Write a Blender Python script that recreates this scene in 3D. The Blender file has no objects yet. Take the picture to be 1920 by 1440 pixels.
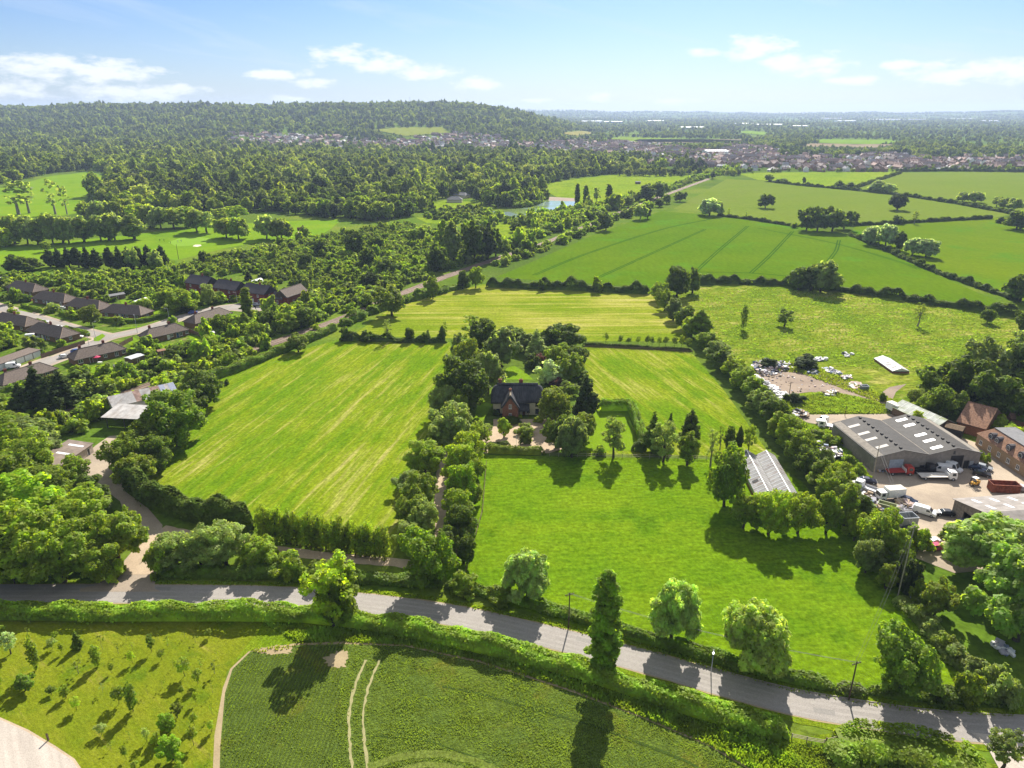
# an aerial view over paddocks, a thatched house, a farm yard and a wooded hill beyond
SKY_STRENGTH, SUN_STRENGTH, EXPOSURE = 0.044, 4.7, 1.12
SKY_TINT = (0.66, 0.86, 1.25)
CLOUD_HI, CLOUD_LO = (8.6, 9.6, 11.2), (11.2, 11.6, 12.0)
HAZE_COL, HAZE_DENSITY = (0.56, 0.7, 0.96), 8.0e-5
OVERHEAD_FILL = (7.0, 7.1, 7.0)  # brightness of the unseen cloud overhead, added as fill light
import bpy, bmesh, math, random
import numpy as np
from mathutils import Vector, Matrix

# ------------------------------------------------------------------ basics
SC = bpy.context.scene
COL = SC.collection
CAM_H, FOC = 90.0, 1333.0
PITCH = math.atan((720 - 206) / FOC)
SP, CP = math.sin(PITCH), math.cos(PITCH)
SUN_EL, SUN_AZ = math.radians(37.5), math.radians(14.0)   # azimuth measured from +Y towards +X


def smooth(a, b, x):
    t = np.clip((x - a) / (b - a), 0.0, 1.0)
    return t * t * (3 - 2 * t)


def terrain(x, y):
    """height of the land: level fields, a long wooded hill to the north-west, low hills on the horizon"""
    x = np.asarray(x, float); y = np.asarray(y, float)
    az = x / np.maximum(y, 1.0)
    side = 1.0 - smooth(-0.09, 0.125, az) ** 1.5
    rise = smooth(1750, 3350, y - 0.12 * np.abs(x)) * (1 - 0.75 * smooth(3700, 5600, y))
    bump = 5.0 * np.sin(x / 210.0 + 0.7) * np.sin(y / 310.0) + 3.0 * np.sin(x / 83.0 + y / 140.0)
    low = 1 - 0.07 * smooth(-0.3, -0.7, az)
    h = (103 * low + bump) * rise * side
    rr = np.sqrt(x * x + y * y)
    far = smooth(8200, 12500, rr) * (48 + 13 * np.sin(az * 9 + 1.0) + 7 * np.sin(az * 31) + 4 * np.sin(az * 67 + 2))
    return h + far


def ray(px, py):
    a = (px - 960) / FOC
    b = -(py - 720) / FOC
    return a, b * SP + CP, b * CP - SP


def G(px, py):
    """ground point seen at a pixel of the 1920 x 1440 photograph"""
    dx, dy, dz = ray(px, py)
    t = -CAM_H / dz if dz < -1e-6 else 1e9
    if dy * min(t, 1e6) > 1300:
        t = 1200.0
        while t < 14000:
            if CAM_H + dz * t <= float(terrain(dx * t, dy * t)):
                break
            t += 12.0
    return dx * t, dy * t


def GP(pts):
    return [G(*p) for p in pts]


def depth(px, py):
    x, y = G(px, py)
    return y * CP + CAM_H * SP


def hgt(px, by, ty):
    """height of something upright standing at (px, by) whose top shows at ty"""
    x, y = G(px, by)
    _, dy, dz = ray(px, ty)
    return CAM_H + dz / dy * y


def wid(px, by, w):
    return w * depth(px, by) / FOC


def gz(x, y):
    return float(terrain(x, y)) if y > 1000 else 0.0


# ------------------------------------------------------------------ objects
def mesh_np(name, V, Q, mats=(), midx=None, attr=None, smooth_=False):
    me = bpy.data.meshes.new(name)
    V = np.asarray(V, np.float32); Q = np.asarray(Q, np.int32)
    k = Q.shape[1]
    me.vertices.add(len(V)); me.vertices.foreach_set('co', V.ravel())
    me.loops.add(Q.size); me.loops.foreach_set('vertex_index', Q.ravel())
    me.polygons.add(len(Q)); me.polygons.foreach_set('loop_start', np.arange(0, Q.size, k, dtype=np.int32))
    me.polygons.foreach_set('loop_total', np.full(len(Q), k, np.int32))
    for m in mats:
        me.materials.append(m)
    if midx is not None:
        me.polygons.foreach_set('material_index', np.asarray(midx, np.int32))
    if attr is not None:
        a = me.attributes.new('lv', 'FLOAT', 'FACE')
        a.data.foreach_set('value', np.asarray(attr, np.float32))
    if smooth_:
        me.polygons.foreach_set('use_smooth', np.ones(len(Q), bool))
    me.update(calc_edges=True)
    return me


def obj(name, me, parent=None, loc=(0, 0, 0), rz=0.0, color=None):
    o = bpy.data.objects.new(name, me)
    COL.objects.link(o)
    o.location = loc
    o.rotation_euler = (0, 0, rz)
    if color:
        o.color = (*color, 1)
    if parent:
        o.parent = parent
    return o


def tag(o, label=None, cat=None, group=None, kind=None):
    if label: o['label'] = label
    if cat: o['category'] = cat
    if group: o['group'] = group
    if kind: o['kind'] = kind
    return o


def thing(name, label, cat, loc=(0, 0, 0), rz=0.0, group=None):
    o = bpy.data.objects.new(name, None)
    COL.objects.link(o)
    o.empty_display_size = 0.5
    o.location = loc; o.rotation_euler = (0, 0, rz)
    return tag(o, label, cat, group)


def dup(root, loc, rz=0.0, scale=(1, 1, 1), label=None, group=None, color=None):
    r = root.copy(); COL.objects.link(r)
    r.location = loc; r.rotation_euler = (0, 0, rz); r.scale = scale
    if label: r['label'] = label
    if group: r['group'] = group
    if color: r.color = (*color, 1)
    for ch in root.children:
        c = ch.copy(); COL.objects.link(c); c.parent = r
        if color: c.color = (*color, 1)
        for g in ch.children:
            d = g.copy(); COL.objects.link(d); d.parent = c
    return r


class MB:
    """collects faces of one mesh"""
    def __init__(s):
        s.v = []; s.f = []; s.m = []

    def face(s, pts, m=0):
        i = len(s.v); s.v += [tuple(p) for p in pts]; s.f.append(tuple(range(i, i + len(pts)))); s.m.append(m)

    def box(s, x0, x1, y0, y1, z0, z1, m=0):
        p = [(x0, y0, z0), (x1, y0, z0), (x1, y1, z0), (x0, y1, z0), (x0, y0, z1), (x1, y0, z1), (x1, y1, z1), (x0, y1, z1)]
        i = len(s.v); s.v += p
        for q in ((0, 3, 2, 1), (4, 5, 6, 7), (0, 1, 5, 4), (1, 2, 6, 5), (2, 3, 7, 6), (3, 0, 4, 7)):
            s.f.append(tuple(i + k for k in q)); s.m.append(m)
        return s

    def prism(s, prof, axis, a, b, m=0):
        """extrude a closed 2D profile; axis 'x': profile in (y,z); 'y': in (x,z); 'z': in (x,y)"""
        def P(u, w, t):
            return {'x': (t, u, w), 'y': (u, t, w), 'z': (u, w, t)}[axis]
        n = len(prof); i = len(s.v)
        s.v += [P(u, w, a) for u, w in prof] + [P(u, w, b) for u, w in prof]
        s.f.append(tuple(range(i, i + n))[::-1]); s.m.append(m)
        s.f.append(tuple(range(i + n, i + 2 * n))); s.m.append(m)
        for k in range(n):
            l = (k + 1) % n
            s.f.append((i + k, i + l, i + n + l, i + n + k)); s.m.append(m)
        return s

    def tube(s, a, b, r0, r1=None, n=8, m=0):
        r1 = r0 if r1 is None else r1
        a = Vector(a); b = Vector(b); d = (b - a).normalized()
        u = d.orthogonal().normalized(); w = d.cross(u); i = len(s.v)
        for c, r in ((a, r0), (b, r1)):
            for k in range(n):
                t = 2 * math.pi * k / n
                s.v.append(tuple(c + (u * math.cos(t) + w * math.sin(t)) * r))
        for k in range(n):
            l = (k + 1) % n
            s.f.append((i + k, i + l, i + n + l, i + n + k)); s.m.append(m)
        s.f.append(tuple(range(i, i + n))[::-1]); s.m.append(m)
        s.f.append(tuple(range(i + n, i + 2 * n))); s.m.append(m)
        return s

    def slab(s, quad, th, m=0):
        """a sheet given by four corners, thickened downwards along its normal"""
        q = [Vector(p) for p in quad]
        n = (q[1] - q[0]).cross(q[3] - q[0]).normalized() * th
        lo = [p - n for p in q]
        s.face(q, m); s.face(lo[::-1], m)
        for k in range(len(q)):
            l = (k + 1) % len(q)
            s.face([q[k], lo[k], lo[l], q[l]], m)
        return s

    def mesh(s, name, mats, bevel=0.0, seg=2, smooth_=False):
        me = bpy.data.meshes.new(name)
        me.from_pydata(s.v, [], s.f)
        for m in (mats if isinstance(mats, (list, tuple)) else [mats]):
            me.materials.append(m)
        me.polygons.foreach_set('material_index', s.m)
        bm = bmesh.new(); bm.from_mesh(me)
        if bevel:
            bmesh.ops.remove_doubles(bm, verts=bm.verts, dist=1e-4)
            bmesh.ops.bevel(bm, geom=list(bm.edges), offset=bevel, segments=seg, profile=0.5, affect='EDGES')
        bmesh.ops.recalc_face_normals(bm, faces=bm.faces)
        if smooth_:
            for f in bm.faces: f.smooth = True
        bm.to_mesh(me); bm.free()
        return me

    def build(s, name, mats, parent=None, loc=(0, 0, 0), rz=0.0, bevel=0.0, seg=2, smooth_=False):
        return obj(name, s.mesh(name, mats, bevel, seg, smooth_), parent, loc, rz)


def poly_sheet(name, pts, z, m, label=None):
    """a level sheet with the given outline (world xy)"""
    me = bpy.data.meshes.new(name)
    me.from_pydata([(x, y, 0) for x, y in pts], [], [tuple(range(len(pts)))])
    bm = bmesh.new(); bm.from_mesh(me)
    for f in bm.faces:
        if f.normal.z < 0: f.normal_flip()
    bmesh.ops.triangulate(bm, faces=bm.faces)
    bm.to_mesh(me); bm.free()
    me.materials.append(m)
    o = obj(name, me, None, (0, 0, z))
    return tag(o, label, None, None, 'structure')


def resample(pts, step):
    out = []
    for (x0, y0), (x1, y1) in zip(pts[:-1], pts[1:]):
        n = max(1, int(math.hypot(x1 - x0, y1 - y0) / step))
        out += [(x0 + (x1 - x0) * k / n, y0 + (y1 - y0) * k / n) for k in range(n)]
    return out + [pts[-1]]


def spline(pts, step):
    """Catmull-Rom through the points, resampled"""
    P = [np.array(p, float) for p in pts]
    P = [2 * P[0] - P[1]] + P + [2 * P[-1] - P[-2]]
    out = []
    for i in range(1, len(P) - 2):
        n = max(2, int(np.linalg.norm(P[i + 1] - P[i]) / step))
        for k in range(n):
            t = k / n
            a, b, c, d = P[i - 1], P[i], P[i + 1], P[i + 2]
            out.append(tuple(0.5 * (2 * b + (c - a) * t + (2 * a - 5 * b + 4 * c - d) * t * t + (3 * b - a - 3 * c + d) * t ** 3)))
    return out + [tuple(P[-2])]


def ribbon(name, pts, w, z, m, jitter=0.0, seed=0, thick=0.0):
    """a strip of width w (number or function of 0..1) along a path"""
    rng = random.Random(seed)
    n = len(pts); V = []; Q = []
    for i, (x, y) in enumerate(pts):
        a = pts[max(i - 1, 0)]; b = pts[min(i + 1, n - 1)]
        d = Vector((b[0] - a[0], b[1] - a[1])).normalized()
        ww = (w(i / (n - 1)) if callable(w) else w) / 2
        l = ww + rng.uniform(-jitter, jitter); r = ww + rng.uniform(-jitter, jitter)
        V += [(x - d.y * l, y + d.x * l, 0), (x + d.y * r, y - d.x * r, 0)]
    for i in range(n - 1):
        Q.append((2 * i, 2 * i + 1, 2 * i + 3, 2 * i + 2))
    me = mesh_np(name, V, Q, [m])
    if thick:
        bm = bmesh.new(); bm.from_mesh(me)
        r = bmesh.ops.extrude_face_region(bm, geom=list(bm.faces))
        for g in r['geom']:
            if isinstance(g, bmesh.types.BMVert): g.co.z -= thick
        bmesh.ops.recalc_face_normals(bm, faces=bm.faces)
        bm.to_mesh(me); bm.free()
    o = obj(name, me, None, (0, 0, z))
    return o


def in_poly(x, y, poly):
    x = np.asarray(x); y = np.asarray(y)
    c = np.zeros(x.shape, bool); n = len(poly)
    for i in range(n):
        x0, y0 = poly[i]; x1, y1 = poly[i - 1]
        if y0 == y1: continue
        k = ((y0 > y) != (y1 > y)) & (x < (x1 - x0) * (y - y0) / (y1 - y0) + x0)
        c ^= k
    return c


def scatter(poly, spacing, seed, jit=0.45):
    """jittered hexagonal grid inside a world polygon"""
    rng = np.random.default_rng(seed)
    P = np.array(poly); x0, y0 = P.min(0); x1, y1 = P.max(0)
    ys = np.arange(y0, y1, spacing * 0.87); xs = np.arange(x0, x1, spacing)
    X, Y = np.meshgrid(xs, ys); X = X + (np.arange(len(ys)) % 2)[:, None] * spacing / 2
    X = X.ravel() + rng.uniform(-jit, jit, X.size) * spacing
    Y = Y.ravel() + rng.uniform(-jit, jit, Y.size) * spacing
    k = in_poly(X, Y, poly)
    return X[k], Y[k]
# ------------------------------------------------------------------ materials
class NT:
    def __init__(s, m):
        m.use_nodes = True
        s.t = m.node_tree; s.t.nodes.clear()

    def n(s, typ, **kw):
        nd = s.t.nodes.new(typ)
        for k, v in kw.items():
            if k.startswith('i_'):
                key = k[2:]
                key = int(key) if key.isdigit() else key.replace('_', ' ')
                nd.inputs[key].default_value = v
            else:
                setattr(nd, k, v)
        return nd

    def l(s, a, b):
        s.t.links.new(a, b)

    def math(s, op, a, b=None, c=None, clamp=False):
        nd = s.t.nodes.new('ShaderNodeMath'); nd.operation = op; nd.use_clamp = clamp
        for i, x in enumerate((a, b, c)):
            if x is None: continue
            if isinstance(x, (int, float)): nd.inputs[i].default_value = x
            else: s.l(x, nd.inputs[i])
        return nd.outputs[0]

    def mix(s, fac, a, b, mode='MIX'):
        nd = s.t.nodes.new('ShaderNodeMix'); nd.data_type = 'RGBA'; nd.blend_type = mode
        for k, x in ((0, fac), (6, a), (7, b)):
            if isinstance(x, (int, float)): nd.inputs[k].default_value = x
            elif isinstance(x, tuple): nd.inputs[k].default_value = (*x[:3], 1)
            else: s.l(x, nd.inputs[k])
        return nd.outputs[2]

    def noise(s, vec, scale, detail=3, rough=0.55, dist=0.0):
        nd = s.n('ShaderNodeTexNoise', i_Scale=scale, i_Detail=detail, i_Roughness=rough, i_Distortion=dist)
        if vec is not None: s.l(vec, nd.inputs['Vector'])
        return nd.outputs[0]

    def pos(s, rot=0.0, scale=(1, 1, 1), loc=(0, 0, 0), local=False):
        if local:
            src = s.n('ShaderNodeTexCoord').outputs['Object']
        else:
            src = s.n('ShaderNodeNewGeometry').outputs['Position']
        r = s.n('ShaderNodeVectorRotate', rotation_type='Z_AXIS')
        r.inputs['Angle'].default_value = rot
        s.l(src, r.inputs['Vector'])
        mp = s.n('ShaderNodeMapping', vector_type='POINT')
        mp.inputs['Scale'].default_value = scale; mp.inputs['Location'].default_value = loc
        s.l(r.outputs[0], mp.inputs['Vector'])
        return mp.outputs[0]

    def ramp(s, fac, a, b, lo=0.0, hi=1.0):
        nd = s.n('ShaderNodeMapRange', interpolation_type='SMOOTHSTEP')
        nd.inputs['From Min'].default_value = a; nd.inputs['From Max'].default_value = b
        nd.inputs['To Min'].default_value = lo; nd.inputs['To Max'].default_value = hi
        s.l(fac, nd.inputs['Value'])
        return nd.outputs[0]

    def out(s, sh):
        o = s.n('ShaderNodeOutputMaterial'); s.l(sh, o.inputs['Surface'])

    def principled(s, col, rough=0.8, spec=0.3, metal=0.0, bump=None, bstr=0.3, bdist=0.1):
        p = s.n('ShaderNodeBsdfPrincipled')
        for k, x in (('Base Color', col), ('Roughness', rough)):
            if isinstance(x, tuple): p.inputs[k].default_value = (*x[:3], 1)
            elif isinstance(x, (int, float)): p.inputs[k].default_value = x
            else: s.l(x, p.inputs[k])
        p.inputs['Specular IOR Level'].default_value = spec
        p.inputs['Metallic'].default_value = metal
        if bump is not None:
            b = s.n('ShaderNodeBump'); b.inputs['Strength'].default_value = bstr; b.inputs['Distance'].default_value = bdist
            s.l(bump, b.inputs['Height']); s.l(b.outputs[0], p.inputs['Normal'])
        return p.outputs[0]


def new_mat(name):
    m = bpy.data.materials.new(name)
    return m, NT(m)


def leaf_mat(name, spread=0.35, gloss=0.015, trans=0.58, far=False):
    """foliage: colour from the object, varied from plant to plant and leaf to leaf"""
    m, t = new_mat(name)
    oi = t.n('ShaderNodeObjectInfo')
    at = t.n('ShaderNodeAttribute', attribute_name='lv')
    if far:
        cr = t.n('ShaderNodeValToRGB')
        e = cr.color_ramp.elements
        for i, (p, c) in enumerate(far):
            if i < 2: el = e[i]; el.position = p
            else: el = e.new(p)
            el.color = (*c, 1)
        t.l(oi.outputs['Random'], cr.inputs[0]); base = cr.outputs[0]
        k1 = 1.0
    else:
        base = oi.outputs['Color']
        k1 = t.math('MULTIPLY_ADD', oi.outputs['Random'], spread, 1 - spread / 2)
    k2 = t.math('MULTIPLY_ADD', at.outputs['Fac'], 0.7, 0.65)
    geo = t.n('ShaderNodeNewGeometry')
    nz = t.noise(geo.outputs['Position'], 0.45, 2)
    k3 = t.ramp(nz, 0.3, 0.7, 0.8, 1.2)
    if far:   # stands of lighter and darker kinds
        k1 = t.ramp(t.noise(geo.outputs['Position'], 0.012, 3, 0.6), 0.35, 0.65, 0.72, 1.28)
    k = t.math('MULTIPLY', t.math('MULTIPLY', k1, k2), k3)
    hs = t.n('ShaderNodeHueSaturation')
    t.l(base, hs.inputs['Color']); t.l(k, hs.inputs['Value'])
    t.l(t.math('MULTIPLY_ADD', at.outputs['Fac'], 0.03, 0.487), hs.inputs['Hue'])
    col = hs.outputs[0]
    d = t.n('ShaderNodeBsdfDiffuse'); t.l(col, d.inputs['Color'])
    tr = t.n('ShaderNodeBsdfTranslucent')
    t.l(t.mix(1.0, col, (1.95, 1.85, 0.8), 'MULTIPLY'), tr.inputs['Color'])
    a = t.n('ShaderNodeMixShader', i_0=trans); t.l(d.outputs[0], a.inputs[1]); t.l(tr.outputs[0], a.inputs[2])
    g = t.n('ShaderNodeBsdfGlossy', i_Roughness=0.6); g.inputs['Color'].default_value = (0.9, 0.95, 0.9, 1)
    b = t.n('ShaderNodeMixShader', i_0=gloss); t.l(a.outputs[0], b.inputs[1]); t.l(g.outputs[0], b.inputs[2])
    t.out(b.outputs[0])
    return m


def plain(name, col, rough=0.7, spec=0.3, metal=0.0, var=0.15, scale=1.5, bump=0.0, stain=None):
    m, t = new_mat(name)
    p = t.pos(local=True)
    n1 = t.noise(p, scale, 4, 0.6); n2 = t.noise(p, scale * 0.17, 2)
    c = t.mix(1.0, col, t.mix(t.ramp(n1, 0.3, 0.7), (1 - var,) * 3, (1 + var,) * 3), 'MULTIPLY')
    if stain:
        c = t.mix(t.ramp(n2, 0.5, 0.68, 0, 0.8), c, stain)
    t.out(t.principled(c, rough, spec, metal, n1 if bump else None, bump, 0.05))
    return m


def field_mat(name, base, alt, straw=None, rot=0.0, sx=0.35, sy=0.012, amount=(0.55, 0.75), fine=1.6, patch=0.03,
              dark=None, bump=0.5, lines=None, speck=0.25, alt_rng=(0.35, 0.65)):
    """grass or crop: long streaks along one direction, patches, straw where it was cut, fine tufts"""
    m, t = new_mat(name)
    p = t.pos(rot)
    ps = t.pos(rot, (sx, sy, 1))
    st = t.noise(ps, 1.0, 4, 0.6)
    st2 = t.noise(t.pos(rot, (sx * 3.1, sy * 2.2, 1), (7, 3, 0)), 1.0, 3, 0.6)
    pa = t.noise(p, patch, 4, 0.6)
    fi = t.noise(p, fine, 4, 0.7)
    fi2 = t.noise(t.pos(rot, (fine * 0.9, fine * 0.25, 1)), 1.0, 3, 0.6)
    c = t.mix(t.ramp(t.math('MULTIPLY_ADD', pa, 0.55, t.math('MULTIPLY', st, 0.45)), *alt_rng), base, alt)
    if dark:
        c = t.mix(t.ramp(t.noise(t.pos(rot, (1, 1, 1), (31, 17, 0)), patch * 1.7, 5, 0.65), 0.52, 0.7, 0, 0.85), c, dark)
    if straw:
        mk = t.math('ADD', t.math('MULTIPLY', st2, 0.4), t.math('ADD', t.math('MULTIPLY', st, 0.35), t.math('MULTIPLY', pa, 0.25)))
        c = t.mix(t.ramp(mk, *amount), c, straw)
    c = t.mix(1.0, c, t.mix(t.ramp(fi, 0.25, 0.75), (1 - speck,) * 3, (1 + speck,) * 3), 'MULTIPLY')
    c = t.mix(1.0, c, t.mix(t.ramp(fi2, 0.3, 0.7), (1 - speck * 0.6,) * 3, (1 + speck * 0.6,) * 3), 'MULTIPLY')
    h = fi
    if lines:
        lrot, spacing, depth_, lcol = lines
        w = t.n('ShaderNodeTexWave', wave_type='BANDS', bands_direction='X', wave_profile='SIN')
        w.inputs['Scale'].default_value = 0.314 / spacing
        w.inputs['Distortion'].default_value = 0.6; w.inputs['Detail'].default_value = 2; w.inputs['Detail Scale'].default_value = 0.4
        t.l(t.pos(lrot), w.inputs['Vector'])
        c = t.mix(t.math('MULTIPLY', w.outputs[1], depth_), c, lcol)
    d = t.principled(c, 1.0, 0.0, 0, h, bump, 0.25)
    t.out(d)
    return m


# albedos of the plants
DARK = (0.115, 0.165, 0.014)
DEEP = (0.05, 0.08, 0.016)
MID = (0.21, 0.28, 0.017)
BRIGHT = (0.28, 0.37, 0.018)
YELLOW = (0.34, 0.36, 0.016)
PALE = (0.33, 0.39, 0.11)
SILVER = (0.42, 0.44, 0.25)
OLIVE = (0.24, 0.255, 0.022)
GREY = (0.225, 0.285, 0.075)
PURPLE = (0.12, 0.06, 0.07)
TONES = {'dark': DARK, 'deep': DEEP, 'mid': MID, 'bright': BRIGHT, 'yellow': YELLOW, 'pale': PALE, 'silver': SILVER,
         'olive': OLIVE, 'grey': GREY, 'purple': PURPLE}

M_LEAF = leaf_mat('foliage')
M_WILLOW = leaf_mat('willow_foliage', 0.2, 0.02, 0.64)
M_NEEDLE = leaf_mat('needles', 0.3, 0.01, 0.2)
FARTONES = [(0.0, DEEP), (0.17, (0.09, 0.13, 0.015)), (0.42, (0.15, 0.205, 0.018)), (0.68, (0.215, 0.275, 0.024)), (0.88, (0.28, 0.33, 0.036)), (1.0, (0.31, 0.35, 0.1))]
M_FAR = leaf_mat('distant_foliage', gloss=0.01, trans=0.52, far=FARTONES)
M_FARCON = leaf_mat('distant_needles', gloss=0.03, trans=0.2, far=[(0.0, DEEP), (1.0, DARK)])
M_SCRUB = leaf_mat('scrub_foliage', gloss=0.015, trans=0.55, far=[
    (0.0, DARK), (0.2, (0.16, 0.24, 0.016)), (0.5, (0.22, 0.31, 0.02)), (0.8, (0.26, 0.34, 0.028)), (1.0, (0.28, 0.34, 0.09))])
M_HEDGE = leaf_mat('hedge_leaves', 0.2, 0.015, 0.52)
M_BLADE = leaf_mat('grass_blades', 0.2, 0.03, 0.4)
M_BLOOM = leaf_mat('blossom', 0.1, 0.03, 0.3)
M_BARK = plain('bark', (0.075, 0.06, 0.045), 0.9, 0.1, 0, 0.35, 3)
M_PALEBARK = plain('pale_bark', (0.2, 0.18, 0.15), 0.9, 0.1, 0, 0.3, 3)
# ------------------------------------------------------------------ plants
def unit(v):
    return v / np.maximum(np.linalg.norm(v, axis=1, keepdims=True), 1e-9)


def leaf_quads(C, N, s, rng, aspect=1.0, hang=0.0):
    """irregular, slightly cupped leaf clusters at C facing N; hang > 0 turns their long side downwards"""
    m = len(C)
    N = unit(N)
    R = rng.normal(size=(m, 3))
    if hang:
        R = R * (1 - hang) + np.array([0, 0, -1.6]) * hang
    T = unit(R - (R * N).sum(1, keepdims=True) * N)
    B = np.cross(N, T)
    s = np.asarray(s) * rng.uniform(0.6, 1.35, m)
    V = np.empty((m, 4, 3))
    for k, (a, b) in enumerate(((-1, -1), (1, -1), (1, 1), (-1, 1))):
        ja = rng.uniform(0.45, 1.25, m); jb = rng.uniform(0.45, 1.25, m)
        V[:, k] = C + T * (s * a * ja * 0.5 * aspect)[:, None] + B * (s * b * jb * 0.5)[:, None] \
            + N * (s * rng.uniform(-0.22, 0.22, m))[:, None]
    return V.reshape(-1, 3), np.arange(m * 4).reshape(m, 4)


def lobes_leaves(lobes, n, rng, keep_in=0.12, shell=0.3):
    """points and outward directions spread over the outside of a heap of balls"""
    L = np.array(lobes, float)                 # cx cy cz rx rz
    w = L[:, 3] ** 1.0 * L[:, 4] ** 0.6 * L[:, 3]
    w = w / w.sum()
    i = rng.choice(len(L), size=int(n * 2.4), p=w)
    D = unit(rng.normal(size=(len(i), 3)))
    rad = 1 - shell * rng.uniform(0, 1, len(i)) ** 1.6 + rng.normal(0, 0.05, len(i))
    S = L[i][:, [3, 3, 4]]
    P = L[i][:, :3] + D * S * rad[:, None]
    inside = np.zeros(len(i), bool)
    for k in range(len(L)):
        q = (P - L[k, :3]) / L[k][[3, 3, 4]]
        inside |= ((q * q).sum(1) < 0.74) & (i != k)
    ok = ~inside | (rng.uniform(size=len(i)) < keep_in)
    P = P[ok][:n]; D = (D / S * L[i][:, 3:4])[ok][:n]
    return P, unit(D)


def crown_lobes(rng, W, z0, z1, k, shape='round'):
    """balls making up a crown of width W between z0 and z1"""
    R = W / 2; h = z1 - z0; out = []
    if shape == 'round':
        out.append((0, 0, z0 + h * 0.48, R * 0.68, h * 0.42))
        for j in range(k):
            a = j * 2.399 + rng.uniform(-0.4, 0.4); u = (j + 0.5) / k
            z = z0 + h * (0.2 + 0.68 * u)
            rr = math.sqrt(max(0.02, 1 - ((u - 0.36) / 0.72) ** 2)) * R * rng.uniform(0.5, 0.92)
            r = R * rng.uniform(0.16, 0.44)
            out.append((rr * math.cos(a), rr * math.sin(a), z, r, r * rng.uniform(0.75, 1.0) * min(1.25, h / W)))
    elif shape == 'oval':
        for j in range(k):
            a = j * 2.399 + rng.uniform(-0.5, 0.5); u = (j + 0.5) / k
            prof = math.sin(math.pi * min(0.97, 0.16 + u * 0.8)) ** 0.7
            rr = prof * R * rng.uniform(0.2, 0.6)
            r = R * rng.uniform(0.36, 0.55) * max(0.5, prof)
            out.append((rr * math.cos(a), rr * math.sin(a), z0 + h * (0.1 + 0.8 * u), r, r * 1.25))
    elif shape == 'column':
        for j in range(k):
            a = j * 2.399; u = (j + 0.5) / k
            prof = (0.8 + 0.2 * math.sin(math.pi * min(1, u * 1.2))) * (1 - 0.45 * max(0, (u - 0.75) / 0.25) ** 1.6)
            rr = prof * R * rng.uniform(0.3, 0.5)
            out.append((rr * math.cos(a), rr * math.sin(a), z0 + h * (0.05 + 0.88 * u), R * 0.56 * prof * rng.uniform(0.8, 1.15), h / k * rng.uniform(1.2, 2.0)))
    elif shape == 'cone':
        for j in range(k):
            a = j * 2.399 + rng.uniform(-0.4, 0.4); u = (j + 0.5) / k
            prof = (1 - u) ** 0.85 + 0.06
            rr = prof * R * rng.uniform(0.35, 0.75)
            r = R * prof * rng.uniform(0.32, 0.5) + R * 0.06
            out.append((rr * math.cos(a), rr * math.sin(a), z0 + h * (0.06 + 0.9 * u), r, r * 0.8))
    elif shape == 'open':
        for j in range(k):
            a = j * 2.399 + rng.uniform(-0.6, 0.6); u = (j + 0.5) / k
            rr = R * rng.uniform(0.25, 0.85) * math.sin(math.pi * (0.2 + 0.7 * u)) ** 0.5
            r = R * rng.uniform(0.16, 0.3)
            out.append((rr * math.cos(a), rr * math.sin(a), z0 + h * (0.08 + 0.84 * u), r, r * 0.8))
    elif shape == 'weep':
        out.append((0, 0, z0 + h * 0.55, R * 0.6, h * 0.4))
        for j in range(k):
            a = j * 2.399 + rng.uniform(-0.4, 0.4); u = (j + 0.5) / k
            rr = R * math.sqrt(max(0.05, 1 - u * u)) * rng.uniform(0.55, 0.78)
            r = R * rng.uniform(0.26, 0.4)
            out.append((rr * math.cos(a), rr * math.sin(a), z0 + h * (0.3 + 0.55 * u), r, r * 1.15))
    return out


def trunk_mb(rng, H, z_top, r0, lobes, limbs=5, lean=0.0):
    mb = MB()
    pts = [(0, 0, -0.2)]
    n = 4
    for k in range(1, n + 1):
        pts.append((rng.uniform(-0.03, 0.03) * H + lean * k / n, rng.uniform(-0.03, 0.03) * H, z_top * k / n))
    for k in range(n):
        mb.tube(pts[k], pts[k + 1], r0 * (1 - 0.2 * k), r0 * (1 - 0.2 * (k + 1)), 7)
    pick = sorted(lobes, key=lambda b: -b[3])[:limbs]
    for b in pick:
        k = rng.uniform(0.45, 1.0)
        i = min(n - 1, int(k * n)); s = Vector(pts[i]).lerp(Vector(pts[i + 1]), k * n - i if k < 1 else 1)
        mb.tube(s, (b[0] * 0.85, b[1] * 0.85, b[2]), r0 * 0.38, r0 * 0.08, 5)
    return mb


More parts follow.
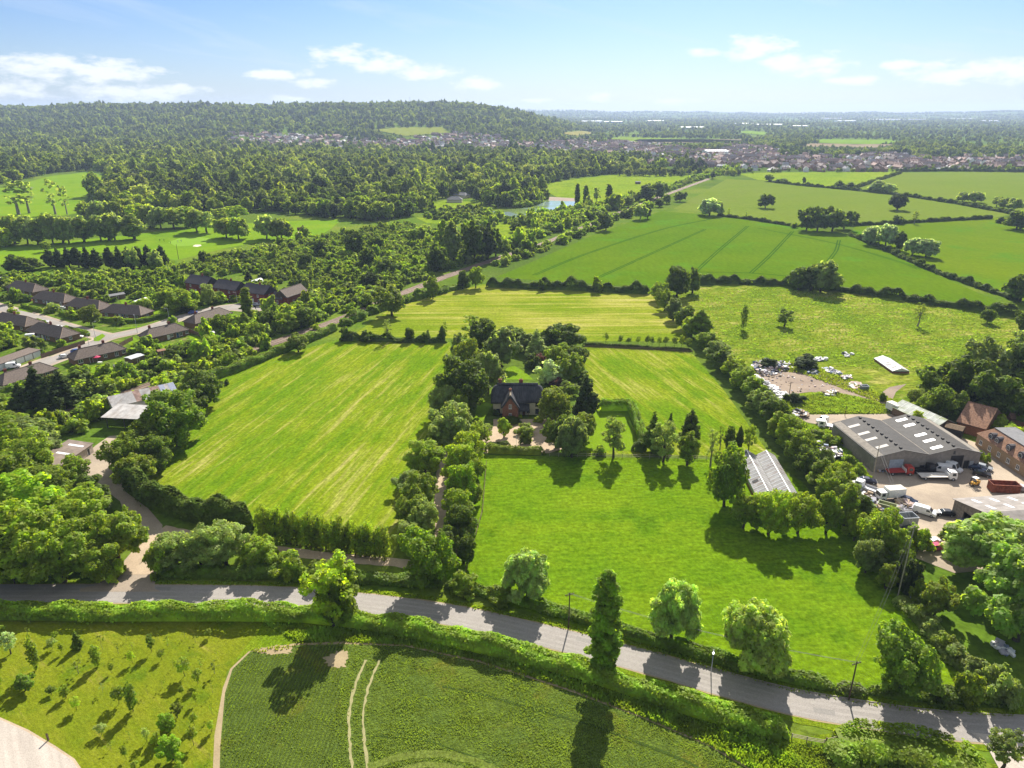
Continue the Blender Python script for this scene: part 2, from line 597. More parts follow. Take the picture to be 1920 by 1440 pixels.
KINDS = {  # shape, width, height, crown base, lobes, leaves, leaf size, material, hang, aspect
    'broad': ('round', 9.0, 10.0, 0.2, 15, 4200, 0.55, M_LEAF, 0, 1),
    'tall': ('oval', 7.0, 12.0, 0.7, 16, 3800, 0.52, M_LEAF, 0, 1),
    'open': ('open', 8.0, 11.0, 2.6, 26, 2300, 0.48, M_LEAF, 0, 1),
    'sparse': ('open', 6.0, 13.0, 3.0, 22, 800, 0.42, M_LEAF, 0, 1),
    'willow': ('weep', 10.0, 10.0, 0.0, 17, 5200, 0.5, M_WILLOW, 0.75, 1.7),
    'poplar': ('column', 4.6, 20.0, 0.3, 36, 5600, 0.5, M_LEAF, 0.3, 1.2),
    'conifer': ('cone', 6.0, 11.0, 0.6, 30, 3600, 0.45, M_NEEDLE, 0.2, 1.3),
    'shrub': ('round', 4.0, 3.2, -0.5, 9, 1500, 0.36, M_LEAF, 0, 1),
    'pillar': ('column', 3.0, 7.0, 0.1, 16, 900, 0.36, M_LEAF, 0, 1),
    'sapling': ('oval', 2.2, 3.6, 1.0, 8, 420, 0.24, M_LEAF, 0, 1),
    'spire': ('column', 1.9, 4.8, 0.3, 12, 900, 0.24, M_LEAF, 0, 1),
    'whip': ('open', 1.4, 3.0, 1.1, 7, 90, 0.2, M_LEAF, 0, 1),
}
SHAPES = {}


def shape(kind, variant, lod):
    """(trunk mesh, crown mesh, whole-plant mesh) of a kind at a level of detail, cached"""
    key = (kind, variant, lod)
    if key in SHAPES: return SHAPES[key]
    sh, W, H, z0, k, n, ls, mat, hang, asp = KINDS[kind]
    rs = random.Random(sum(map(ord, kind)) * 17 + variant * 131)
    rng = np.random.default_rng(sum(map(ord, kind)) * 7 + variant * 13 + 1)
    lobes = crown_lobes(rs, W, z0, H, k + rs.randint(-2, 2), sh)
    n2, ls2, sh2 = {-1: (int(n * 2.1), ls * 0.6, .34), 0: (int(n * 1.2), ls * 0.8, .32), 1: (int(n * 0.36), ls * 1.6, .25), 2: (max(40, int(n * 0.15)), ls * 2.3, .15)}[lod]
    boughs = lobes
    if sh != 'column' or True:
        sub = []
        nb = 7 if lod < 1 else (5 if lod == 1 else 3)
        for (cx, cy, cz, r, rz_) in lobes:
            sub.append((cx, cy, cz, r * 0.8, rz_ * 0.8))
            for q in range(nb):
                th = rs.uniform(0, 6.283); u = rs.uniform(-0.45, 1.0); c_ = math.sqrt(max(0, 1 - u * u)); f = rs.uniform(0.62, 0.98)
                k_ = rs.uniform(0.28, 0.52)
                sub.append((cx + math.cos(th) * c_ * r * f, cy + math.sin(th) * c_ * r * f, cz + u * rz_ * f, r * k_, rz_ * k_ * rs.uniform(0.7, 1.0)))
        boughs = sub
    P, D = lobes_leaves(boughs, n2, rng, 0.1 if lod < 2 else 0.0, sh2)
    N = D * (0.85 if lod < 2 else 1.0) + rng.normal(0, 0.5 if lod < 2 else 0.3, D.shape) + np.array([0, 0, 0.75])
    V, Q = leaf_quads(P, N, ls2, rng, asp, hang)
    lv = rng.uniform(0, 1, len(Q))
    # leaves of one bough share some of their shade
    lv = 0.5 * lv + 0.5 * (0.5 + 0.5 * np.sin(P[:, 0] * 1.7 + 3 * np.sin(P[:, 1] * 1.3) + P[:, 2] * 1.9))
    zt = H * (0.62 if sh not in ('column', 'cone') else 0.9)
    r0 = 0.026 * H + 0.012 * W
    if kind in ('sapling', 'whip', 'spire'): r0 *= 0.42
    tm = trunk_mb(rs, H, zt, r0, lobes, 9 if kind in ('open', 'sparse') else 5)
    bark = M_PALEBARK if kind in ('whip', 'sparse') else M_BARK
    tmesh = tm.mesh(kind + '_trunk', bark)
    cmesh = mesh_np(kind + '_crown', V, Q, [mat], attr=lv)
    if lod == 2:
        tm = MB().tube((0, 0, -0.2), (0, 0, zt * 0.6), r0, r0 * 0.6, 5)
    # whole plant in one mesh
    tv = np.array(tm.v); tq = [f for f in tm.f if len(f) == 4]
    Vw = np.vstack([V, tv]); Qw = np.vstack([Q, np.array(tq) + len(V)])
    whole = mesh_np(kind + '_plant', Vw, Qw, [mat, bark], np.r_[np.zeros(len(Q)), np.ones(len(tq))], np.r_[lv, np.full(len(tq), 0.5)])
    SHAPES[key] = (tmesh, cmesh, whole)
    return SHAPES[key]


RNG = random.Random(5)
NVAR = {'broad': 5, 'tall': 4, 'open': 3, 'sparse': 2, 'willow': 4, 'poplar': 2, 'conifer': 3, 'shrub': 5, 'sapling': 5, 'spire': 2, 'whip': 4, 'pillar': 4}
NAME = {'broad': 'broadleaf_tree', 'tall': 'upright_tree', 'open': 'spreading_tree', 'sparse': 'thin_tree', 'willow': 'willow_tree',
        'poplar': 'poplar_tree', 'conifer': 'conifer', 'shrub': 'shrub', 'sapling': 'young_tree', 'spire': 'columnar_tree', 'pillar': 'columnar_tree', 'whip': 'bare_sapling'}
CAT = {'shrub': 'shrub', 'whip': 'sapling', 'sapling': 'sapling', 'spire': 'sapling'}


def leafy(c):
    return (min(max(c[0], c[1] * 0.67), c[1] * 0.8), c[1], c[2])


def plant(kind, x, y, h, w, tone, label, group=None, parts=None, rz=None, lod=None):
    d = math.hypot(x, y)
    if lod is None: lod = -1 if d < 215 else (0 if d < 400 else (1 if d < 760 else 2))
    if kind in ('whip', 'sapling', 'spire', 'shrub') and lod == -1 and w < 6: lod = 0
    v = RNG.randrange(NVAR[kind])
    tm, cm, wm = shape(kind, v, lod)
    _, W0, H0 = KINDS[kind][:3]
    z = gz(x, y)
    rz = RNG.uniform(0, 6.28) if rz is None else rz
    sc = (w / W0, w / W0, h / H0)
    col = TONES[tone] if isinstance(tone, str) else tone
    if tone != 'purple': col = leafy(col)
    name = NAME[kind]
    if parts is None: parts = lod <= 0 and d < 330 and kind not in ('shrub', 'whip')
    if parts:
        t = thing(name, label, CAT.get(kind, 'tree'), (x, y, z), rz, group)
        t.scale = sc
        obj('trunk', tm, t)
        obj('crown', cm, t, color=col)
    else:
        t = obj(name, wm, None, (x, y, z), rz, col)
        t.scale = sc
        tag(t, label, CAT.get(kind, 'tree'), group)
    return t


def tree(kind, px, by, ty, w, tone, label, group=None, **kw):
    """a plant traced from the photograph: foot at (px, by), top at ty, w pixels wide"""
    x, y = G(px, by)
    return plant(kind, x, y, max(0.8, hgt(px, by, ty)), wid(px, by, w), tone, label, group, **kw)


def hedge(name, label, path, w, h, tone, dens=16, leaf=0.4, rough=0.14, seed=0, cat='hedge', group=None, step=1.0, taper=0.6, world=False, needle=False):
    """a clipped or shaggy hedge along a path of photograph pixels (or world points)"""
    rng = np.random.default_rng(seed + 11)
    pts = path if world else GP(path)
    P = np.array(resample(pts, step))
    seg = np.linalg.norm(np.diff(P, axis=0), axis=1); L = seg.sum()
    cum = np.r_[0, np.cumsum(seg)]
    n = int(L * (w + 2 * h) * dens * 1.25)
    s = rng.uniform(0, L, n)
    X = np.interp(s, cum, P[:, 0]); Y = np.interp(s, cum, P[:, 1])
    i = np.clip(np.searchsorted(cum, s) - 1, 0, len(seg) - 1)
    T = np.diff(P, axis=0)[i] / seg[i][:, None]
    th = np.arccos(rng.uniform(-1, 1, n))          # 0..pi across the section
    # cross-section: flat-ish sides, rounded top
    c = np.sign(np.cos(th)) * np.abs(np.cos(th)) ** taper; sn = np.sin(th) ** taper
    ph = rng.uniform(0, 9, 4)
    bump = 1 + rough * (np.sin(s / 1.9 + ph[0]) + 0.8 * np.sin(s / 4.7 + ph[1]) + 0.6 * np.sin(s / 0.9 + ph[2] + 2 * c))
    bh = 1 + rough * (np.sin(s / 2.6 + ph[3]) + 0.7 * np.sin(s / 1.1 + ph[1]) + 0.8 * np.sin(s / 7.3 + ph[0]))
    inner = 1 - 0.22 * rng.uniform(0, 1, n) ** 1.5
    off = c * w / 2 * bump * inner
    # taper to a point at both ends
    endf = np.clip(np.minimum(s, L - s) / (w * 0.6), 0.04, 1) ** 0.5
    off = off * endf
    Z = sn * h * bh * inner * endf
    C = np.stack([X - T[:, 1] * off, Y + T[:, 0] * off, Z + 0.03], 1)
    N = np.stack([-T[:, 1] * c, T[:, 0] * c, sn * 1.1], 1) * 0.9 + rng.normal(0, 0.45, (n, 3)) + np.array([0, 0, 0.5])
    V, Q = leaf_quads(C, N, leaf, rng)
    lv = rng.uniform(0, 1, n) * 0.55 + 0.45 * (0.5 + 0.5 * np.sin(s / 1.4 + 2 * np.sin(Z * 2 + ph[0]) + 2 * c))
    org = np.array([P[0, 0], P[0, 1], 0.0])
    # solid core in leaf colour, added to stop light leaking through the hedge
    k = len(P); cv = []; cq = []
    for j in range(1, k - 1):
        a = P[max(0, j - 1)]; b = P[min(k - 1, j + 1)]; d = (b - a) / max(1e-6, np.linalg.norm(b - a))
        for sx, zz in ((-0.3, 0), (-0.24, 0.62), (0.24, 0.62), (0.3, 0)):
            cv.append((P[j, 0] - d[1] * sx * w, P[j, 1] + d[0] * sx * w, zz * h))
    for j in range(k - 3):
        for m in range(3):
            cq.append((4 * j + m, 4 * j + 4 + m, 4 * j + 5 + m, 4 * j + 1 + m))
    Vw = np.vstack([V, np.array(cv)]) - org
    Qw = np.vstack([Q, np.array(cq) + len(V)])
    me = mesh_np(name, Vw, Qw, [M_NEEDLE if needle else M_HEDGE], np.zeros(len(Q) + len(cq)), np.r_[lv, np.full(len(cq), .4)])
    o = obj(name, me, None, tuple(org), 0, leafy(TONES[tone] if isinstance(tone, str) else tone))
    return tag(o, label, cat, group)


def stuff_points(name, label, P, S, protos, seed=0, cat=None):
    """many plants too far or too many to count: one object whose points carry copies of plants that stand in the scene"""
    me = bpy.data.meshes.new(name)
    me.vertices.add(len(P)); me.vertices.foreach_set('co', np.asarray(P, np.float32).ravel())
    a = me.attributes.new('size', 'FLOAT_VECTOR', 'POINT'); a.data.foreach_set('vector', np.asarray(S, np.float32).ravel())
    rng = np.random.default_rng(seed)
    b = me.attributes.new('pick', 'INT', 'POINT'); b.data.foreach_set('value', rng.integers(0, len(protos), len(P)).astype(np.int32))
    c = me.attributes.new('turn', 'FLOAT', 'POINT'); c.data.foreach_set('value', rng.uniform(0, 6.28, len(P)).astype(np.float32))
    o = obj(name, me)
    tag(o, label, None, None, 'stuff')
    ng = bpy.data.node_groups.new(name, 'GeometryNodeTree')
    ng.interface.new_socket('Geometry', in_out='INPUT', socket_type='NodeSocketGeometry')
    ng.interface.new_socket('Geometry', in_out='OUTPUT', socket_type='NodeSocketGeometry')
    N = ng.nodes; Lk = ng.links
    gi = N.new('NodeGroupInput'); go = N.new('NodeGroupOutput')
    iop = N.new('GeometryNodeInstanceOnPoints')
    jn = N.new('GeometryNodeJoinGeometry')
    for p in protos:
        oi = N.new('GeometryNodeObjectInfo'); oi.transform_space = 'ORIGINAL'
        oi.inputs['Object'].default_value = p; oi.inputs['As Instance'].default_value = True
        Lk.new(oi.outputs['Geometry'], jn.inputs[0])

    def attr(n, typ):
        nd = N.new('GeometryNodeInputNamedAttribute'); nd.data_type = typ; nd.inputs['Name'].default_value = n
        return nd.outputs['Attribute']
    iop.inputs['Pick Instance'].default_value = True
    Lk.new(gi.outputs[0], iop.inputs['Points']); Lk.new(jn.outputs[0], iop.inputs['Instance'])
    Lk.new(attr('pick', 'INT'), iop.inputs['Instance Index'])
    Lk.new(attr('size', 'FLOAT_VECTOR'), iop.inputs['Scale'])
    cx = N.new('ShaderNodeCombineXYZ'); Lk.new(attr('turn', 'FLOAT'), cx.inputs[2])
    Lk.new(cx.outputs[0], iop.inputs['Rotation'])
    Lk.new(iop.outputs[0], go.inputs[0])
    md = o.modifiers.new('scatter', 'NODES'); md.node_group = ng
    return o
# ------------------------------------------------------------------ land, fields, roads
def make_ground():
    nr, na = 150, 260
    r = np.r_[0, np.geomspace(12, 14300, nr - 1)]
    a = np.linspace(-math.radians(84), math.radians(84), na)
    Rr, A = np.meshgrid(r, a, indexing='ij')
    X = Rr * np.sin(A); Y = Rr * np.cos(A) - 130
    Z = np.where(Y > 1000, terrain(X, np.maximum(Y, 1)), 0.0)
    V = np.stack([X, Y, Z], -1).reshape(-1, 3)
    i = np.arange(nr * na).reshape(nr, na)
    Q = np.stack([i[:-1, :-1], i[:-1, 1:], i[1:, 1:], i[1:, :-1]], -1).reshape(-1, 4)[:, ::-1]
    m, t = new_mat('rough_land')
    p = t.pos()
    n1 = t.noise(p, 0.03, 5, 0.6); n2 = t.noise(p, 0.6, 4, 0.65); n3 = t.noise(p, 0.0035, 3, 0.5)
    c = t.mix(t.ramp(n1, 0.35, 0.65), (0.085, 0.15, 0.014), (0.14, 0.185, 0.022))
    c = t.mix(t.ramp(n3, 0.4, 0.6), c, (0.07, 0.115, 0.018))
    c = t.mix(t.ramp(n1, 0.62, 0.75, 0, 0.6), c, (0.2, 0.17, 0.06))
    c = t.mix(1.0, c, t.mix(t.ramp(n2, 0.25, 0.75), (0.7,) * 3, (1.3,) * 3), 'MULTIPLY')
    t.out(t.principled(c, 1.0, 0.0, 0, n2, 0.5, 0.3))
    o = obj('ground', mesh_np('ground', V, Q, [m], smooth_=True))
    tag(o, None, None, None, 'structure')


make_ground()

FRESH = field_mat('fresh_grass', (0.088, 0.172, 0.005), (0.13, 0.205, 0.007), (0.19, 0.22, 0.02), math.radians(86), 0.16, 0.014, (0.6, 0.76), fine=1.1,
                  dark=(0.066, 0.14, 0.005), bump=0.8, patch=0.045, speck=0.32)
MOWN_LEFT = field_mat('mown_paddock_grass', (0.1, 0.18, 0.006), (0.165, 0.215, 0.01), (0.36, 0.32, 0.11), math.radians(13), 0.3, 0.016,
                      (0.5, 0.69), fine=1.2, patch=0.022, bump=0.6, speck=0.3, alt_rng=(0.42, 0.56))
MOWN_RIGHT = field_mat('mown_garden_paddock_grass', (0.1, 0.18, 0.006), (0.165, 0.215, 0.01), (0.34, 0.31, 0.1), math.radians(-16), 0.3, 0.016,
                       (0.5, 0.7), fine=1.2, patch=0.03, bump=0.6, speck=0.3, alt_rng=(0.42, 0.56))
MOWN_TOP = field_mat('mown_hay_grass', (0.135, 0.195, 0.008), (0.205, 0.235, 0.014), (0.38, 0.34, 0.11), math.radians(88), 0.24, 0.008,
                     (0.46, 0.68), fine=1.0, patch=0.02, bump=0.4, alt_rng=(0.42, 0.58))
WHEAT = field_mat('young_cereal', (0.074, 0.142, 0.004), (0.095, 0.157, 0.005), None, math.radians(0), 0.02, 0.02, fine=0.5,
                  dark=(0.075, 0.185, 0.01), bump=0.4, patch=0.012, speck=0.12)
WHEAT2 = field_mat('young_cereal_east', (0.09, 0.155, 0.005), (0.114, 0.168, 0.006), None, math.radians(-35), 0.06, 0.006, fine=0.5,
                   dark=(0.07, 0.17, 0.01), bump=0.4, patch=0.012, speck=0.12)
OLIVEF = field_mat('olive_pasture', (0.118, 0.172, 0.018), (0.135, 0.182, 0.022), None, math.radians(70), 0.03, 0.006, fine=0.4,
                   dark=(0.14, 0.175, 0.03), bump=0.3, patch=0.008, speck=0.12)
MEADOW = field_mat('rough_meadow', (0.11, 0.17, 0.012), (0.175, 0.21, 0.02), (0.29, 0.27, 0.08), math.radians(80), 0.12, 0.05,
                   (0.5, 0.64), fine=0.7, patch=0.045, dark=(0.07, 0.135, 0.01), bump=1.0, speck=0.4, alt_rng=(0.42, 0.58))
PASTURE = field_mat('bright_pasture', (0.14, 0.22, 0.012), (0.19, 0.25, 0.016), None, 0.3, 0.03, 0.02, fine=0.4, bump=0.3, patch=0.012,
                    dark=(0.11, 0.18, 0.012))
GOLF = field_mat('golf_grass', (0.12, 0.225, 0.01), (0.16, 0.245, 0.012), None, 1.2, 0.05, 0.01, fine=0.5, bump=0.2, patch=0.012,
                 dark=(0.1, 0.19, 0.01), speck=0.12)
GREENM = field_mat('putting_green', (0.17, 0.29, 0.03), (0.18, 0.3, 0.03), None, 0, 0.1, 0.1, speck=0.05)
ORCH = field_mat('orchard_grass', (0.125, 0.165, 0.008), (0.17, 0.19, 0.013), (0.26, 0.22, 0.06), math.radians(-52), 0.45, 0.05,
                 (0.55, 0.72), fine=2.2, patch=0.09, dark=(0.085, 0.14, 0.008), bump=0.7, speck=0.22)
VERGE = field_mat('verge_grass', (0.115, 0.185, 0.008), (0.16, 0.21, 0.012), (0.24, 0.21, 0.06), 0.2, 0.2, 0.1, (0.58, 0.75), fine=2.5,
                  patch=0.12, dark=(0.08, 0.15, 0.008), bump=1.0, speck=0.35)
CROP = field_mat('bean_crop', (0.085, 0.13, 0.024), (0.11, 0.155, 0.022), None, math.radians(4), 0.06, 0.02, fine=3.0, patch=0.07,
                 dark=(0.17, 0.165, 0.02), bump=1.2, speck=0.4, lines=(math.radians(4), 0.62, 0.6, (0.04, 0.06, 0.016)))
CROP2 = field_mat('broad_bean_crop', (0.09, 0.14, 0.026), (0.115, 0.16, 0.024), None, math.radians(68), 0.1, 0.02, fine=2.6, patch=0.06,
                  dark=(0.18, 0.17, 0.02), bump=1.5, speck=0.42, lines=(math.radians(72), 0.5, 0.3, (0.035, 0.06, 0.016)))
LAWN = field_mat('garden_lawn', (0.12, 0.215, 0.01), (0.15, 0.24, 0.012), None, 0, 0.1, 0.1, fine=1.5, bump=0.3, speck=0.15)
GARDEN = field_mat('garden_plots', (0.07, 0.13, 0.014), (0.12, 0.17, 0.02), (0.2, 0.17, 0.08), 0.5, 0.2, 0.1, (0.52, 0.66), fine=1.0, patch=0.14,
                   dark=(0.06, 0.1, 0.014), bump=0.8, speck=0.35)


def road_mat(name, col, alt, scale=0.25, streak=None, spec=0.2):
    m, t = new_mat(name)
    p = t.pos()
    n1 = t.noise(p, scale, 4, 0.6); n2 = t.noise(p, 6.0, 3, 0.7); n3 = t.noise(p, 1.1, 5, 0.7)
    c = t.mix(t.ramp(n1, 0.35, 0.65), col, alt)
    c = t.mix(t.ramp(n3, 0.6, 0.7, 0, 0.5), c, tuple(v * 0.72 for v in col))
    if streak is not None:
        s = t.noise(t.pos(streak, (0.7, 0.03, 1)), 1.0, 3, 0.6)
        c = t.mix(1.0, c, t.mix(t.ramp(s, 0.3, 0.7), (0.88,) * 3, (1.12,) * 3), 'MULTIPLY')
    c = t.mix(1.0, c, t.mix(t.ramp(n2, 0.3, 0.7), (0.85,) * 3, (1.15,) * 3), 'MULTIPLY')
    t.out(t.principled(c, 0.92, spec, 0, n2, 0.25, 0.02))
    return m


ASPHALT = road_mat('old_asphalt', (0.265, 0.243, 0.222), (0.295, 0.27, 0.246), 0.12)
ESTATE = road_mat('estate_asphalt', (0.25, 0.225, 0.2), (0.29, 0.265, 0.24), 0.1)
CONCRETE = road_mat('yard_concrete', (0.29, 0.235, 0.18), (0.41, 0.335, 0.25), 0.07)
PALEPAD = road_mat('pale_concrete', (0.4, 0.35, 0.3), (0.43, 0.38, 0.325), 0.15, math.radians(-38))
GRAVEL = road_mat('gravel', (0.38, 0.29, 0.2), (0.44, 0.34, 0.235), 0.3)
DIRT = road_mat('bare_earth', (0.22, 0.165, 0.125), (0.28, 0.215, 0.16), 0.12)
BALLAST = road_mat('rail_ballast', (0.17, 0.125, 0.095), (0.21, 0.155, 0.12), 0.15)
EARTH = road_mat('field_earth', (0.29, 0.225, 0.13), (0.33, 0.26, 0.15), 0.3)


def field(name, pix, m, z=0.03, label=None):
    return poly_sheet(name, GP(pix), z, m, label)


def ragged(name, pix, m, z):
    P_ = GP(pix); P_ = spline(P_ + [P_[0]], 0.35)[:-1]; r_ = random.Random(len(bpy.data.objects))
    c_ = np.mean(P_, 0)
    return poly_sheet(name, [(c_[0] + (x - c_[0]) * k, c_[1] + (y - c_[1]) * k) for (x, y) in P_ for k in (r_.uniform(0.72, 1.12),)], z, m)


# fields and paddocks
field('paddock_grass', [(640, 636), (845, 642), (842, 760), (830, 860), (770, 960), (735, 1050), (600, 1030), (480, 985), (360, 950), (262, 905), (300, 830), (385, 715), (430, 690)], MOWN_LEFT)
field('paddock_grass', [(880, 852), (1100, 858), (1330, 862), (1420, 868), (1500, 900), (1600, 1010), (1690, 1110), (1800, 1240), (1850, 1310), (1640, 1316), (1440, 1280), (1200, 1215), (1000, 1150), (850, 1105), (820, 1060)], FRESH, 0.035)
field('paddock_grass', [(1085, 650), (1296, 660), (1360, 735), (1420, 820), (1450, 862), (1320, 856), (1100, 852), (1090, 760)], MOWN_RIGHT, 0.03)
field('hay_field', [(905, 533), (1218, 548), (1260, 590), (1296, 640), (1090, 640), (840, 634), (660, 630), (730, 580), (820, 553)], MOWN_TOP, 0.03)
field('cereal_field', [(930, 520), (1000, 490), (1120, 438), (1240, 396), (1345, 404), (1500, 425), (1600, 442), (1700, 490), (1900, 578), (1760, 562), (1560, 540), (1320, 530), (1220, 540)], WHEAT, 0.04)
field('cereal_field', [(1590, 440), (1610, 420), (1690, 417), (1860, 408), (1990, 412), (1990, 600), (1890, 556), (1760, 505), (1680, 470)], WHEAT2, 0.045)
field('pasture', [(1362, 336), (1440, 339), (1510, 349), (1610, 358), (1700, 368), (1790, 382), (1900, 402), (1860, 409), (1690, 416), (1590, 424), (1500, 421), (1400, 407), (1345, 402), (1262, 392)], OLIVEF, 0.05)
field('pasture', [(1600, 354), (1690, 324), (1930, 322), (2050, 326), (2050, 402), (1910, 400), (1800, 381), (1700, 366)], OLIVEF, 0.055)
field('pasture', [(1385, 326), (1450, 323), (1680, 322), (1640, 338), (1590, 353), (1500, 346), (1420, 337)], PASTURE, 0.06)
field('pasture', [(1005, 346), (1080, 336), (1150, 328), (1230, 327), (1300, 331), (1265, 352), (1205, 378), (1120, 388), (1060, 378), (1030, 362)], PASTURE, 0.05)
field('rough_meadow', [(1250, 540), (1420, 531), (1560, 543), (1760, 566), (1960, 600), (1960, 720), (1700, 760), (1640, 790), (1480, 778), (1400, 705), (1330, 640), (1285, 590)], MEADOW, 0.035)
field('pasture', [(905, 432), (960, 418), (1010, 424), (990, 436), (950, 446), (900, 440)], PASTURE, 0.05)
field('pasture', [(780, 408), (840, 408), (900, 415), (1000, 425), (985, 440), (900, 428), (800, 418)], PASTURE, 0.045)
field('golf_course', [(-60, 360), (20, 350), (95, 330), (170, 322), (196, 330), (198, 348), (160, 375), (170, 395), (90, 410), (-60, 410)], GOLF, 0.05)
field('golf_course', [(-60, 470), (100, 455), (250, 440), (380, 425), (520, 415), (640, 412), (620, 430), (600, 442), (480, 455), (420, 466), (330, 488), (230, 470), (120, 480), (40, 492), (-60, 512)], GOLF, 0.05)
field('putting_green', [(315, 455), (335, 447), (370, 444), (395, 447), (400, 454), (370, 460), (330, 462)], GREENM, 0.09)
field('bunker_sand', [(361, 462), (366, 459), (376, 459), (378, 461), (370, 463)], plain('bunker_sand', (0.6, 0.52, 0.4), 0.9), 0.11)
field('bunker_sand', [(554, 437), (562, 434), (566, 436), (560, 439)], plain('bunker_sand_east', (0.6, 0.52, 0.4), 0.9), 0.11)
field('orchard_grass', [(-120, 1160), (500, 1160), (500, 1200), (455, 1230), (425, 1260), (415, 1330), (410, 1460), (300, 1500), (-150, 1500)], ORCH, 0.03)
field('verge_grass', [(500, 1160), (680, 1172), (900, 1215), (1100, 1270), (1300, 1335), (1480, 1385), (1560, 1375), (1900, 1440), (1900, 1520), (1300, 1520), (1260, 1350), (900, 1240), (640, 1205), (480, 1225), (440, 1240)], VERGE, 0.035)
field('bean_field', [(470, 1222), (560, 1210), (650, 1208), (760, 1212), (900, 1243), (1050, 1290), (1200, 1345), (1330, 1400), (1450, 1470), (1450, 1540), (410, 1540), (413, 1400), (422, 1300), (436, 1255)], CROP2, 0.06)
field('bean_field', [(470, 1226), (560, 1214), (648, 1210), (640, 1260), (640, 1330), (655, 1440), (662, 1540), (414, 1540), (416, 1400), (425, 1300), (440, 1258)], CROP, 0.075)
field('field_margin', [(395, 1540), (402, 1380), (418, 1290), (432, 1254), (466, 1222), (550, 1207), (640, 1203), (770, 1209), (900, 1238), (1060, 1287), (1210, 1340), (1340, 1394), (1470, 1470), (1470, 1540)], EARTH, 0.05)
ragged('bare_patch', [(478, 1218), (520, 1210), (545, 1214), (548, 1224), (520, 1228), (490, 1226)], EARTH, 0.085)
ragged('bare_patch', [(603, 1236), (640, 1218), (652, 1224), (648, 1250), (620, 1254)], EARTH, 0.085)
# tramlines through the beans
TRAM = road_mat('tramline_earth', (0.25, 0.235, 0.105), (0.29, 0.265, 0.125), 0.4)
for i, pth in enumerate(([(686, 1238), (668, 1280), (656, 1330), (655, 1380), (661, 1440), (670, 1500)], [(712, 1238), (694, 1280), (682, 1330), (682, 1380), (690, 1440), (700, 1500)])):
    tag(ribbon('tramline', spline(GP(pth), 0.8), 0.4, 0.1, TRAM, 0.14, i), None, None, None, 'structure')
DKLINE = road_mat('wheel_mark', (0.038, 0.062, 0.014), (0.045, 0.075, 0.015), 0.4, None, 0.0)
for i, (pth, w) in enumerate((([(830, 1288), (900, 1302), (1000, 1330), (1100, 1358), (1200, 1394), (1290, 1430), (1340, 1460)], 0.4),
                              ([(700, 1380), (800, 1390), (900, 1425), (960, 1450)], 0.3))):
    tag(ribbon('wheel_mark', spline(GP(pth), 0.8), w, 0.1, DKLINE, 0.08, i), None, None, None, 'structure')
PALECROP = field_mat('trampled_crop', (0.12, 0.15, 0.03), (0.1, 0.14, 0.02), None, 0, 1, 1, fine=3, speck=0.4)
for i, (pth, w) in enumerate((([(690, 1440), (760, 1418), (840, 1416), (920, 1440), (980, 1470)], 1.3), ([(730, 1452), (790, 1436), (850, 1440), (890, 1460)], 1.0))):
    tag(ribbon('trampled_strip', spline(GP(pth), 0.8), w, 0.105, PALECROP, 0.15, i), None, None, None, 'structure')
WMARK = road_mat('cereal_wheel_mark', (0.032, 0.085, 0.006), (0.036, 0.095, 0.006), 0.4, None, 0.0)
for i, pth in enumerate(([(998, 516), (1100, 475), (1240, 430), (1330, 411)], [(1120, 520), (1220, 475), (1320, 430)], [(1290, 520), (1345, 470), (1400, 424)],
                         [(1405, 512), (1440, 480), (1484, 434)], [(1550, 490), (1565, 470), (1571, 450)], [(1300, 510), (1400, 512), (1500, 520)], [(1420, 428), (1560, 456), (1680, 490), (1720, 505)])):
    for s in (0, 1):
        pp = spline(GP(pth), 6)
        pp = [(x + s * 1.9, y) for x, y in pp]
        tag(ribbon('wheel_mark', pp, 0.9, 0.075, WMARK, 0.1, i), None, None, None, 'structure')
# gardens of the estate, lawns
field('garden_ground', [(-80, 520), (120, 540), (300, 585), (340, 560), (520, 560), (600, 585), (560, 620), (430, 665), (300, 715), (180, 750), (60, 790), (-80, 830)], GARDEN, 0.03)
for pix in ([(160, 690), (195, 683), (212, 692), (180, 702), (152, 700)], [(285, 655), (320, 644), (340, 652), (310, 663)], [(352, 632), (380, 626), (392, 634), (365, 640)],
            [(232, 640), (250, 632), (262, 640), (246, 648)], [(225, 563), (262, 561), (258, 570), (228, 570)], [(430, 598), (446, 594), (450, 604), (434, 606)],
            [(0, 725), (40, 715), (60, 722), (20, 735)], [(282, 585), (320, 576), (322, 584), (290, 592)]):
    field('lawn', pix, LAWN, 0.06)
field('lawn', [(895, 760), (910, 755), (924, 758), (905, 790), (890, 787)], LAWN, 0.05)
field('lawn', [(940, 712), (950, 690), (965, 686), (985, 698), (1000, 712)], LAWN, 0.05)
field('lawn', [(1090, 845), (1100, 770), (1178, 768), (1195, 845)], LAWN, 0.055)

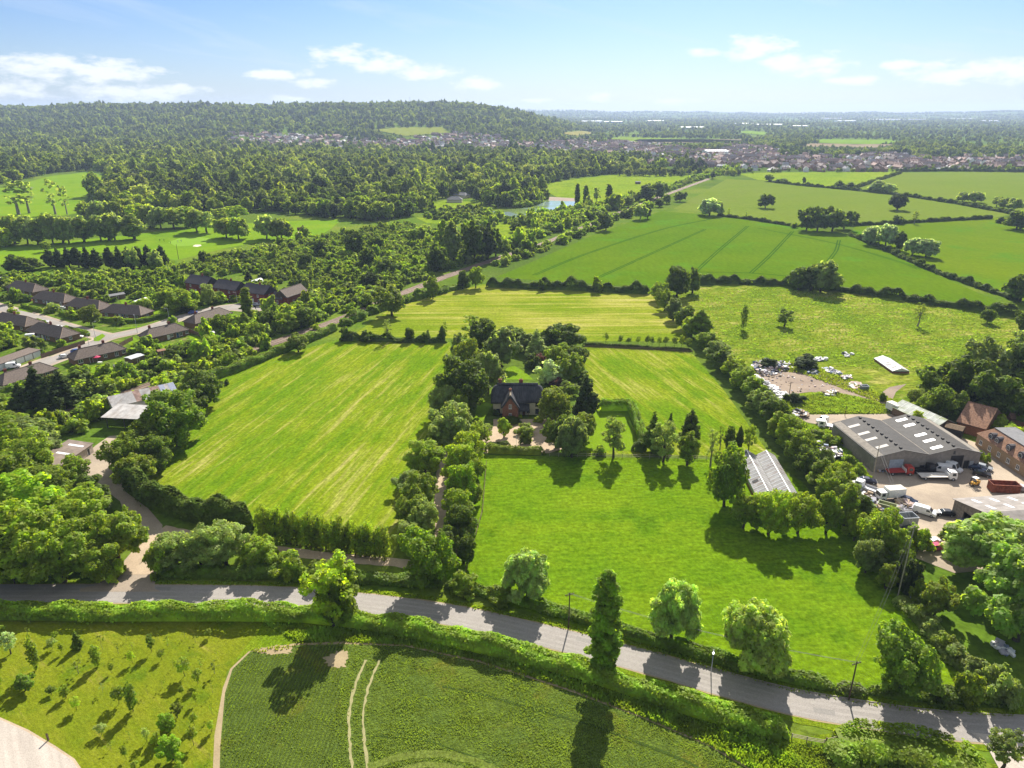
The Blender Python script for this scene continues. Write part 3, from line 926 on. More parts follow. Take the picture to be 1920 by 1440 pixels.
# roads
LANE = [(-160, 1112), (0, 1113), (150, 1113), (300, 1114), (500, 1117), (650, 1128), (800, 1146), (900, 1164), (1000, 1187), (1100, 1212), (1230, 1246), (1350, 1281), (1480, 1315),
        (1600, 1337), (1700, 1352), (1800, 1363), (1920, 1370), (2100, 1376)]
lane = spline(GP(LANE), 1.5)
tag(ribbon('verge', lane, 8.6, 0.045, VERGE, 0.2, 3), None, None, None, 'structure')
tag(ribbon('lane_edge', lane, 6.2, 0.055, EARTH, 0.12, 2), None, None, None, 'structure')
tag(ribbon('road', lane, 5.7, 0.07, ASPHALT, 0.03, 1), None, None, None, 'structure')
WEAR = road_mat('tyre_worn_asphalt', (0.29, 0.266, 0.243), (0.315, 0.29, 0.265), 0.2)
for off in (-1.9, -0.75, 0.75, 1.9):
    pts_ = []
    for i in range(len(lane) - 1):
        d = Vector((lane[i + 1][0] - lane[i][0], lane[i + 1][1] - lane[i][1])).normalized()
        pts_.append((lane[i][0] - d.y * off, lane[i][1] + d.x * off))
    tag(ribbon('road_wear', pts_, 0.55, 0.0745, WEAR, 0.12, int(off * 10) + 50), None, None, None, 'structure')
PATCH = road_mat('asphalt_patch', (0.22, 0.205, 0.19), (0.25, 0.235, 0.215), 0.4)
for a, b, dx in ((0.22, 0.235, 1.6), (0.47, 0.49, -1.3), (0.61, 0.64, 1.4), (0.79, 0.8, -0.8)):
    i0, i1 = int(a * len(lane)), max(int(a * len(lane)) + 3, int(b * len(lane)))
    tag(ribbon('road_patch', [(x, y + dx) for x, y in lane[i0:i1]], 1.1, 0.078, PATCH, 0.03, i0), None, None, None, 'structure')
# concrete kerbs by the right-hand bend of the lane, the bank side of the verge
KERB = plain('kerb_concrete', (0.3, 0.27, 0.23), 0.9)
i0 = int(0.70 * len(lane))
k_pts = []
for i in range(i0, len(lane) - 1):
    d = Vector((lane[i + 1][0] - lane[i][0], lane[i + 1][1] - lane[i][1])).normalized()
    k_pts.append((lane[i][0] - d.y * 3.0, lane[i][1] + d.x * 3.0))
tag(ribbon('kerb', k_pts, 0.16, 0.17, KERB, 0, 0, 0.16), None, None, None, 'structure')
field('driveway', [(150, 1104), (180, 1098), (215, 1072), (252, 1030), (258, 1000), (250, 960), (300, 980), (310, 1004), (300, 1030), (292, 1072), (290, 1104), (302, 1110), (150, 1110)], CONCRETE, 0.085)
field('driveway', [(215, 1078), (252, 1030), (262, 1005), (312, 1004), (300, 1030), (290, 1078)], GRAVEL, 0.1)
field('farm_track', [(246, 1000), (225, 940), (178, 905), (150, 880), (150, 862), (180, 835), (205, 818), (236, 815), (240, 840), (215, 880), (235, 905), (262, 935), (305, 985), (300, 1010)], CONCRETE, 0.06)
tag(ribbon('drive', spline(GP([(302, 992), (400, 1012), (520, 1032), (640, 1046), (745, 1055), (800, 1062), (826, 1030), (828, 980), (826, 930), (830, 880), (845, 840), (880, 828), (915, 820)]), 1.2), 3.0, 0.065, GRAVEL, 0.15, 5), None, None, None, 'structure')
field('forecourt', [(905, 850), (905, 812), (925, 800), (925, 786), (1040, 786), (1060, 800), (1060, 840), (1030, 850)], GRAVEL, 0.06)
field('yard', [(1475, 778), (1720, 776), (1740, 800), (1830, 830), (1960, 905), (1960, 1060), (1790, 1075), (1700, 1040), (1660, 975), (1600, 935), (1560, 880), (1545, 860), (1555, 800), (1480, 786)], CONCRETE, 0.06)
field('bare_ground', [(1408, 700), (1440, 683), (1500, 690), (1560, 705), (1640, 740), (1660, 755), (1600, 742), (1520, 735), (1480, 740), (1455, 735)], DIRT, 0.07)
field('bare_ground', [(1640, 745), (1668, 726), (1700, 720), (1680, 735), (1672, 752), (1700, 775), (1670, 775)], DIRT, 0.065)
field('bare_ground', [(1545, 870), (1590, 880), (1640, 920), (1600, 930), (1560, 905)], DIRT, 0.07)
field('parking_ground', [(-80, 1345), (0, 1349), (50, 1372), (100, 1402), (135, 1425), (160, 1460), (160, 1540), (-80, 1540)], PALEPAD, 0.06)
field('parking_edge', [(-80, 1341), (0, 1345), (54, 1369), (104, 1399), (140, 1423), (166, 1460), (166, 1540), (-80, 1540)], GRAVEL, 0.045)
field('driveway', [(1820, 1374), (1960, 1388), (1960, 1500), (1880, 1500), (1872, 1440), (1850, 1400)], PALEPAD, 0.09)
# estate roads
for pth, w in (([(-60, 560), (0, 577), (60, 594), (130, 615), (200, 632)], 6.0), ([(60, 690), (130, 663), (200, 634), (270, 618), (340, 596), (400, 580)], 6.0),
               ([(395, 582), (440, 576), (480, 578), (500, 572)], 10), ([(0, 722), (60, 690), (110, 670)], 8)):
    ez = 0.07 + 0.006 * len([o for o in bpy.data.objects if o.name.startswith('estate_road')])
    tag(ribbon('estate_road', spline(GP(pth), 2), w, ez, ESTATE, 0.05, 1), None, None, None, 'structure')
    tag(ribbon('pavement', spline(GP(pth), 2), w + 3.4, ez - 0.03, CONCRETE, 0.05, 1), None, None, None, 'structure')
for pix in ([(176, 634), (192, 626), (198, 630), (186, 640), (176, 640)], [(215, 616), (270, 611), (262, 614), (225, 618)], [(35, 578), (64, 583), (60, 587), (36, 582)]):
    field('lawn', pix, LAWN, 0.105)
# railway
RAIL = [(1330, 335), (1257, 362), (1148, 404), (1018, 457), (940, 482), (830, 521), (740, 556), (640, 598), (500, 648), (377, 690), (250, 733), (117, 778), (0, 816), (-90, 842)]
rail = spline(GP(RAIL), 5)
tag(ribbon('railway_bed', rail, 6.2, 0.07, BALLAST, 0.3, 2), None, None, None, 'structure')
RAILM = plain('rail_steel', (0.2, 0.13, 0.09), 0.5, 0.5, 0.6)
for off in (-2.5, -1.07, 1.07, 2.5):
    pts = []
    for i in range(len(rail) - 1):
        d = Vector((rail[i + 1][0] - rail[i][0], rail[i + 1][1] - rail[i][1])).normalized()
        pts.append((rail[i][0] - d.y * off, rail[i][1] + d.x * off))
    tag(ribbon('railway_track', pts, 0.12, 0.2, RAILM, 0, 0, 0.12), None, None, None, 'structure')
# pond
wm, wt = new_mat('pond_water')
wp = wt.pos()
wc = wt.mix(wt.ramp(wt.noise(wt.pos(0, (1, 1, 1), (0, 0, 0)), 0.025, 3), 0.45, 0.55), (0.2, 0.28, 0.26), (0.16, 0.23, 0.06))
wt.out(wt.principled(wc, 0.12, 0.5, 0, wt.noise(wp, 1.5, 3), 0.1, 0.1))
field('pond', [(880, 396), (935, 396), (1000, 388), (1025, 376), (1085, 378), (1086, 386), (1050, 392), (1010, 402), (960, 408), (890, 404)], wm, 0.09)
field('pond_bank', [(1028, 376), (1030, 369), (1080, 372), (1084, 380)], DIRT, 0.065)
field('clearing', [(800, 384), (835, 376), (880, 378), (900, 388), (870, 394), (820, 392)], PASTURE, 0.05)
# ------------------------------------------------------------------ trees and hedges traced from the photograph
ORD = ['first', 'second', 'third', 'fourth', 'fifth', 'sixth', 'seventh', 'eighth', 'ninth', 'tenth', 'eleventh', 'twelfth', 'thirteenth', 'fourteenth',
       'fifteenth', 'sixteenth', 'seventeenth', 'eighteenth', 'nineteenth', 'twentieth', 'twenty-first', 'twenty-second', 'twenty-third', 'twenty-fourth',
       'twenty-fifth', 'twenty-sixth', 'twenty-seventh', 'twenty-eighth', 'twenty-ninth', 'thirtieth', 'thirty-first', 'thirty-second']

# beside the lane
tree('open', 628, 1172, 1050, 112, BRIGHT, 'bright green ash tree leaning out of the hedge on the field side of the lane', lod=0)
tree('broad', 640, 1170, 1075, 75, MID, 'lower leafy ash stem rising through the roadside hedge by the bright ash tree')
tree('poplar', 1130, 1268, 1060, 66, (0.21, 0.33, 0.02), 'tall narrow poplar standing alone in the roadside hedge, casting a long shadow')
tree('willow', 988, 1128, 1035, 92, (0.36, 0.47, 0.13), 'pale round willow at the lane edge nearest the drive entrance')
tree('willow', 1258, 1210, 1095, 100, (0.36, 0.48, 0.11), 'pale round willow in the lane hedge just past the tall poplar')
tree('willow', 1410, 1252, 1133, 130, (0.38, 0.48, 0.09), 'wide yellow-green willow in the lane hedge, broadest of the three willows')
tree('broad', 1687, 1300, 1184, 116, (0.16, 0.235, 0.02), 'dark dome-shaped oak at the lane corner of the green paddock')
tree('willow', 1845, 1085, 975, 175, (0.32, 0.42, 0.1), 'huge weeping willow with pale top beside the farm yard')
tree('willow', 1905, 1200, 1045, 190, (0.24, 0.35, 0.045), 'huge dark green weeping willow nearer the lane than the pale one')
tree('willow', 1790, 1035, 985, 60, (0.26, 0.297, 0.0427), 'small pale willow limb drooping over the yard edge')
tree('open', 1876, 1445, 1368, 74, GREY, 'sparse feathery tree at the end of the broad clipped hedge')
tree('broad', 1752, 1155, 1085, 66, (0.248, 0.221, 0.0209), 'brownish round tree in the bramble strip below the willows')
for i, (x, b, t, w_, tn) in enumerate(((1870, 1312, 1252, 66, 'grey'), (1808, 1316, 1262, 60, 'mid'), (1765, 1318, 1286, 55, 'dark'), (1700, 1115, 1050, 48, 'deep'), (1720, 1135, 1088, 45, 'mid'),
                                       (1790, 1240, 1210, 50, 'grey'), (1830, 1275, 1238, 55, 'grey'), (1745, 1190, 1160, 42, 'grey'), (1725, 1165, 1135, 36, 'mid'), (1770, 1215, 1185, 44, 'olive'))):
    tree('shrub', x, b, t, w_, tn, ['bushy thorn shrub on the lane hedge at its far corner', 'upright leafy shrub in the corner of the paddock by the lane hedge', 'low dark shrub in the lane hedge past the dome-shaped oak',
                                    'dark narrow evergreen shrub where the yard hedge meets the paddock', 'mid green shrub below the dark evergreen in the bramble strip', 'greyish bramble mound with white flowers halfway down the strip',
                                    'largest greyish bramble mound near the lane end of the strip', 'greyish bramble mound by the broken white rail', 'small green bush at the yard end of the bramble strip', 'olive bramble mound beside the brownish round tree'][i])
# shrubs and trees behind the lane, between the driveway and the drive
for i, (k, x, b, t, w_, tn) in enumerate((('broad', 330, 1062, 1002, 78, 'grey'), ('broad', 378, 1062, 992, 74, 'grey'), ('broad', 425, 1058, 983, 88, PALE), ('broad', 490, 1062, 1008, 72, 'mid'), ('shrub', 302, 1078, 1022, 46, 'mid'),
                                          ('shrub', 545, 1082, 1038, 70, 'mid'), ('shrub', 610, 1086, 1052, 70, 'mid'), ('broad', 806, 1098, 988, 96, (0.142, 0.259, 0.0114)), ('shrub', 872, 1112, 1078, 60, 'mid'), ('shrub', 935, 1130, 1098, 60, 'mid'))):
    tree(k, x, b, t, w_, tn, ['grey-green rounded tree next to the gate posts of the driveway', 'grey-green bushy tree between the gate posts and the frosted pale tree', 'frosted pale green tree behind the lane hedge', 'mid green tree behind the lane hedge with straggly top',
                              'leafy shrub at the driveway corner by the lane', 'shrub behind the lane hedge under the tall screen of saplings', 'low shrub behind the lane hedge before the bright ash', 'deep green round tree at the bend of the gravel drive',
                              'bush in the lane hedge beside the drive bend', 'bush in the lane hedge near the first pale willow'][i])

# the dense wood between the farm track and the lane
CW = [('broad', 60, 1010, 885, 165, (0.268, 0.388, 0.0152)), ('broad', 150, 1012, 925, 125, 'bright'), ('broad', 222, 1052, 958, 100, 'mid'), ('broad', 38, 1085, 968, 150, 'bright'), ('broad', 122, 1092, 985, 120, 'mid'), ('broad', 188, 1092, 1020, 80, 'mid'),
      ('broad', 95, 955, 880, 105, 'mid'), ('broad', 20, 945, 850, 110, 'mid'), ('tall', 180, 960, 885, 80, 'dark'), ('broad', 138, 915, 862, 62, 'mid'), ('broad', 60, 895, 815, 100, 'mid'), ('broad', 10, 880, 800, 90, 'mid'),
      ('broad', 66, 866, 812, 80, 'grey'), ('shrub', 215, 1085, 1050, 50, 'bright'), ('tall', 5, 1040, 930, 100, 'mid'), ('broad', 240, 1010, 950, 50, 'mid'), ('broad', -40, 1080, 960, 120, 'mid'), ('broad', 85, 1060, 960, 100, (0.246, 0.337, 0.0152)),
      ('broad', 70, 845, 785, 90, 'grey'), ('broad', 20, 830, 775, 80, 'mid'), ('shrub', 128, 905, 875, 50, 'olive')]
CWL = ['huge bright green crown at the middle of the wood by the lane', 'bright broad crown beside the farm track bend', 'mid green tree at the wood corner beside the driveway', 'broad bright crown by the lane at the photo edge', 'rounded mid green tree above the lane hedge bank', 'smaller tree at the lane corner of the driveway wood',
       'mid green crown behind the huge bright one', 'mid green crown at the photo edge behind the huge bright one', 'tall dark tree beside the farm track in the lane wood', 'mid green crown hiding one end of the long low shed', 'rounded tree between the low shed and the photo edge', 'tree at the photo edge level with the low shed',
       'grey-green tree just behind the low shed', 'bright low shrub on the bank beside the driveway mouth', 'tall crown at the photo edge in the lane wood', 'narrow crown hanging over the driveway', 'crown mostly beyond the photo edge by the lane', 'yellowish crown between the two brightest crowns of the lane wood',
       'grey-green crown near the white caravan roof', 'mid green crown near the railway platform', 'olive bush against the low shed wall']
for a, l in zip(CW, CWL):
    tree(*a, label=l)
# the big trees along the yard side of the mown paddock
for a, l in zip([('broad', 388, 762, 700, 66, 'dark'), ('broad', 330, 835, 735, 112, (0.142, 0.233, 0.0114)), ('broad', 285, 858, 782, 82, 'mid'), ('broad', 245, 888, 815, 92, 'mid'), ('broad', 352, 790, 722, 72, 'dark'), ('broad', 262, 912, 850, 76, (0.213, 0.259, 0.0152)), ('broad', 305, 880, 815, 62, 'dark'),
                 ('tall', 366, 745, 690, 48, 'mid'), ('shrub', 425, 722, 712, 12, 'dark')],
                ['dark round tree at the far end of the row by the barn', 'largest deep green tree covering the barn roof', 'mid green tree in front of the open barn', 'ragged mid green tree overhanging the farm track', 'dark tree between the two biggest crowns by the barn', 'olive-green tree where the row meets the dark conifer hedge',
                 'dark tree on the paddock side of the barn row', 'slim tree at the railway end of the barn row', 'tiny dark bush alone in the corner of the mown paddock']):
    tree(*a, label=l)

# avenue along the gravel drive
WEST = [(798, 888, 828, 72, 'mid'), (770, 925, 885, 62, 'grey'), (792, 960, 895, 66, 'mid'), (768, 985, 930, 58, 'mid'), (798, 1000, 938, 56, 'grey'), (765, 1030, 978, 50, 'grey'), (785, 1045, 1000, 46, 'mid'), (815, 850, 812, 40, 'mid')]
EAST = [(893, 838, 792, 52, 'yellow'), (880, 872, 806, 62, 'yellow'), (866, 905, 830, 66, 'bright'), (885, 912, 850, 46, 'mid'), (868, 945, 868, 62, (0.213, 0.31, 0.0152)), (890, 945, 905, 36, 'olive'), (862, 985, 915, 62, 'mid'), (868, 1020, 945, 66, 'dark'), (855, 1045, 985, 56, 'dark'), (870, 1058, 1000, 44, 'dark')]
for i, (x, b, t, w_, tn) in enumerate(sorted(WEST, key=lambda q: -q[1])):
    tree('broad', x, b, t, w_, tn, '%s tree from the lane on the mown-paddock side of the drive' % ORD[i], 'trees lining the gravel drive')
for i, (x, b, t, w_, tn) in enumerate(sorted(EAST, key=lambda q: -q[1])):
    tree('broad', x, b, t, w_, tn, '%s tree from the lane on the green-paddock side of the drive' % ORD[i], 'trees lining the gravel drive')

# the grove round the thatched house
for k, x, b, t, w_, tn, l in (
    ('broad', 868, 778, 672, 98, 'dark', 'massive dark tree beside the thatched roof'), ('willow', 915, 738, 662, 66, 'grey', 'grey-green drooping tree behind the dark one at the thatched house'),
    ('broad', 848, 838, 750, 88, PALE, 'pale blue-green tree at the corner of the forecourt'), ('broad', 833, 790, 722, 58, 'grey', 'grey tree at the mown-paddock edge near the house'),
    ('broad', 858, 800, 735, 50, 'mid', 'mid green tree between the pale tree and the massive dark tree'), ('sparse', 885, 655, 588, 62, 'mid', 'tall thin-topped tree at the back of the grove'),
    ('tall', 860, 690, 620, 42, 'grey', 'slim grey tree on the paddock edge of the grove'), ('broad', 875, 705, 635, 50, 'olive', 'olive tree behind the massive dark tree'),
    ('willow', 940, 688, 615, 74, 'grey', 'broad grey-green tree behind the house lawn'), ('tall', 985, 660, 622, 44, 'grey', 'slim grey tree past the lawn behind the house'), ('conifer', 1005, 672, 615, 42, PALE, 'pale blue conifer behind the house lawn'),
    ('broad', 1052, 660, 606, 76, 'dark', 'dark spreading tree at the back corner of the grove'), ('broad', 1082, 690, 648, 48, 'dark', 'dark round tree beside the garden paddock, behind the house'), ('broad', 1045, 690, 645, 50, 'mid', 'mid green tree in the garden thicket'),
    ('broad', 1068, 715, 665, 56, 'mid', 'rounded green tree beside the white-blossoming bush'), ('shrub', 1030, 718, 676, 58, SILVER, 'large white-blossoming bush behind the house'), ('shrub', 1000, 690, 665, 34, 'dark', 'dark yew bush at the lawn edge'),
    ('shrub', 1012, 685, 662, 26, 'purple', 'purple-leaved bush at the lawn edge'), ('shrub', 1045, 728, 708, 34, 'purple', 'purple-leaved bush by the gable of the house'), ('broad', 1038, 790, 728, 68, (0.213, 0.259, 0.019), 'round olive tree hiding the end wall of the house'),
    ('conifer', 1097, 785, 700, 52, 'deep', 'dark blue-green conifer beside the clipped yew enclosure'), ('broad', 1090, 830, 772, 60, 'olive', 'olive-brown tree between the conifer and the fence'), ('broad', 1042, 840, 782, 50, 'dark', 'dark olive tree by the forecourt turning'),
    ('willow', 1072, 858, 782, 66, 'grey', 'grey-green round willow at the paddock fence'), ('tall', 945, 820, 780, 30, 'bright', 'small bright green tree on the forecourt'), ('open', 914, 826, 795, 28, 'pale', 'small pale flowering tree on the forecourt edge'),
    ('shrub', 985, 812, 796, 40, 'olive', 'olive shrub in the forecourt bed'), ('shrub', 986, 832, 806, 28, 'dark', 'dark clipped mound in the forecourt bed'), ('shrub', 958, 792, 782, 40, 'dark', 'dark planting under the brick gable'), ('shrub', 930, 779, 768, 18, 'dark', 'dark shrub at the cream wall corner'),
    ('shrub', 1010, 792, 780, 22, 'yellow', 'yellow-green bush by the cream wall'), ('shrub', 975, 785, 777, 10, 'yellow', 'small yellow-green bush by the brick gable'), ('broad', 910, 660, 600, 56, 'dark', 'dark tree behind the thin-topped tree'), ('broad', 965, 650, 612, 50, 'dark', 'dark tree at the hay field side of the grove'),
    ('tall', 1020, 655, 618, 34, 'mid', 'slim tree at the hay field side of the grove'), ('shrub', 1065, 738, 716, 46, 'mid', 'mid green shrub near the dark conifer'), ('shrub', 1085, 705, 686, 40, 'mid', 'green shrub on the garden paddock edge'), ('shrub', 1125, 852, 835, 26, 'mid', 'small shrub at the post and rail fence'),
    ('broad', 1040, 655, 628, 40, 'mid', 'small green tree at the hay field edge beside the dark spreading tree'), ('shrub', 1095, 720, 704, 30, 'dark', 'dark shrub below the garden paddock edge')):
    tree(k, x, b, t, w_, tn, l)
# trees along the fence between the two right-hand paddocks
for k, x, b, t, w_, tn, l in (
    ('open', 1150, 858, 784, 54, 'grey', 'thin grey-green birch on the fence nearest the house'), ('conifer', 1222, 850, 768, 42, 'dark', 'feathery dark larch in the fence row'), ('open', 1243, 866, 792, 58, 'grey', 'grey-green birch in front of the two larches'),
    ('conifer', 1254, 830, 772, 24, 'deep', 'narrow dark larch behind the grey-green birch'), ('conifer', 1293, 830, 764, 50, 'dark', 'tallest dark larch of the fence row'), ('tall', 1288, 872, 804, 46, 'mid', 'leafy tree in front of the tallest larch'),
    ('sparse', 1332, 875, 800, 30, 'grey', 'thin spindly tree on the fence by the glasshouse'), ('sparse', 1348, 850, 797, 20, 'mid', 'first slim tree behind the glasshouse'), ('tall', 1366, 848, 795, 26, 'dark', 'second slim tree behind the glasshouse'),
    ('tall', 1384, 848, 797, 20, 'dark', 'third slim tree behind the glasshouse, darkest'), ('open', 1402, 850, 795, 28, 'mid', 'fourth slim tree behind the glasshouse'), ('broad', 1357, 950, 838, 74, (0.16, 0.233, 0.0152), 'big dark round tree at the front corner of the glasshouse'),
    ('broad', 1393, 990, 918, 64, 'mid', 'first tree of the clump in front of the glasshouse'), ('broad', 1440, 1002, 918, 78, 'bright', 'bright middle tree of the clump in front of the glasshouse'), ('broad', 1495, 1000, 922, 72, (0.268, 0.337, 0.019), 'last tree of the clump in front of the glasshouse'),
    ('tall', 1548, 1000, 915, 50, 'mid', 'slim tree between the glasshouse clump and the boundary'), ('tall', 1582, 990, 905, 52, 'mid', 'slim tree on the boundary beside the clump'), ('tall', 1418, 990, 930, 40, 'mid', 'narrow tree within the glasshouse clump')):
    tree(k, x, b, t, w_, tn, l)
# the boundary row running from the hay field down to the yard
BR = [(1232, 560, 528, 34), (1246, 578, 543, 36), (1262, 596, 556, 38), (1282, 612, 575, 40), (1312, 632, 580, 58), (1296, 626, 592, 36), (1325, 652, 622, 44), (1345, 672, 640, 46), (1352, 690, 652, 44), (1375, 705, 668, 52), (1392, 728, 688, 52), (1412, 748, 704, 56), (1425, 772, 728, 54),
      (1448, 792, 745, 58), (1455, 818, 770, 52), (1478, 838, 782, 60), (1498, 862, 808, 60), (1512, 890, 838, 54), (1535, 912, 858, 60), (1556, 942, 884, 60), (1580, 962, 905, 58), (1612, 985, 925, 60), (1640, 1040, 955, 74), (1622, 1070, 1010, 50), (1668, 1062, 985, 62), (1690, 1090, 1030, 50), (1600, 1010, 955, 48), (1660, 1100, 1055, 44), (1540, 880, 838, 44), (1570, 905, 865, 44)]
for i, (x, b, t, w_) in enumerate(sorted(BR, key=lambda q: q[1])):
    tree(['broad', 'broad', 'tall'][i % 3], x, b + 4, t, w_, ['mid', (0.213, 0.285, 0.0171), 'grey', 'dark', (0.248, 0.31, 0.019)][i % 5], '%s tree down the boundary row from the hay field to the yard' % ORD[i], 'trees of the long boundary row')
# the wood behind the warehouse
for i, (x, b, t, w_, tn) in enumerate(((1752, 750, 690, 70, 'dark'), (1790, 755, 662, 92, 'dark'), (1850, 735, 640, 92, 'grey'), (1905, 745, 640, 90, 'dark'), (1838, 775, 690, 96, 'dark'), (1890, 790, 715, 90, 'dark'), (1815, 775, 722, 66, 'deep'), (1775, 785, 725, 60, 'dark'), (1735, 778, 735, 44, 'mid'),
                                       (1930, 690, 610, 80, 'grey'), (1960, 760, 660, 110, 'mid'), (1720, 760, 728, 40, 'olive'), (1865, 690, 652, 50, 'grey'))):
    tree('broad', x, b, t, w_, tn, ['dark tree at the field corner of the wood behind the warehouse', 'tall dark tree at the front of the wood behind the warehouse', 'grey-green tree at the back of the wood behind the warehouse', 'dark tree at the photo edge of the warehouse wood', 'wide dark tree above the orange barn', 'dark tree behind the office block',
                                    'very dark tree beside the orange barn roof', 'dark round tree near the pale roofed shed', 'small mid green tree beside the parked lorry', 'grey tree beyond the warehouse wood at the photo edge', 'mid green crown mostly beyond the photo edge', 'olive bush where the track leaves the yard', 'grey bushy tree with pale blossom behind the warehouse wood'][i])
for i, (x, b, t, w_, tn) in enumerate(((1905, 835, 800, 70, 'yellow'), (1870, 810, 780, 50, 'bright'), (1720, 800, 775, 36, 'yellow'), (1755, 800, 782, 30, 'bright'), (1838, 862, 846, 14, 'mid'), (1848, 868, 850, 14, 'mid'), (1492, 755, 737, 34, 'deep'), (1475, 750, 738, 20, 'dark'), (1510, 690, 668, 50, 'deep'), (1440, 690, 672, 36, 'deep'),
                                       (1655, 752, 736, 14, 'dark'), (1560, 835, 815, 40, 'mid'), (1545, 870, 848, 40, 'grey'), (1590, 905, 890, 34, 'mid'), (1520, 850, 832, 30, 'grey'), (1690, 1035, 1000, 40, 'bright'), (1718, 1030, 985, 52, 'mid'), (1610, 890, 870, 24, 'bright'), (1530, 820, 806, 34, 'mid'), (1590, 868, 852, 26, 'mid'))):
    tree('shrub', x, b, t, w_, tn, ['yellow-green bush behind the office roof', 'bright bush beside the orange barn', 'yellow-green bush between the lorry and the pale roofed shed', 'bright bush next to the pale roofed shed', 'small ivy bush against the office wall nearer the barn', 'small ivy bush against the office wall', 'dark laurel by the rubbish heaps', 'small dark bush at the white heap',
                                    'dark bush behind the scrap heaps', 'dark bush at the back of the tipped rubbish', 'dark bush beside the water tank', 'weedy bush beside the warehouse corner', 'weedy bush above the fly-tipped bags', 'weedy bush beside the fly-tipped bags', 'weedy bush at the end of the boundary row', 'bright bush at the yard fence', 'mid green tree-like bush hiding the pink car',
                                    'bright weeds at the foot of the warehouse wall', 'weedy bush behind the white cab', 'weeds halfway along the warehouse wall'][i])
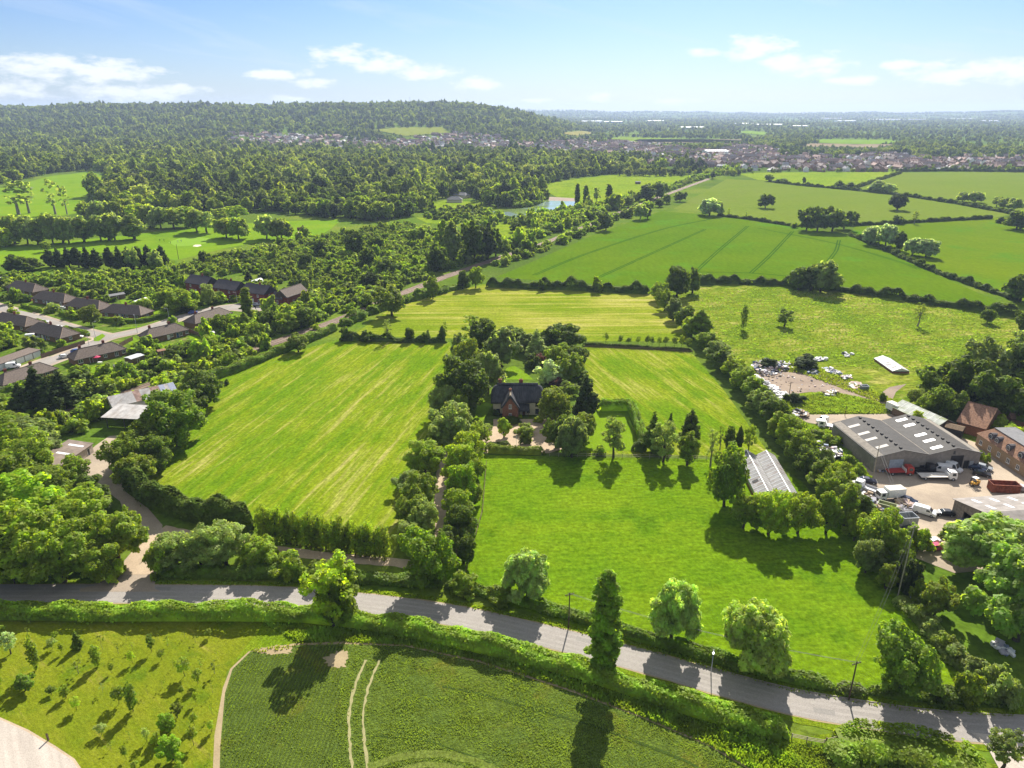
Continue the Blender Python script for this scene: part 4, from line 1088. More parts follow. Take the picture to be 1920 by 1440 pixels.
# single trees out in the fields
for k, x, b, t, w_, tn, l in (
    ('spire', 1393, 618, 568, 16, 'dark', 'narrow dark tree standing alone in the rough meadow'), ('open', 1470, 612, 581, 36, 'dark', 'small spreading tree alone in the rough meadow'), ('sparse', 1720, 612, 566, 24, 'olive', 'thin bare-looking tree in the rough meadow'),
    ('whip', 1784, 606, 588, 10, 'grey', 'tiny bare sapling in the rough meadow'), ('broad', 1850, 606, 578, 28, 'dark', 'small round tree near the far hedge of the rough meadow'), ('broad', 1538, 548, 488, 58, 'grey', 'tall grey-green tree of the meadow hedge clump'),
    ('broad', 1497, 543, 500, 42, 'dark', 'dark tree of the meadow hedge clump'), ('tall', 1520, 545, 494, 40, 'dark', 'dark upright tree in the middle of the meadow hedge clump'), ('broad', 1562, 545, 512, 26, 'olive', 'small olive tree at the end of the meadow hedge clump'), ('broad', 1268, 556, 498, 50, 'dark', 'dark tree at the hay field corner'), ('tall', 1298, 550, 498, 36, 'mid', 'upright tree next to the dark one at the hay field corner'),
    ('broad', 1912, 566, 514, 58, 'dark', 'dark tree on the hedge at the photo edge below the cereal field'), ('broad', 1925, 625, 572, 50, 'dark', 'dark tree at the photo edge of the rough meadow'),
    ('willow', 1330, 404, 372, 44, SILVER, 'wind-blown silvery willow at the cereal field corner'), ('willow', 1347, 404, 377, 20, 'pale', 'smaller pale willow beside the wind-blown one'), ('broad', 1435, 390, 362, 28, 'dark', 'round dark tree alone in the olive pasture'), ('broad', 1682, 394, 362, 34, 'deep', 'darkest round tree alone in the olive pasture'),
    ('broad', 1512, 432, 392, 36, 'dark', 'first tree of the big round copse'), ('broad', 1532, 434, 388, 44, 'dark', 'tallest tree of the big round copse'), ('broad', 1560, 434, 388, 48, (0.142, 0.194, 0.0152), 'broadest tree of the big round copse'), ('broad', 1582, 430, 395, 34, 'dark', 'last tree of the big round copse'), ('broad', 1598, 418, 398, 24, 'dark', 'small tree beside the big round copse'), ('shrub', 1488, 427, 417, 14, 'mid', 'small bush before the big round copse'),
    ('willow', 1632, 458, 424, 36, SILVER, 'first silvery willow of the hedge clump between cereal fields'), ('willow', 1660, 463, 420, 44, SILVER, 'tallest silvery willow of the hedge clump'), ('tall', 1685, 470, 432, 26, 'dark', 'dark tree among the silvery willows'), ('willow', 1710, 478, 446, 34, SILVER, 'round silvery willow past the dark tree'), ('willow', 1735, 482, 447, 44, SILVER, 'leaning silvery willow at the end of the hedge clump'),
    ('willow', 1645, 360, 338, 34, 'pale', 'pale willow on the pasture hedge'), ('willow', 1664, 362, 344, 30, 'pale', 'pale willow with drooping crown on the pasture hedge'), ('willow', 1804, 378, 360, 24, 'pale', 'first pale tree of the pair on the far pasture hedge'), ('willow', 1828, 380, 359, 28, 'pale', 'second pale tree of the pair on the far pasture hedge'),
    ('open', 1868, 388, 368, 18, 'grey', 'first of three trees on the hedge near the photo edge'), ('broad', 1882, 391, 371, 22, 'grey', 'middle of three trees on the hedge near the photo edge'), ('broad', 1902, 394, 371, 28, 'grey', 'last of three trees on the hedge near the photo edge'), ('broad', 1905, 430, 394, 44, 'dark', 'dark umbrella-shaped tree at the edge of the far cereal field'),
    ('shrub', 1684, 420, 404, 22, 'dark', 'dark bush on the hedge below the olive pasture'), ('sparse', 1714, 420, 394, 14, 'olive', 'thin bare tree on the hedge below the olive pasture'), ('shrub', 1875, 418, 406, 18, 'dark', 'dark bush at the hedge end by the umbrella-shaped tree'), ('sparse', 1366, 405, 390, 8, 'mid', 'thin hedge sapling nearest the wind-blown willow'), ('sparse', 1399, 410, 396, 8, 'mid', 'thin hedge sapling on the cereal field hedge'),
    ('shrub', 1574, 350, 337, 18, 'dark', 'dark bush on the yellow pasture hedge'), ('shrub', 1595, 352, 341, 20, 'dark', 'second dark bush on the yellow pasture hedge'), ('shrub', 1467, 341, 334, 18, 'dark', 'dark low bush at the yellow pasture corner'), ('tall', 1507, 344, 331, 9, 'dark', 'slim bush on the yellow pasture hedge'), ('broad', 1441, 340, 326, 20, 'mid', 'round tree at the railway corner of the yellow pasture'),
    ('poplar', 1082, 386, 342, 12, 'dark', 'first poplar by the pond'), ('poplar', 1098, 386, 345, 14, 'mid', 'second poplar by the pond'), ('poplar', 1141, 387, 343, 15, 'dark', 'lone dark poplar by the railway'), ('open', 1118, 380, 350, 16, 'grey', 'dead-looking grey tree among the pond poplars'),
    ('broad', 1212, 376, 347, 34, 'dark', 'first tree of the copse beside the railway'), ('broad', 1232, 372, 343, 32, 'dark', 'middle tree of the copse beside the railway'), ('broad', 1245, 365, 340, 22, 'mid', 'last tree of the copse beside the railway'), ('shrub', 1155, 392, 362, 30, 'mid', 'bushy tree behind the lone dark poplar'), ('broad', 1178, 388, 366, 22, 'grey', 'grey-green tree above the railway'),
    ('broad', 1136, 432, 399, 30, 'dark', 'dark round tree beside the railway at the cereal field'), ('willow', 1200, 412, 384, 28, 'pale', 'pale willow beside the railway'), ('tall', 1214, 410, 385, 16, 'dark', 'dark tree beside the pale railway willow'), ('broad', 1236, 388, 372, 18, 'dark', 'dark bush by the railway bend'), ('broad', 1250, 382, 364, 18, 'mid', 'mid bush by the railway bend'), ('broad', 1275, 378, 358, 22, 'dark', 'rounded bush at the olive pasture corner'),
    ('broad', 966, 435, 416, 20, 'dark', 'dark round bush in the small pasture by the railway')):
    tree(k, x, b, t, w_, tn, l)

# the small trees planted along the hay field hedge
for i, (x, b, t) in enumerate(((1136, 643, 622), (1163, 645, 628), (1179, 646, 632), (1196, 647, 629), (1213, 648, 627), (1222, 648, 630), (1236, 649, 629), (1248, 650, 630), (1264, 651, 629), (1277, 652, 627), (1290, 653, 632))):
    tree('sapling', x, b, t, 15, 'dark' if i % 3 else 'mid', '%s young standard tree of the row on the garden paddock hedge, from the house end' % ORD[i], 'young trees on the garden paddock hedge')
for i, (k, x, b, t, w_, tn) in enumerate((('shrub', 650, 638, 612, 26, 'dark'), ('sparse', 728, 640, 595, 20, 'grey'), ('broad', 768, 640, 614, 20, 'dark'), ('shrub', 690, 640, 620, 30, 'dark'), ('tall', 830, 642, 610, 18, 'dark'), ('sparse', 835, 640, 600, 12, 'mid'), ('shrub', 798, 642, 622, 22, 'dark'), ('tall', 803, 640, 616, 10, 'grey'),
                                          ('broad', 735, 592, 540, 60, (0.15, 0.194, 0.019)), ('broad', 812, 560, 515, 30, 'mid'), ('tall', 868, 542, 504, 26, 'dark'), ('broad', 892, 540, 498, 30, 'mid'), ('shrub', 690, 575, 552, 30, 'mid'), ('shrub', 1120, 548, 520, 22, 'mid'), ('shrub', 1016, 545, 524, 14, 'dark'))):
    tree(k, x, b, t, w_, tn, ['dark bush at the railway end of the hedge between paddock and hay field', 'thin tree above the hedge between paddock and hay field', 'dark rounded tree in the hedge between paddock and hay field', 'dark thicket in the hedge between paddock and hay field', 'narrow dark tree at the grove end of that hedge', 'wispy tree at the grove end of the hedge', 'low dark bush near the grove end of the hedge', 'slim grey stem in the hedge before the grove',
                              'big round tree at the hay field corner by the railway', 'mid green tree on the railway side of the hay field', 'dark upright tree at the hay field top corner', 'rounded tree at the hay field top corner', 'bush between the railway and the big round hay field tree', 'bush standing above the top hay field hedge', 'small dark bush in the top hay field hedge'][i])

# estate trees
for k, x, b, t, w_, tn, l in (
    ('conifer', 78, 768, 682, 62, 'deep', 'tallest dark conifer by the brown bungalow'), ('conifer', 122, 765, 690, 60, 'deep', 'second dark conifer by the brown bungalow'), ('conifer', 45, 775, 715, 50, 'deep', 'lower dark conifer at the photo edge side'), ('conifer', 100, 775, 705, 50, 'deep', 'dark conifer between the two tallest'),
    ('poplar', 466, 602, 535, 27, (0.248, 0.31, 0.019), 'narrow poplar in front of the red brick houses'), ('broad', 392, 572, 532, 26, 'grey', 'round tree before the first red brick house'), ('broad', 171, 610, 572, 34, (0.178, 0.194, 0.0285), 'street tree on the corner green of the estate'), ('broad', 343, 585, 544, 52, 'mid', 'rounded tree at the bend of the estate road'),
    ('broad', 312, 572, 542, 36, 'mid', 'bushy tree behind the end bungalow'), ('broad', 411, 622, 588, 38, 'mid', 'round garden tree by the single bungalow'), ('shrub', 440, 612, 596, 24, YELLOW, 'golden shrub in the bungalow garden'), ('broad', 372, 672, 640, 46, 'dark', 'dark garden tree by the railway'), ('broad', 396, 660, 628, 36, 'mid', 'mid green garden tree by the railway'),
    ('broad', 330, 680, 648, 40, 'dark', 'dark round tree behind the bungalow lawns'), ('broad', 298, 692, 668, 40, 'dark', 'dark bush behind the garden sheds'), ('shrub', 350, 585, 570, 40, 'dark', 'dark hedge bush on the estate road bend'), ('tall', 460, 620, 585, 30, 'mid', 'upright tree behind the single bungalow'), ('broad', 480, 640, 602, 36, 'mid', 'rounded tree by the railway behind the single bungalow'),
    ('broad', 505, 615, 580, 40, 'dark', 'dark tree below the red brick houses'), ('broad', 540, 620, 582, 44, 'mid', 'mid green tree below the last red brick house'), ('broad', 575, 612, 575, 44, 'dark', 'dark tree past the last red brick house'), ('broad', 560, 660, 625, 44, (0.16, 0.208, 0.019), 'olive-dark tree between railway and mown paddock hedge'), ('shrub', 24, 590, 578, 20, 'mid', 'round bush on the estate pavement'), ('conifer', 466, 525, 508, 16, 'deep', 'dark conifer behind the red brick houses'),
    ('shrub', 442, 565, 553, 20, 'mid', 'young tree on the red brick houses parking'), ('broad', 430, 690, 660, 34, 'mid', 'bush between the railway and the long clipped hedge'), ('broad', 355, 706, 684, 36, 'mid', 'bush on the railway side near the barn trees'), ('sparse', 148, 575, 558, 14, 'mid', 'small tree in the gap between two bungalows'), ('sapling', 23, 584, 568, 12, 'grey', 'street sapling on the pavement near the photo edge')):
    tree(k, x, b, t, w_, tn, l)

# golf course trees
fr = [(28, 455), (52, 456), (72, 457), (100, 455), (118, 453), (130, 454), (158, 452), (190, 450), (205, 449), (216, 448), (252, 447)]
for i, (x, b) in enumerate(fr):
    tree('willow' if i % 2 else 'tall', x, b + 2, 400 + (i % 3) * 3 - (4 if i == 10 else 0), 54 if i == 10 else 44, (0.25, 0.31, 0.07), '%s willow-like tree of the front golf course row, from the photo edge' % ORD[i], 'front row of golf course trees')
sr = [(165, 418, 378), (188, 420, 376), (220, 424, 378), (262, 424, 380), (282, 425, 382), (302, 428, 388), (327, 430, 388), (348, 426, 386), (370, 435, 392), (388, 437, 395), (425, 446, 408), (448, 449, 407), (412, 420, 390), (500, 448, 404), (528, 448, 410), (445, 415, 384), (240, 412, 372)]
for i, (x, b, t) in enumerate(sr):
    tree('willow' if i % 3 else 'open', x, b, t, 44, [(0.273, 0.304, 0.038), 'pale', (0.232, 0.281, 0.0285), 'bright'][i % 4], '%s tree of the back golf course rows, counted from the photo edge' % ORD[i], 'back rows of golf course trees')
for i, (x, b, t, w_) in enumerate(((35, 402, 334, 50), (55, 400, 336, 36), (104, 402, 334, 34), (126, 402, 345, 22))):
    tree('sparse', x, b, t, w_, 'grey', ['tall bare-stemmed tree on the golf slope at the photo edge', 'tall bare-stemmed tree second on the golf slope', 'tall bare-stemmed tree alone on the golf slope', 'thinnest bare-stemmed tree on the golf slope'][i])
dk = [(95, 500, 466), (112, 500, 463), (130, 500, 462), (148, 501, 462), (165, 502, 462), (182, 503, 464), (208, 505, 462), (226, 505, 461), (244, 504, 460), (262, 502, 460), (280, 500, 457), (306, 498, 457)]
for i, (x, b, t) in enumerate(dk):
    tree('conifer' if i % 3 else 'tall', x, b, t, 26, 'deep', '%s dark conifer of the screen below the fairway, from the photo edge' % ORD[i], 'dark conifer screen below the fairway')
for k, x, b, t, w_, tn, l in (('broad', 35, 512, 478, 46, 'dark', 'dark round tree at the photo edge end of the conifer screen'), ('broad', 58, 508, 484, 40, 'dark', 'dark round tree touching the conifer screen'), ('broad', 252, 505, 462, 24, PALE, 'pale tree within the conifer screen'), ('broad', 292, 505, 468, 30, PALE, 'second pale tree within the conifer screen'),
                              ('broad', 10, 463, 427, 36, YELLOW, 'yellow-green tree at the photo edge of the fairway'), ('open', 88, 472, 452, 22, 'mid', 'small tree alone on the fairway'), ('shrub', 565, 436, 424, 12, 'purple', 'purple bush by the bunker'), ('broad', 572, 448, 425, 20, 'mid', 'tree beside the purple bush')):
    tree(k, x, b, t, w_, tn, l)
# large trees beside the railway
for k, x, b, t, w_, tn, l in (('broad', 890, 490, 416, 46, 'dark', 'tallest dark tree beside the railway'), ('broad', 915, 488, 420, 40, 'deep', 'dark tree next to the tallest by the railway'), ('tall', 930, 480, 425, 30, 'dark', 'upright dark tree by the railway'), ('tall', 850, 494, 410, 40, 'grey', 'tall grey-green tree above the railway'), ('broad', 822, 508, 458, 44, 'dark', 'dark round tree above the railway'), ('broad', 838, 470, 412, 34, 'mid', 'tree behind the tall grey-green one'),
                              ('broad', 665, 478, 432, 42, 'dark', 'dark tree in the middle of the scrub'), ('broad', 690, 500, 462, 34, 'dark', 'second dark tree in the middle of the scrub'), ('broad', 600, 480, 448, 32, 'dark', 'dark tree in the scrub near the fairway'), ('broad', 692, 540, 512, 32, 'deep', 'very dark round holly in the scrub'), ('broad', 725, 515, 482, 44, 'dark', 'dark spreading tree in the scrub above the railway'),
                              ('broad', 575, 500, 475, 26, 'dark', 'small dark tree in the scrub'), ('tall', 605, 486, 466, 18, 'dark', 'narrow dark tree in the scrub'), ('broad', 705, 470, 440, 30, 'dark', 'dark tree at the far side of the scrub'), ('broad', 785, 455, 425, 40, 'mid', 'mid green tree at the far side of the scrub')):
    tree(k, x, b, t, w_, tn, l)

# hedges
hedge('hedge', 'long dense hawthorn hedge on the field side of the lane', [(-70, 1155), (200, 1158), (450, 1158), (570, 1160), (680, 1172), (800, 1195), (900, 1217), (975, 1234), (1100, 1268), (1200, 1302), (1300, 1335), (1400, 1363), (1478, 1386)], 3.8, 3.0, (0.254, 0.362, 0.022), 15, 0.36, 0.14, 1)
hedge('hedge', 'broad flat-topped hedge where the lane bends, with rounded end', [(1556, 1398), (1640, 1402), (1720, 1416), (1790, 1436), (1840, 1460), (1870, 1490)], 8.0, 2.4, (0.234, 0.322, 0.02), 15, 0.34, 0.06, 2, taper=0.4)
hedge('hedge', 'short shaggy hedge turning down from the broad flat-topped hedge', [(1560, 1392), (1575, 1420), (1600, 1455)], 4.5, 2.6, (0.221, 0.31, 0.0285), 14, 0.36, 0.16, 3)
hedge('hedge', 'tall shaded hedge behind the lane between driveway and bright ash', [(296, 1079), (400, 1081), (500, 1082), (620, 1086), (720, 1091), (830, 1098)], 3.2, 2.3, (0.128, 0.201, 0.0133), 15, 0.4, 0.2, 4)
hedge('hedge', 'roadside hedge of the green paddock under the three willows', [(835, 1099), (900, 1113), (960, 1127), (1100, 1166), (1200, 1199), (1340, 1237), (1480, 1275), (1565, 1292)], 2.8, 1.8, (0.15, 0.233, 0.0142), 15, 0.38, 0.16, 5)
hedge('hedge', 'roadside hedge by the dome-shaped oak', [(1625, 1298), (1700, 1305), (1780, 1311), (1885, 1313)], 2.8, 1.8, (0.16, 0.233, 0.019), 14, 0.38, 0.2, 6)
hedge('hedge', 'dead reddish patch of the roadside hedge at the utility pole', [(1566, 1297), (1600, 1300), (1626, 1303)], 2.4, 1.5, (0.26, 0.196, 0.05), 14, 0.36, 0.2, 7)
hedge('hedge', 'tall dark conifer hedge beside the farm track', [(240, 915), (285, 948), (335, 966), (400, 984), (478, 996)], 4.2, 6.6, (0.078, 0.124, 0.0114), 13, 0.5, 0.14, 8, needle=True)
hedge('hedge', 'clipped hedge between the mown paddock and the railway', [(388, 715), (450, 694), (520, 664), (580, 640), (632, 618)], 3.2, 3.2, (0.195, 0.273, 0.0209), 14, 0.42, 0.12, 9)
hedge('hedge', 'low shaggy hedge between the barn trees and the clipped hedge', [(310, 748), (350, 730), (388, 714)], 4, 2.4, (0.248, 0.31, 0.0238), 12, 0.45, 0.25, 10)
hedge('hedge', 'clipped beech hedge in front of the thatched house', [(908, 848), (960, 850), (1022, 852)], 2.0, 2.2, (0.221, 0.259, 0.0238), 16, 0.3, 0.12, 11)
hedge('hedge', 'dark low hedge bordering the forecourt', [(912, 836), (940, 838), (958, 838)], 1.8, 1.6, (0.0888, 0.13, 0.0114), 16, 0.3, 0.12, 12)
hedge('hedge', 'tall clipped yew hedge enclosing the garden lawn', [(1120, 770), (1180, 769), (1192, 795), (1206, 842)], 2.6, 4.0, (0.178, 0.31, 0.0114), 16, 0.32, 0.05, 13, taper=0.35)
hedge('hedge', 'rounded dark yew at the end of the clipped enclosure', [(1184, 843), (1212, 846)], 4.5, 3.6, (0.0994, 0.155, 0.0114), 16, 0.32, 0.06, 14)
hedge('hedge', 'dark thorn hedge at the top of the hay field', [(912, 538), (1000, 541), (1100, 545), (1218, 551)], 4.0, 4.6, (0.106, 0.155, 0.0123), 10, 0.6, 0.3, 15)
hedge('hedge', 'thin hedge between mown paddock and hay field', [(640, 638), (720, 640), (838, 643)], 2.6, 2.4, (0.0994, 0.151, 0.0123), 12, 0.5, 0.35, 16)
hedge('hedge', 'low straight hedge under the row of young trees', [(1092, 648), (1200, 653), (1298, 659)], 1.4, 1.3, (0.0922, 0.13, 0.0114), 16, 0.35, 0.12, 17)
hedge('hedge', 'dark hedge between the cereal field and the rough meadow', [(1308, 532), (1400, 532), (1480, 536), (1560, 544), (1650, 556), (1740, 570), (1830, 582), (1930, 598)], 4.2, 3.8, (0.106, 0.155, 0.0123), 9, 0.65, 0.3, 18)
hedge('hedge', 'gappy hedge between the two cereal fields', [(1592, 441), (1640, 460), (1700, 488), (1760, 514), (1830, 538), (1910, 566)], 3.2, 2.6, (0.0994, 0.151, 0.0123), 9, 0.65, 0.35, 19)
hedge('hedge', 'hedge between the cereal field and olive pasture', [(1345, 405), (1400, 411), (1490, 425)], 3.2, 2.4, (0.113, 0.161, 0.0133), 8, 0.7, 0.25, 20)
hedge('hedge', 'hedge between the olive pasture and far cereal field', [(1590, 424), (1690, 419), (1780, 414), (1860, 410)], 3.4, 2.8, (0.106, 0.155, 0.0123), 8, 0.7, 0.2, 21)
hedge('hedge', 'long winding hedge between the two olive pastures', [(1440, 341), (1500, 348), (1600, 357), (1690, 367), (1790, 382), (1900, 402), (1990, 412)], 4.0, 3.0, (0.106, 0.155, 0.0133), 6, 0.9, 0.3, 22)
hedge('hedge', 'hedge between yellow pasture and upper olive pasture', [(1600, 354), (1640, 341), (1688, 325)], 4.0, 3.0, (0.128, 0.176, 0.0142), 6, 0.9, 0.3, 23)
hedge('hedge', 'dark hedge line before the houses at the far pasture edge', [(1680, 322), (1780, 321), (1860, 322), (1990, 324)], 6.0, 4.5, (0.106, 0.155, 0.0152), 5, 1.1, 0.4, 24)
hedge('hedge', 'railway side hedge of the hay field', [(640, 612), (690, 590), (760, 566), (830, 548), (880, 536)], 5, 3.0, (0.178, 0.259, 0.019), 9, 0.6, 0.35, 25)
hedge('hedge', 'bramble strip running from the yard to the lane corner', [(1690, 1120), (1730, 1172), (1780, 1230), (1840, 1290), (1880, 1318)], 4.2, 1.8, (0.232, 0.27, 0.0475), 13, 0.4, 0.3, 26)
# the screen of slim saplings below the mown paddock
n = 26
for i in range(n):
    u = i / (n - 1)
    x = 492 + (722 - 492) * u; b = 1008 + 38 * u + (4 if i % 2 else 0); t = b - 62 - 8 * math.sin(i * 2.1)
    tree('pillar', x, b, t, 27 + 4 * math.sin(i * 1.3), [(0.208, 0.287, 0.02), (0.26, 0.333, 0.022), 'mid'][i % 3], '%s slim tree of the screen below the mown paddock, from the conifer hedge' % ORD[i], 'screen of slim trees below the mown paddock', parts=False)

# estate hedges
EH = [([(190, 602), (230, 606), (270, 604), (320, 592), (352, 580)], 2.4, 2.0, 'dark garden hedge round the corner bungalow'), ([(42, 575), (78, 586)], 2.2, 1.7, 'clipped front hedge of the second bungalow'), ([(112, 588), (146, 600)], 2.2, 1.8, 'clipped front hedge of the third bungalow'), ([(88, 584), (102, 588)], 2.2, 1.6, 'short clipped hedge between two driveways'),
      ([(118, 618), (140, 622), (168, 630)], 2.2, 1.6, 'clipped hedge at the lower corner bungalow'), ([(64, 605), (86, 608)], 2.4, 1.8, 'rounded hedge behind the lower bungalows'), ([(0, 562), (28, 556)], 2.2, 1.4, 'yellowish clipped hedge at the photo edge'), ([(245, 655), (285, 664), (292, 672)], 2.6, 1.6, 'hedge between two bungalow lawns'), ([(20, 570), (40, 565)], 1.8, 1.3, 'low front hedge of the first bungalow'), ([(130, 586), (150, 584)], 1.8, 1.3, 'low hedge between the upper bungalow drives')]
for i, (p, w_, h_, l) in enumerate(EH):
    hedge('hedge', l, p, w_, h_, (0.16, 0.259, 0.0133), 12, 0.5, 0.08, 40 + i, taper=0.4)

# the orchard meadow by the lane: saplings traced from the photograph
ORC = [('open', 90, 245, 70, 120, 'silver'), ('spire', 300, 375, 100, 95, 'mid'), ('sapling', 430, 205, 112, 80, 'pale'), ('sapling', 455, 132, 58, 55, 'mid'), ('sapling', 510, 242, 150, 50, 'mid'), ('conifer', 640, 195, 55, 90, 'dark'), ('spire', 800, 345, 165, 80, 'mid'), ('whip', 840, 205, 80, 60, 'olive'), ('whip', 968, 245, 150, 40, 'olive'),
       ('whip', 1040, 132, 60, 30, 'olive'), ('sapling', 1085, 322, 215, 70, 'bright'), ('whip', 1085, 212, 145, 40, 'mid'), ('sapling', 1245, 228, 75, 90, (0.178, 0.259, 0.0285)), ('whip', 1297, 132, 70, 25, 'olive'), ('sapling', 1325, 292, 200, 60, 'olive'), ('whip', 1375, 182, 100, 50, 'mid'), ('whip', 1515, 114, 55, 30, 'olive'), ('whip', 1602, 152, 90, 50, 'olive'),
       ('sapling', 1712, 112, 40, 70, 'olive'), ('sapling', 1515, 425, 268, 125, 'mid'), ('sapling', 1620, 490, 365, 95, 'mid'), ('whip', 1760, 405, 300, 80, 'olive'), ('whip', 1778, 285, 205, 30, 'olive'), ('whip', 1645, 355, 285, 60, 'bright'), ('broad', 210, 545, 410, 140, (0.178, 0.285, 0.0238)), ('open', 540, 605, 508, 80, 'mid'), ('sapling', 632, 705, 590, 85, 'bright'),
       ('whip', 645, 405, 295, 90, 'olive'), ('whip', 525, 372, 330, 25, 'mid'), ('whip', 845, 562, 485, 50, 'grey'), ('sapling', 915, 402, 318, 45, 'mid'), ('sapling', 972, 655, 510, 115, 'dark'), ('spire', 1092, 712, 478, 95, (0.142, 0.233, 0.019)), ('whip', 1207, 575, 500, 30, 'olive'), ('whip', 1332, 522, 455, 45, 'mid'), ('sapling', 1490, 585, 500, 55, 'mid'), ('whip', 1420, 355, 288, 30, 'olive'),
       ('sapling', 1602, 652, 548, 45, 'mid'), ('whip', 1738, 742, 640, 40, 'bright'), ('sapling', 1592, 832, 725, 70, 'mid'), ('sapling', 1730, 884, 785, 80, 'bright'), ('broad', 1372, 885, 745, 120, (0.195, 0.31, 0.019)), ('open', 1452, 765, 655, 95, 'olive'), ('sapling', 1585, 995, 830, 105, 'olive'), ('broad', 1420, 1112, 915, 190, (0.23, 0.362, 0.019)), ('sapling', 1292, 1005, 885, 95, 'bright'), ('sapling', 1202, 965, 845, 75, 'pale'),
       ('whip', 1062, 935, 870, 40, 'mid'), ('sapling', 1032, 1115, 985, 70, 'mid'), ('sapling', 832, 905, 818, 100, 'pale'), ('whip', 905, 1022, 955, 40, 'olive'), ('sapling', 1102, 1185, 1125, 70, 'mid'), ('sapling', 425, 575, 510, 85, 'dark'), ('whip', 1742, 565, 470, 30, 'olive'), ('sapling', 6, 500, 440, 50, 'mid'), ('sapling', 20, 90, 10, 70, 'bright'), ('whip', 235, 100, 20, 40, 'olive'), ('whip', 1720, 1110, 1050, 30, 'olive'), ('sapling', 1480, 1240, 1120, 90, 'mid')]
PLAIN_NAME = {'open': 'spreading sapling', 'spire': 'columnar tree', 'sapling': 'young leafy tree', 'conifer': 'pointed young tree', 'whip': 'bare thin sapling', 'broad': 'round bushy tree'}
seen = {}
TN = {'silver': 'silvery', 'mid': 'mid green', 'pale': 'pale grey-green', 'bright': 'bright green', 'olive': 'olive', 'dark': 'dark green', 'grey': 'greyish'}
for k, zx, zb, zt, zw, tn in ORC:
    s = 440 / 1920
    x, b, t, w_ = zx * s, 1170 + zb * s, 1170 + zt * s, zw * s * 1.1
    tone_name = TN.get(tn, 'deep green') if isinstance(tn, str) else 'deep green'
    row = 'by the hedge' if zb < 215 else ('upper half' if zb < 420 else ('lower half' if zb < 720 else 'by the concrete'))
    colm = 'photo edge side' if zx < 480 else ('pale pad side' if zx < 960 else ('middle' if zx < 1450 else 'crop side'))
    l = '%s %s in the orchard, %s, %s' % (tone_name, PLAIN_NAME[k], row, colm)
    seen[l] = seen.get(l, 0) + 1
    if seen[l] > 1: l = '%s, %s there' % (l, ORD[seen[l] - 1])
    tree(k, x, b, t, w_, tn, l, 'saplings of the orchard meadow', lod=0, parts=k in ('broad', 'spire', 'sapling', 'open', 'conifer'))
# ------------------------------------------------------------------ woods: the nearest trees one by one, the mass beyond as one
def far_tree(kind, x, y, h, w_, label, group, tone):
    return plant(kind, x, y, h, w_, tone, label, group, parts=False)


rngw = np.random.default_rng(77)
WOOD = [(-60, 345), (20, 345), (95, 326), (172, 318), (200, 322), (205, 345), (168, 372), (200, 395), (300, 398), (420, 398), (560, 402), (640, 412), (700, 416), (760, 410), (790, 396), (805, 384), (840, 372), (885, 370), (900, 384), (930, 390),
        (1000, 385), (1020, 372), (1005, 350), (1075, 334), (1150, 326), (1240, 324), (1330, 324), (1300, 305), (1200, 296), (1080, 290), (1000, 286), (900, 284), (700, 276), (400, 270), (150, 262), (-120, 262)]
# flat outline for the near wood
X, Y = scatter(GP([(p[0], p[1]) for p in WOOD]), 10.6, 3, 0.5)
d = np.hypot(X, Y)
o = np.argsort(d)
X, Y = X[o], Y[o]
# clearings inside
clear = [GP([(800, 384), (835, 374), (885, 376), (905, 388), (870, 395), (820, 394)]), GP([(590, 322), (640, 318), (640, 326), (600, 330)]), GP([(835, 376), (875, 366), (880, 376), (840, 382)])]
ok = np.ones(len(X), bool)
for c_ in clear: ok &= ~in_poly(X, Y, c_)
X, Y = X[ok], Y[ok]
NW = 120
tones = ['dark', 'deep', 'dark', 'mid', (0.115, 0.189, 0.014), (0.151, 0.227, 0.016), (0.226, 0.289, 0.025), (0.273, 0.312, 0.045)]
tword = ['dark', 'very dark', 'dark', 'mid green', 'dark', 'mid green', 'lighter green', 'pale']
protos_far = []
for i in range(NW):
    ti = int(rngw.integers(len(tones)))
    k = ['broad', 'broad', 'tall', 'broad', 'tall'][int(rngw.integers(5))]
    if rngw.random() < 0.06: k = 'conifer'; ti = 1
    px = 960 + X[i] / (Y[i] * CP + CAM_H * SP) * FOC
    where = 'beside the golf slope' if px < 210 else ('above the golf course rows' if px < 420 else ('above the fairway end' if px < 650 else ('near the bungalow clearing' if px < 900 else 'round the pond')))
    h = rngw.uniform(10, 17)
    plant(k, X[i], Y[i], h, h * rngw.uniform(0.75, 1.05), tones[ti], '%s %s on the wood edge %s' % (tword[ti], 'conifer' if k == 'conifer' else ('upright tree' if k == 'tall' else 'round tree'), where),
          'trees on the near edge of the wood %s' % where, parts=False, lod=1 if Y[i] < 800 else 2)
# examples of the far plants, standing at the near end of the mass
protos_far = [plant(k, X[NW + i], Y[NW + i], KINDS[k][2], KINDS[k][1], 'dark', 'tree on the near edge of the distant wood', 'trees on the near edge of the distant wood', parts=False, lod=2, rz=0) for i, k in enumerate(['broad', 'broad', 'broad', 'tall', 'tall', 'broad'])]
for i, p in enumerate(protos_far):   # different crowns
    k = ['broad', 'broad', 'broad', 'tall', 'tall', 'broad'][i]
    tm_, cm_, wm_ = shape(k, i % NVAR[k], 2)
    me2 = wm_.copy(); me2.materials[0] = M_FAR
    p.data = me2
far_con = plant('conifer', X[NW + 7], Y[NW + 7], KINDS['conifer'][2], KINDS['conifer'][1], 'deep', 'dark conifer on the near edge of the distant wood', None, parts=False, lod=2, rz=0)
me2 = far_con.data.copy(); me2.materials[0] = M_FARCON; far_con.data = me2
FX, FY, FS = [], [], []
h = rngw.uniform(0.75, 1.5, len(X)); h = np.where(rngw.random(len(X)) < 0.13, h * 1.5, h)
for i in range(NW + 8, len(X)):
    FX.append(X[i]); FY.append(Y[i]); FS.append(h[i])


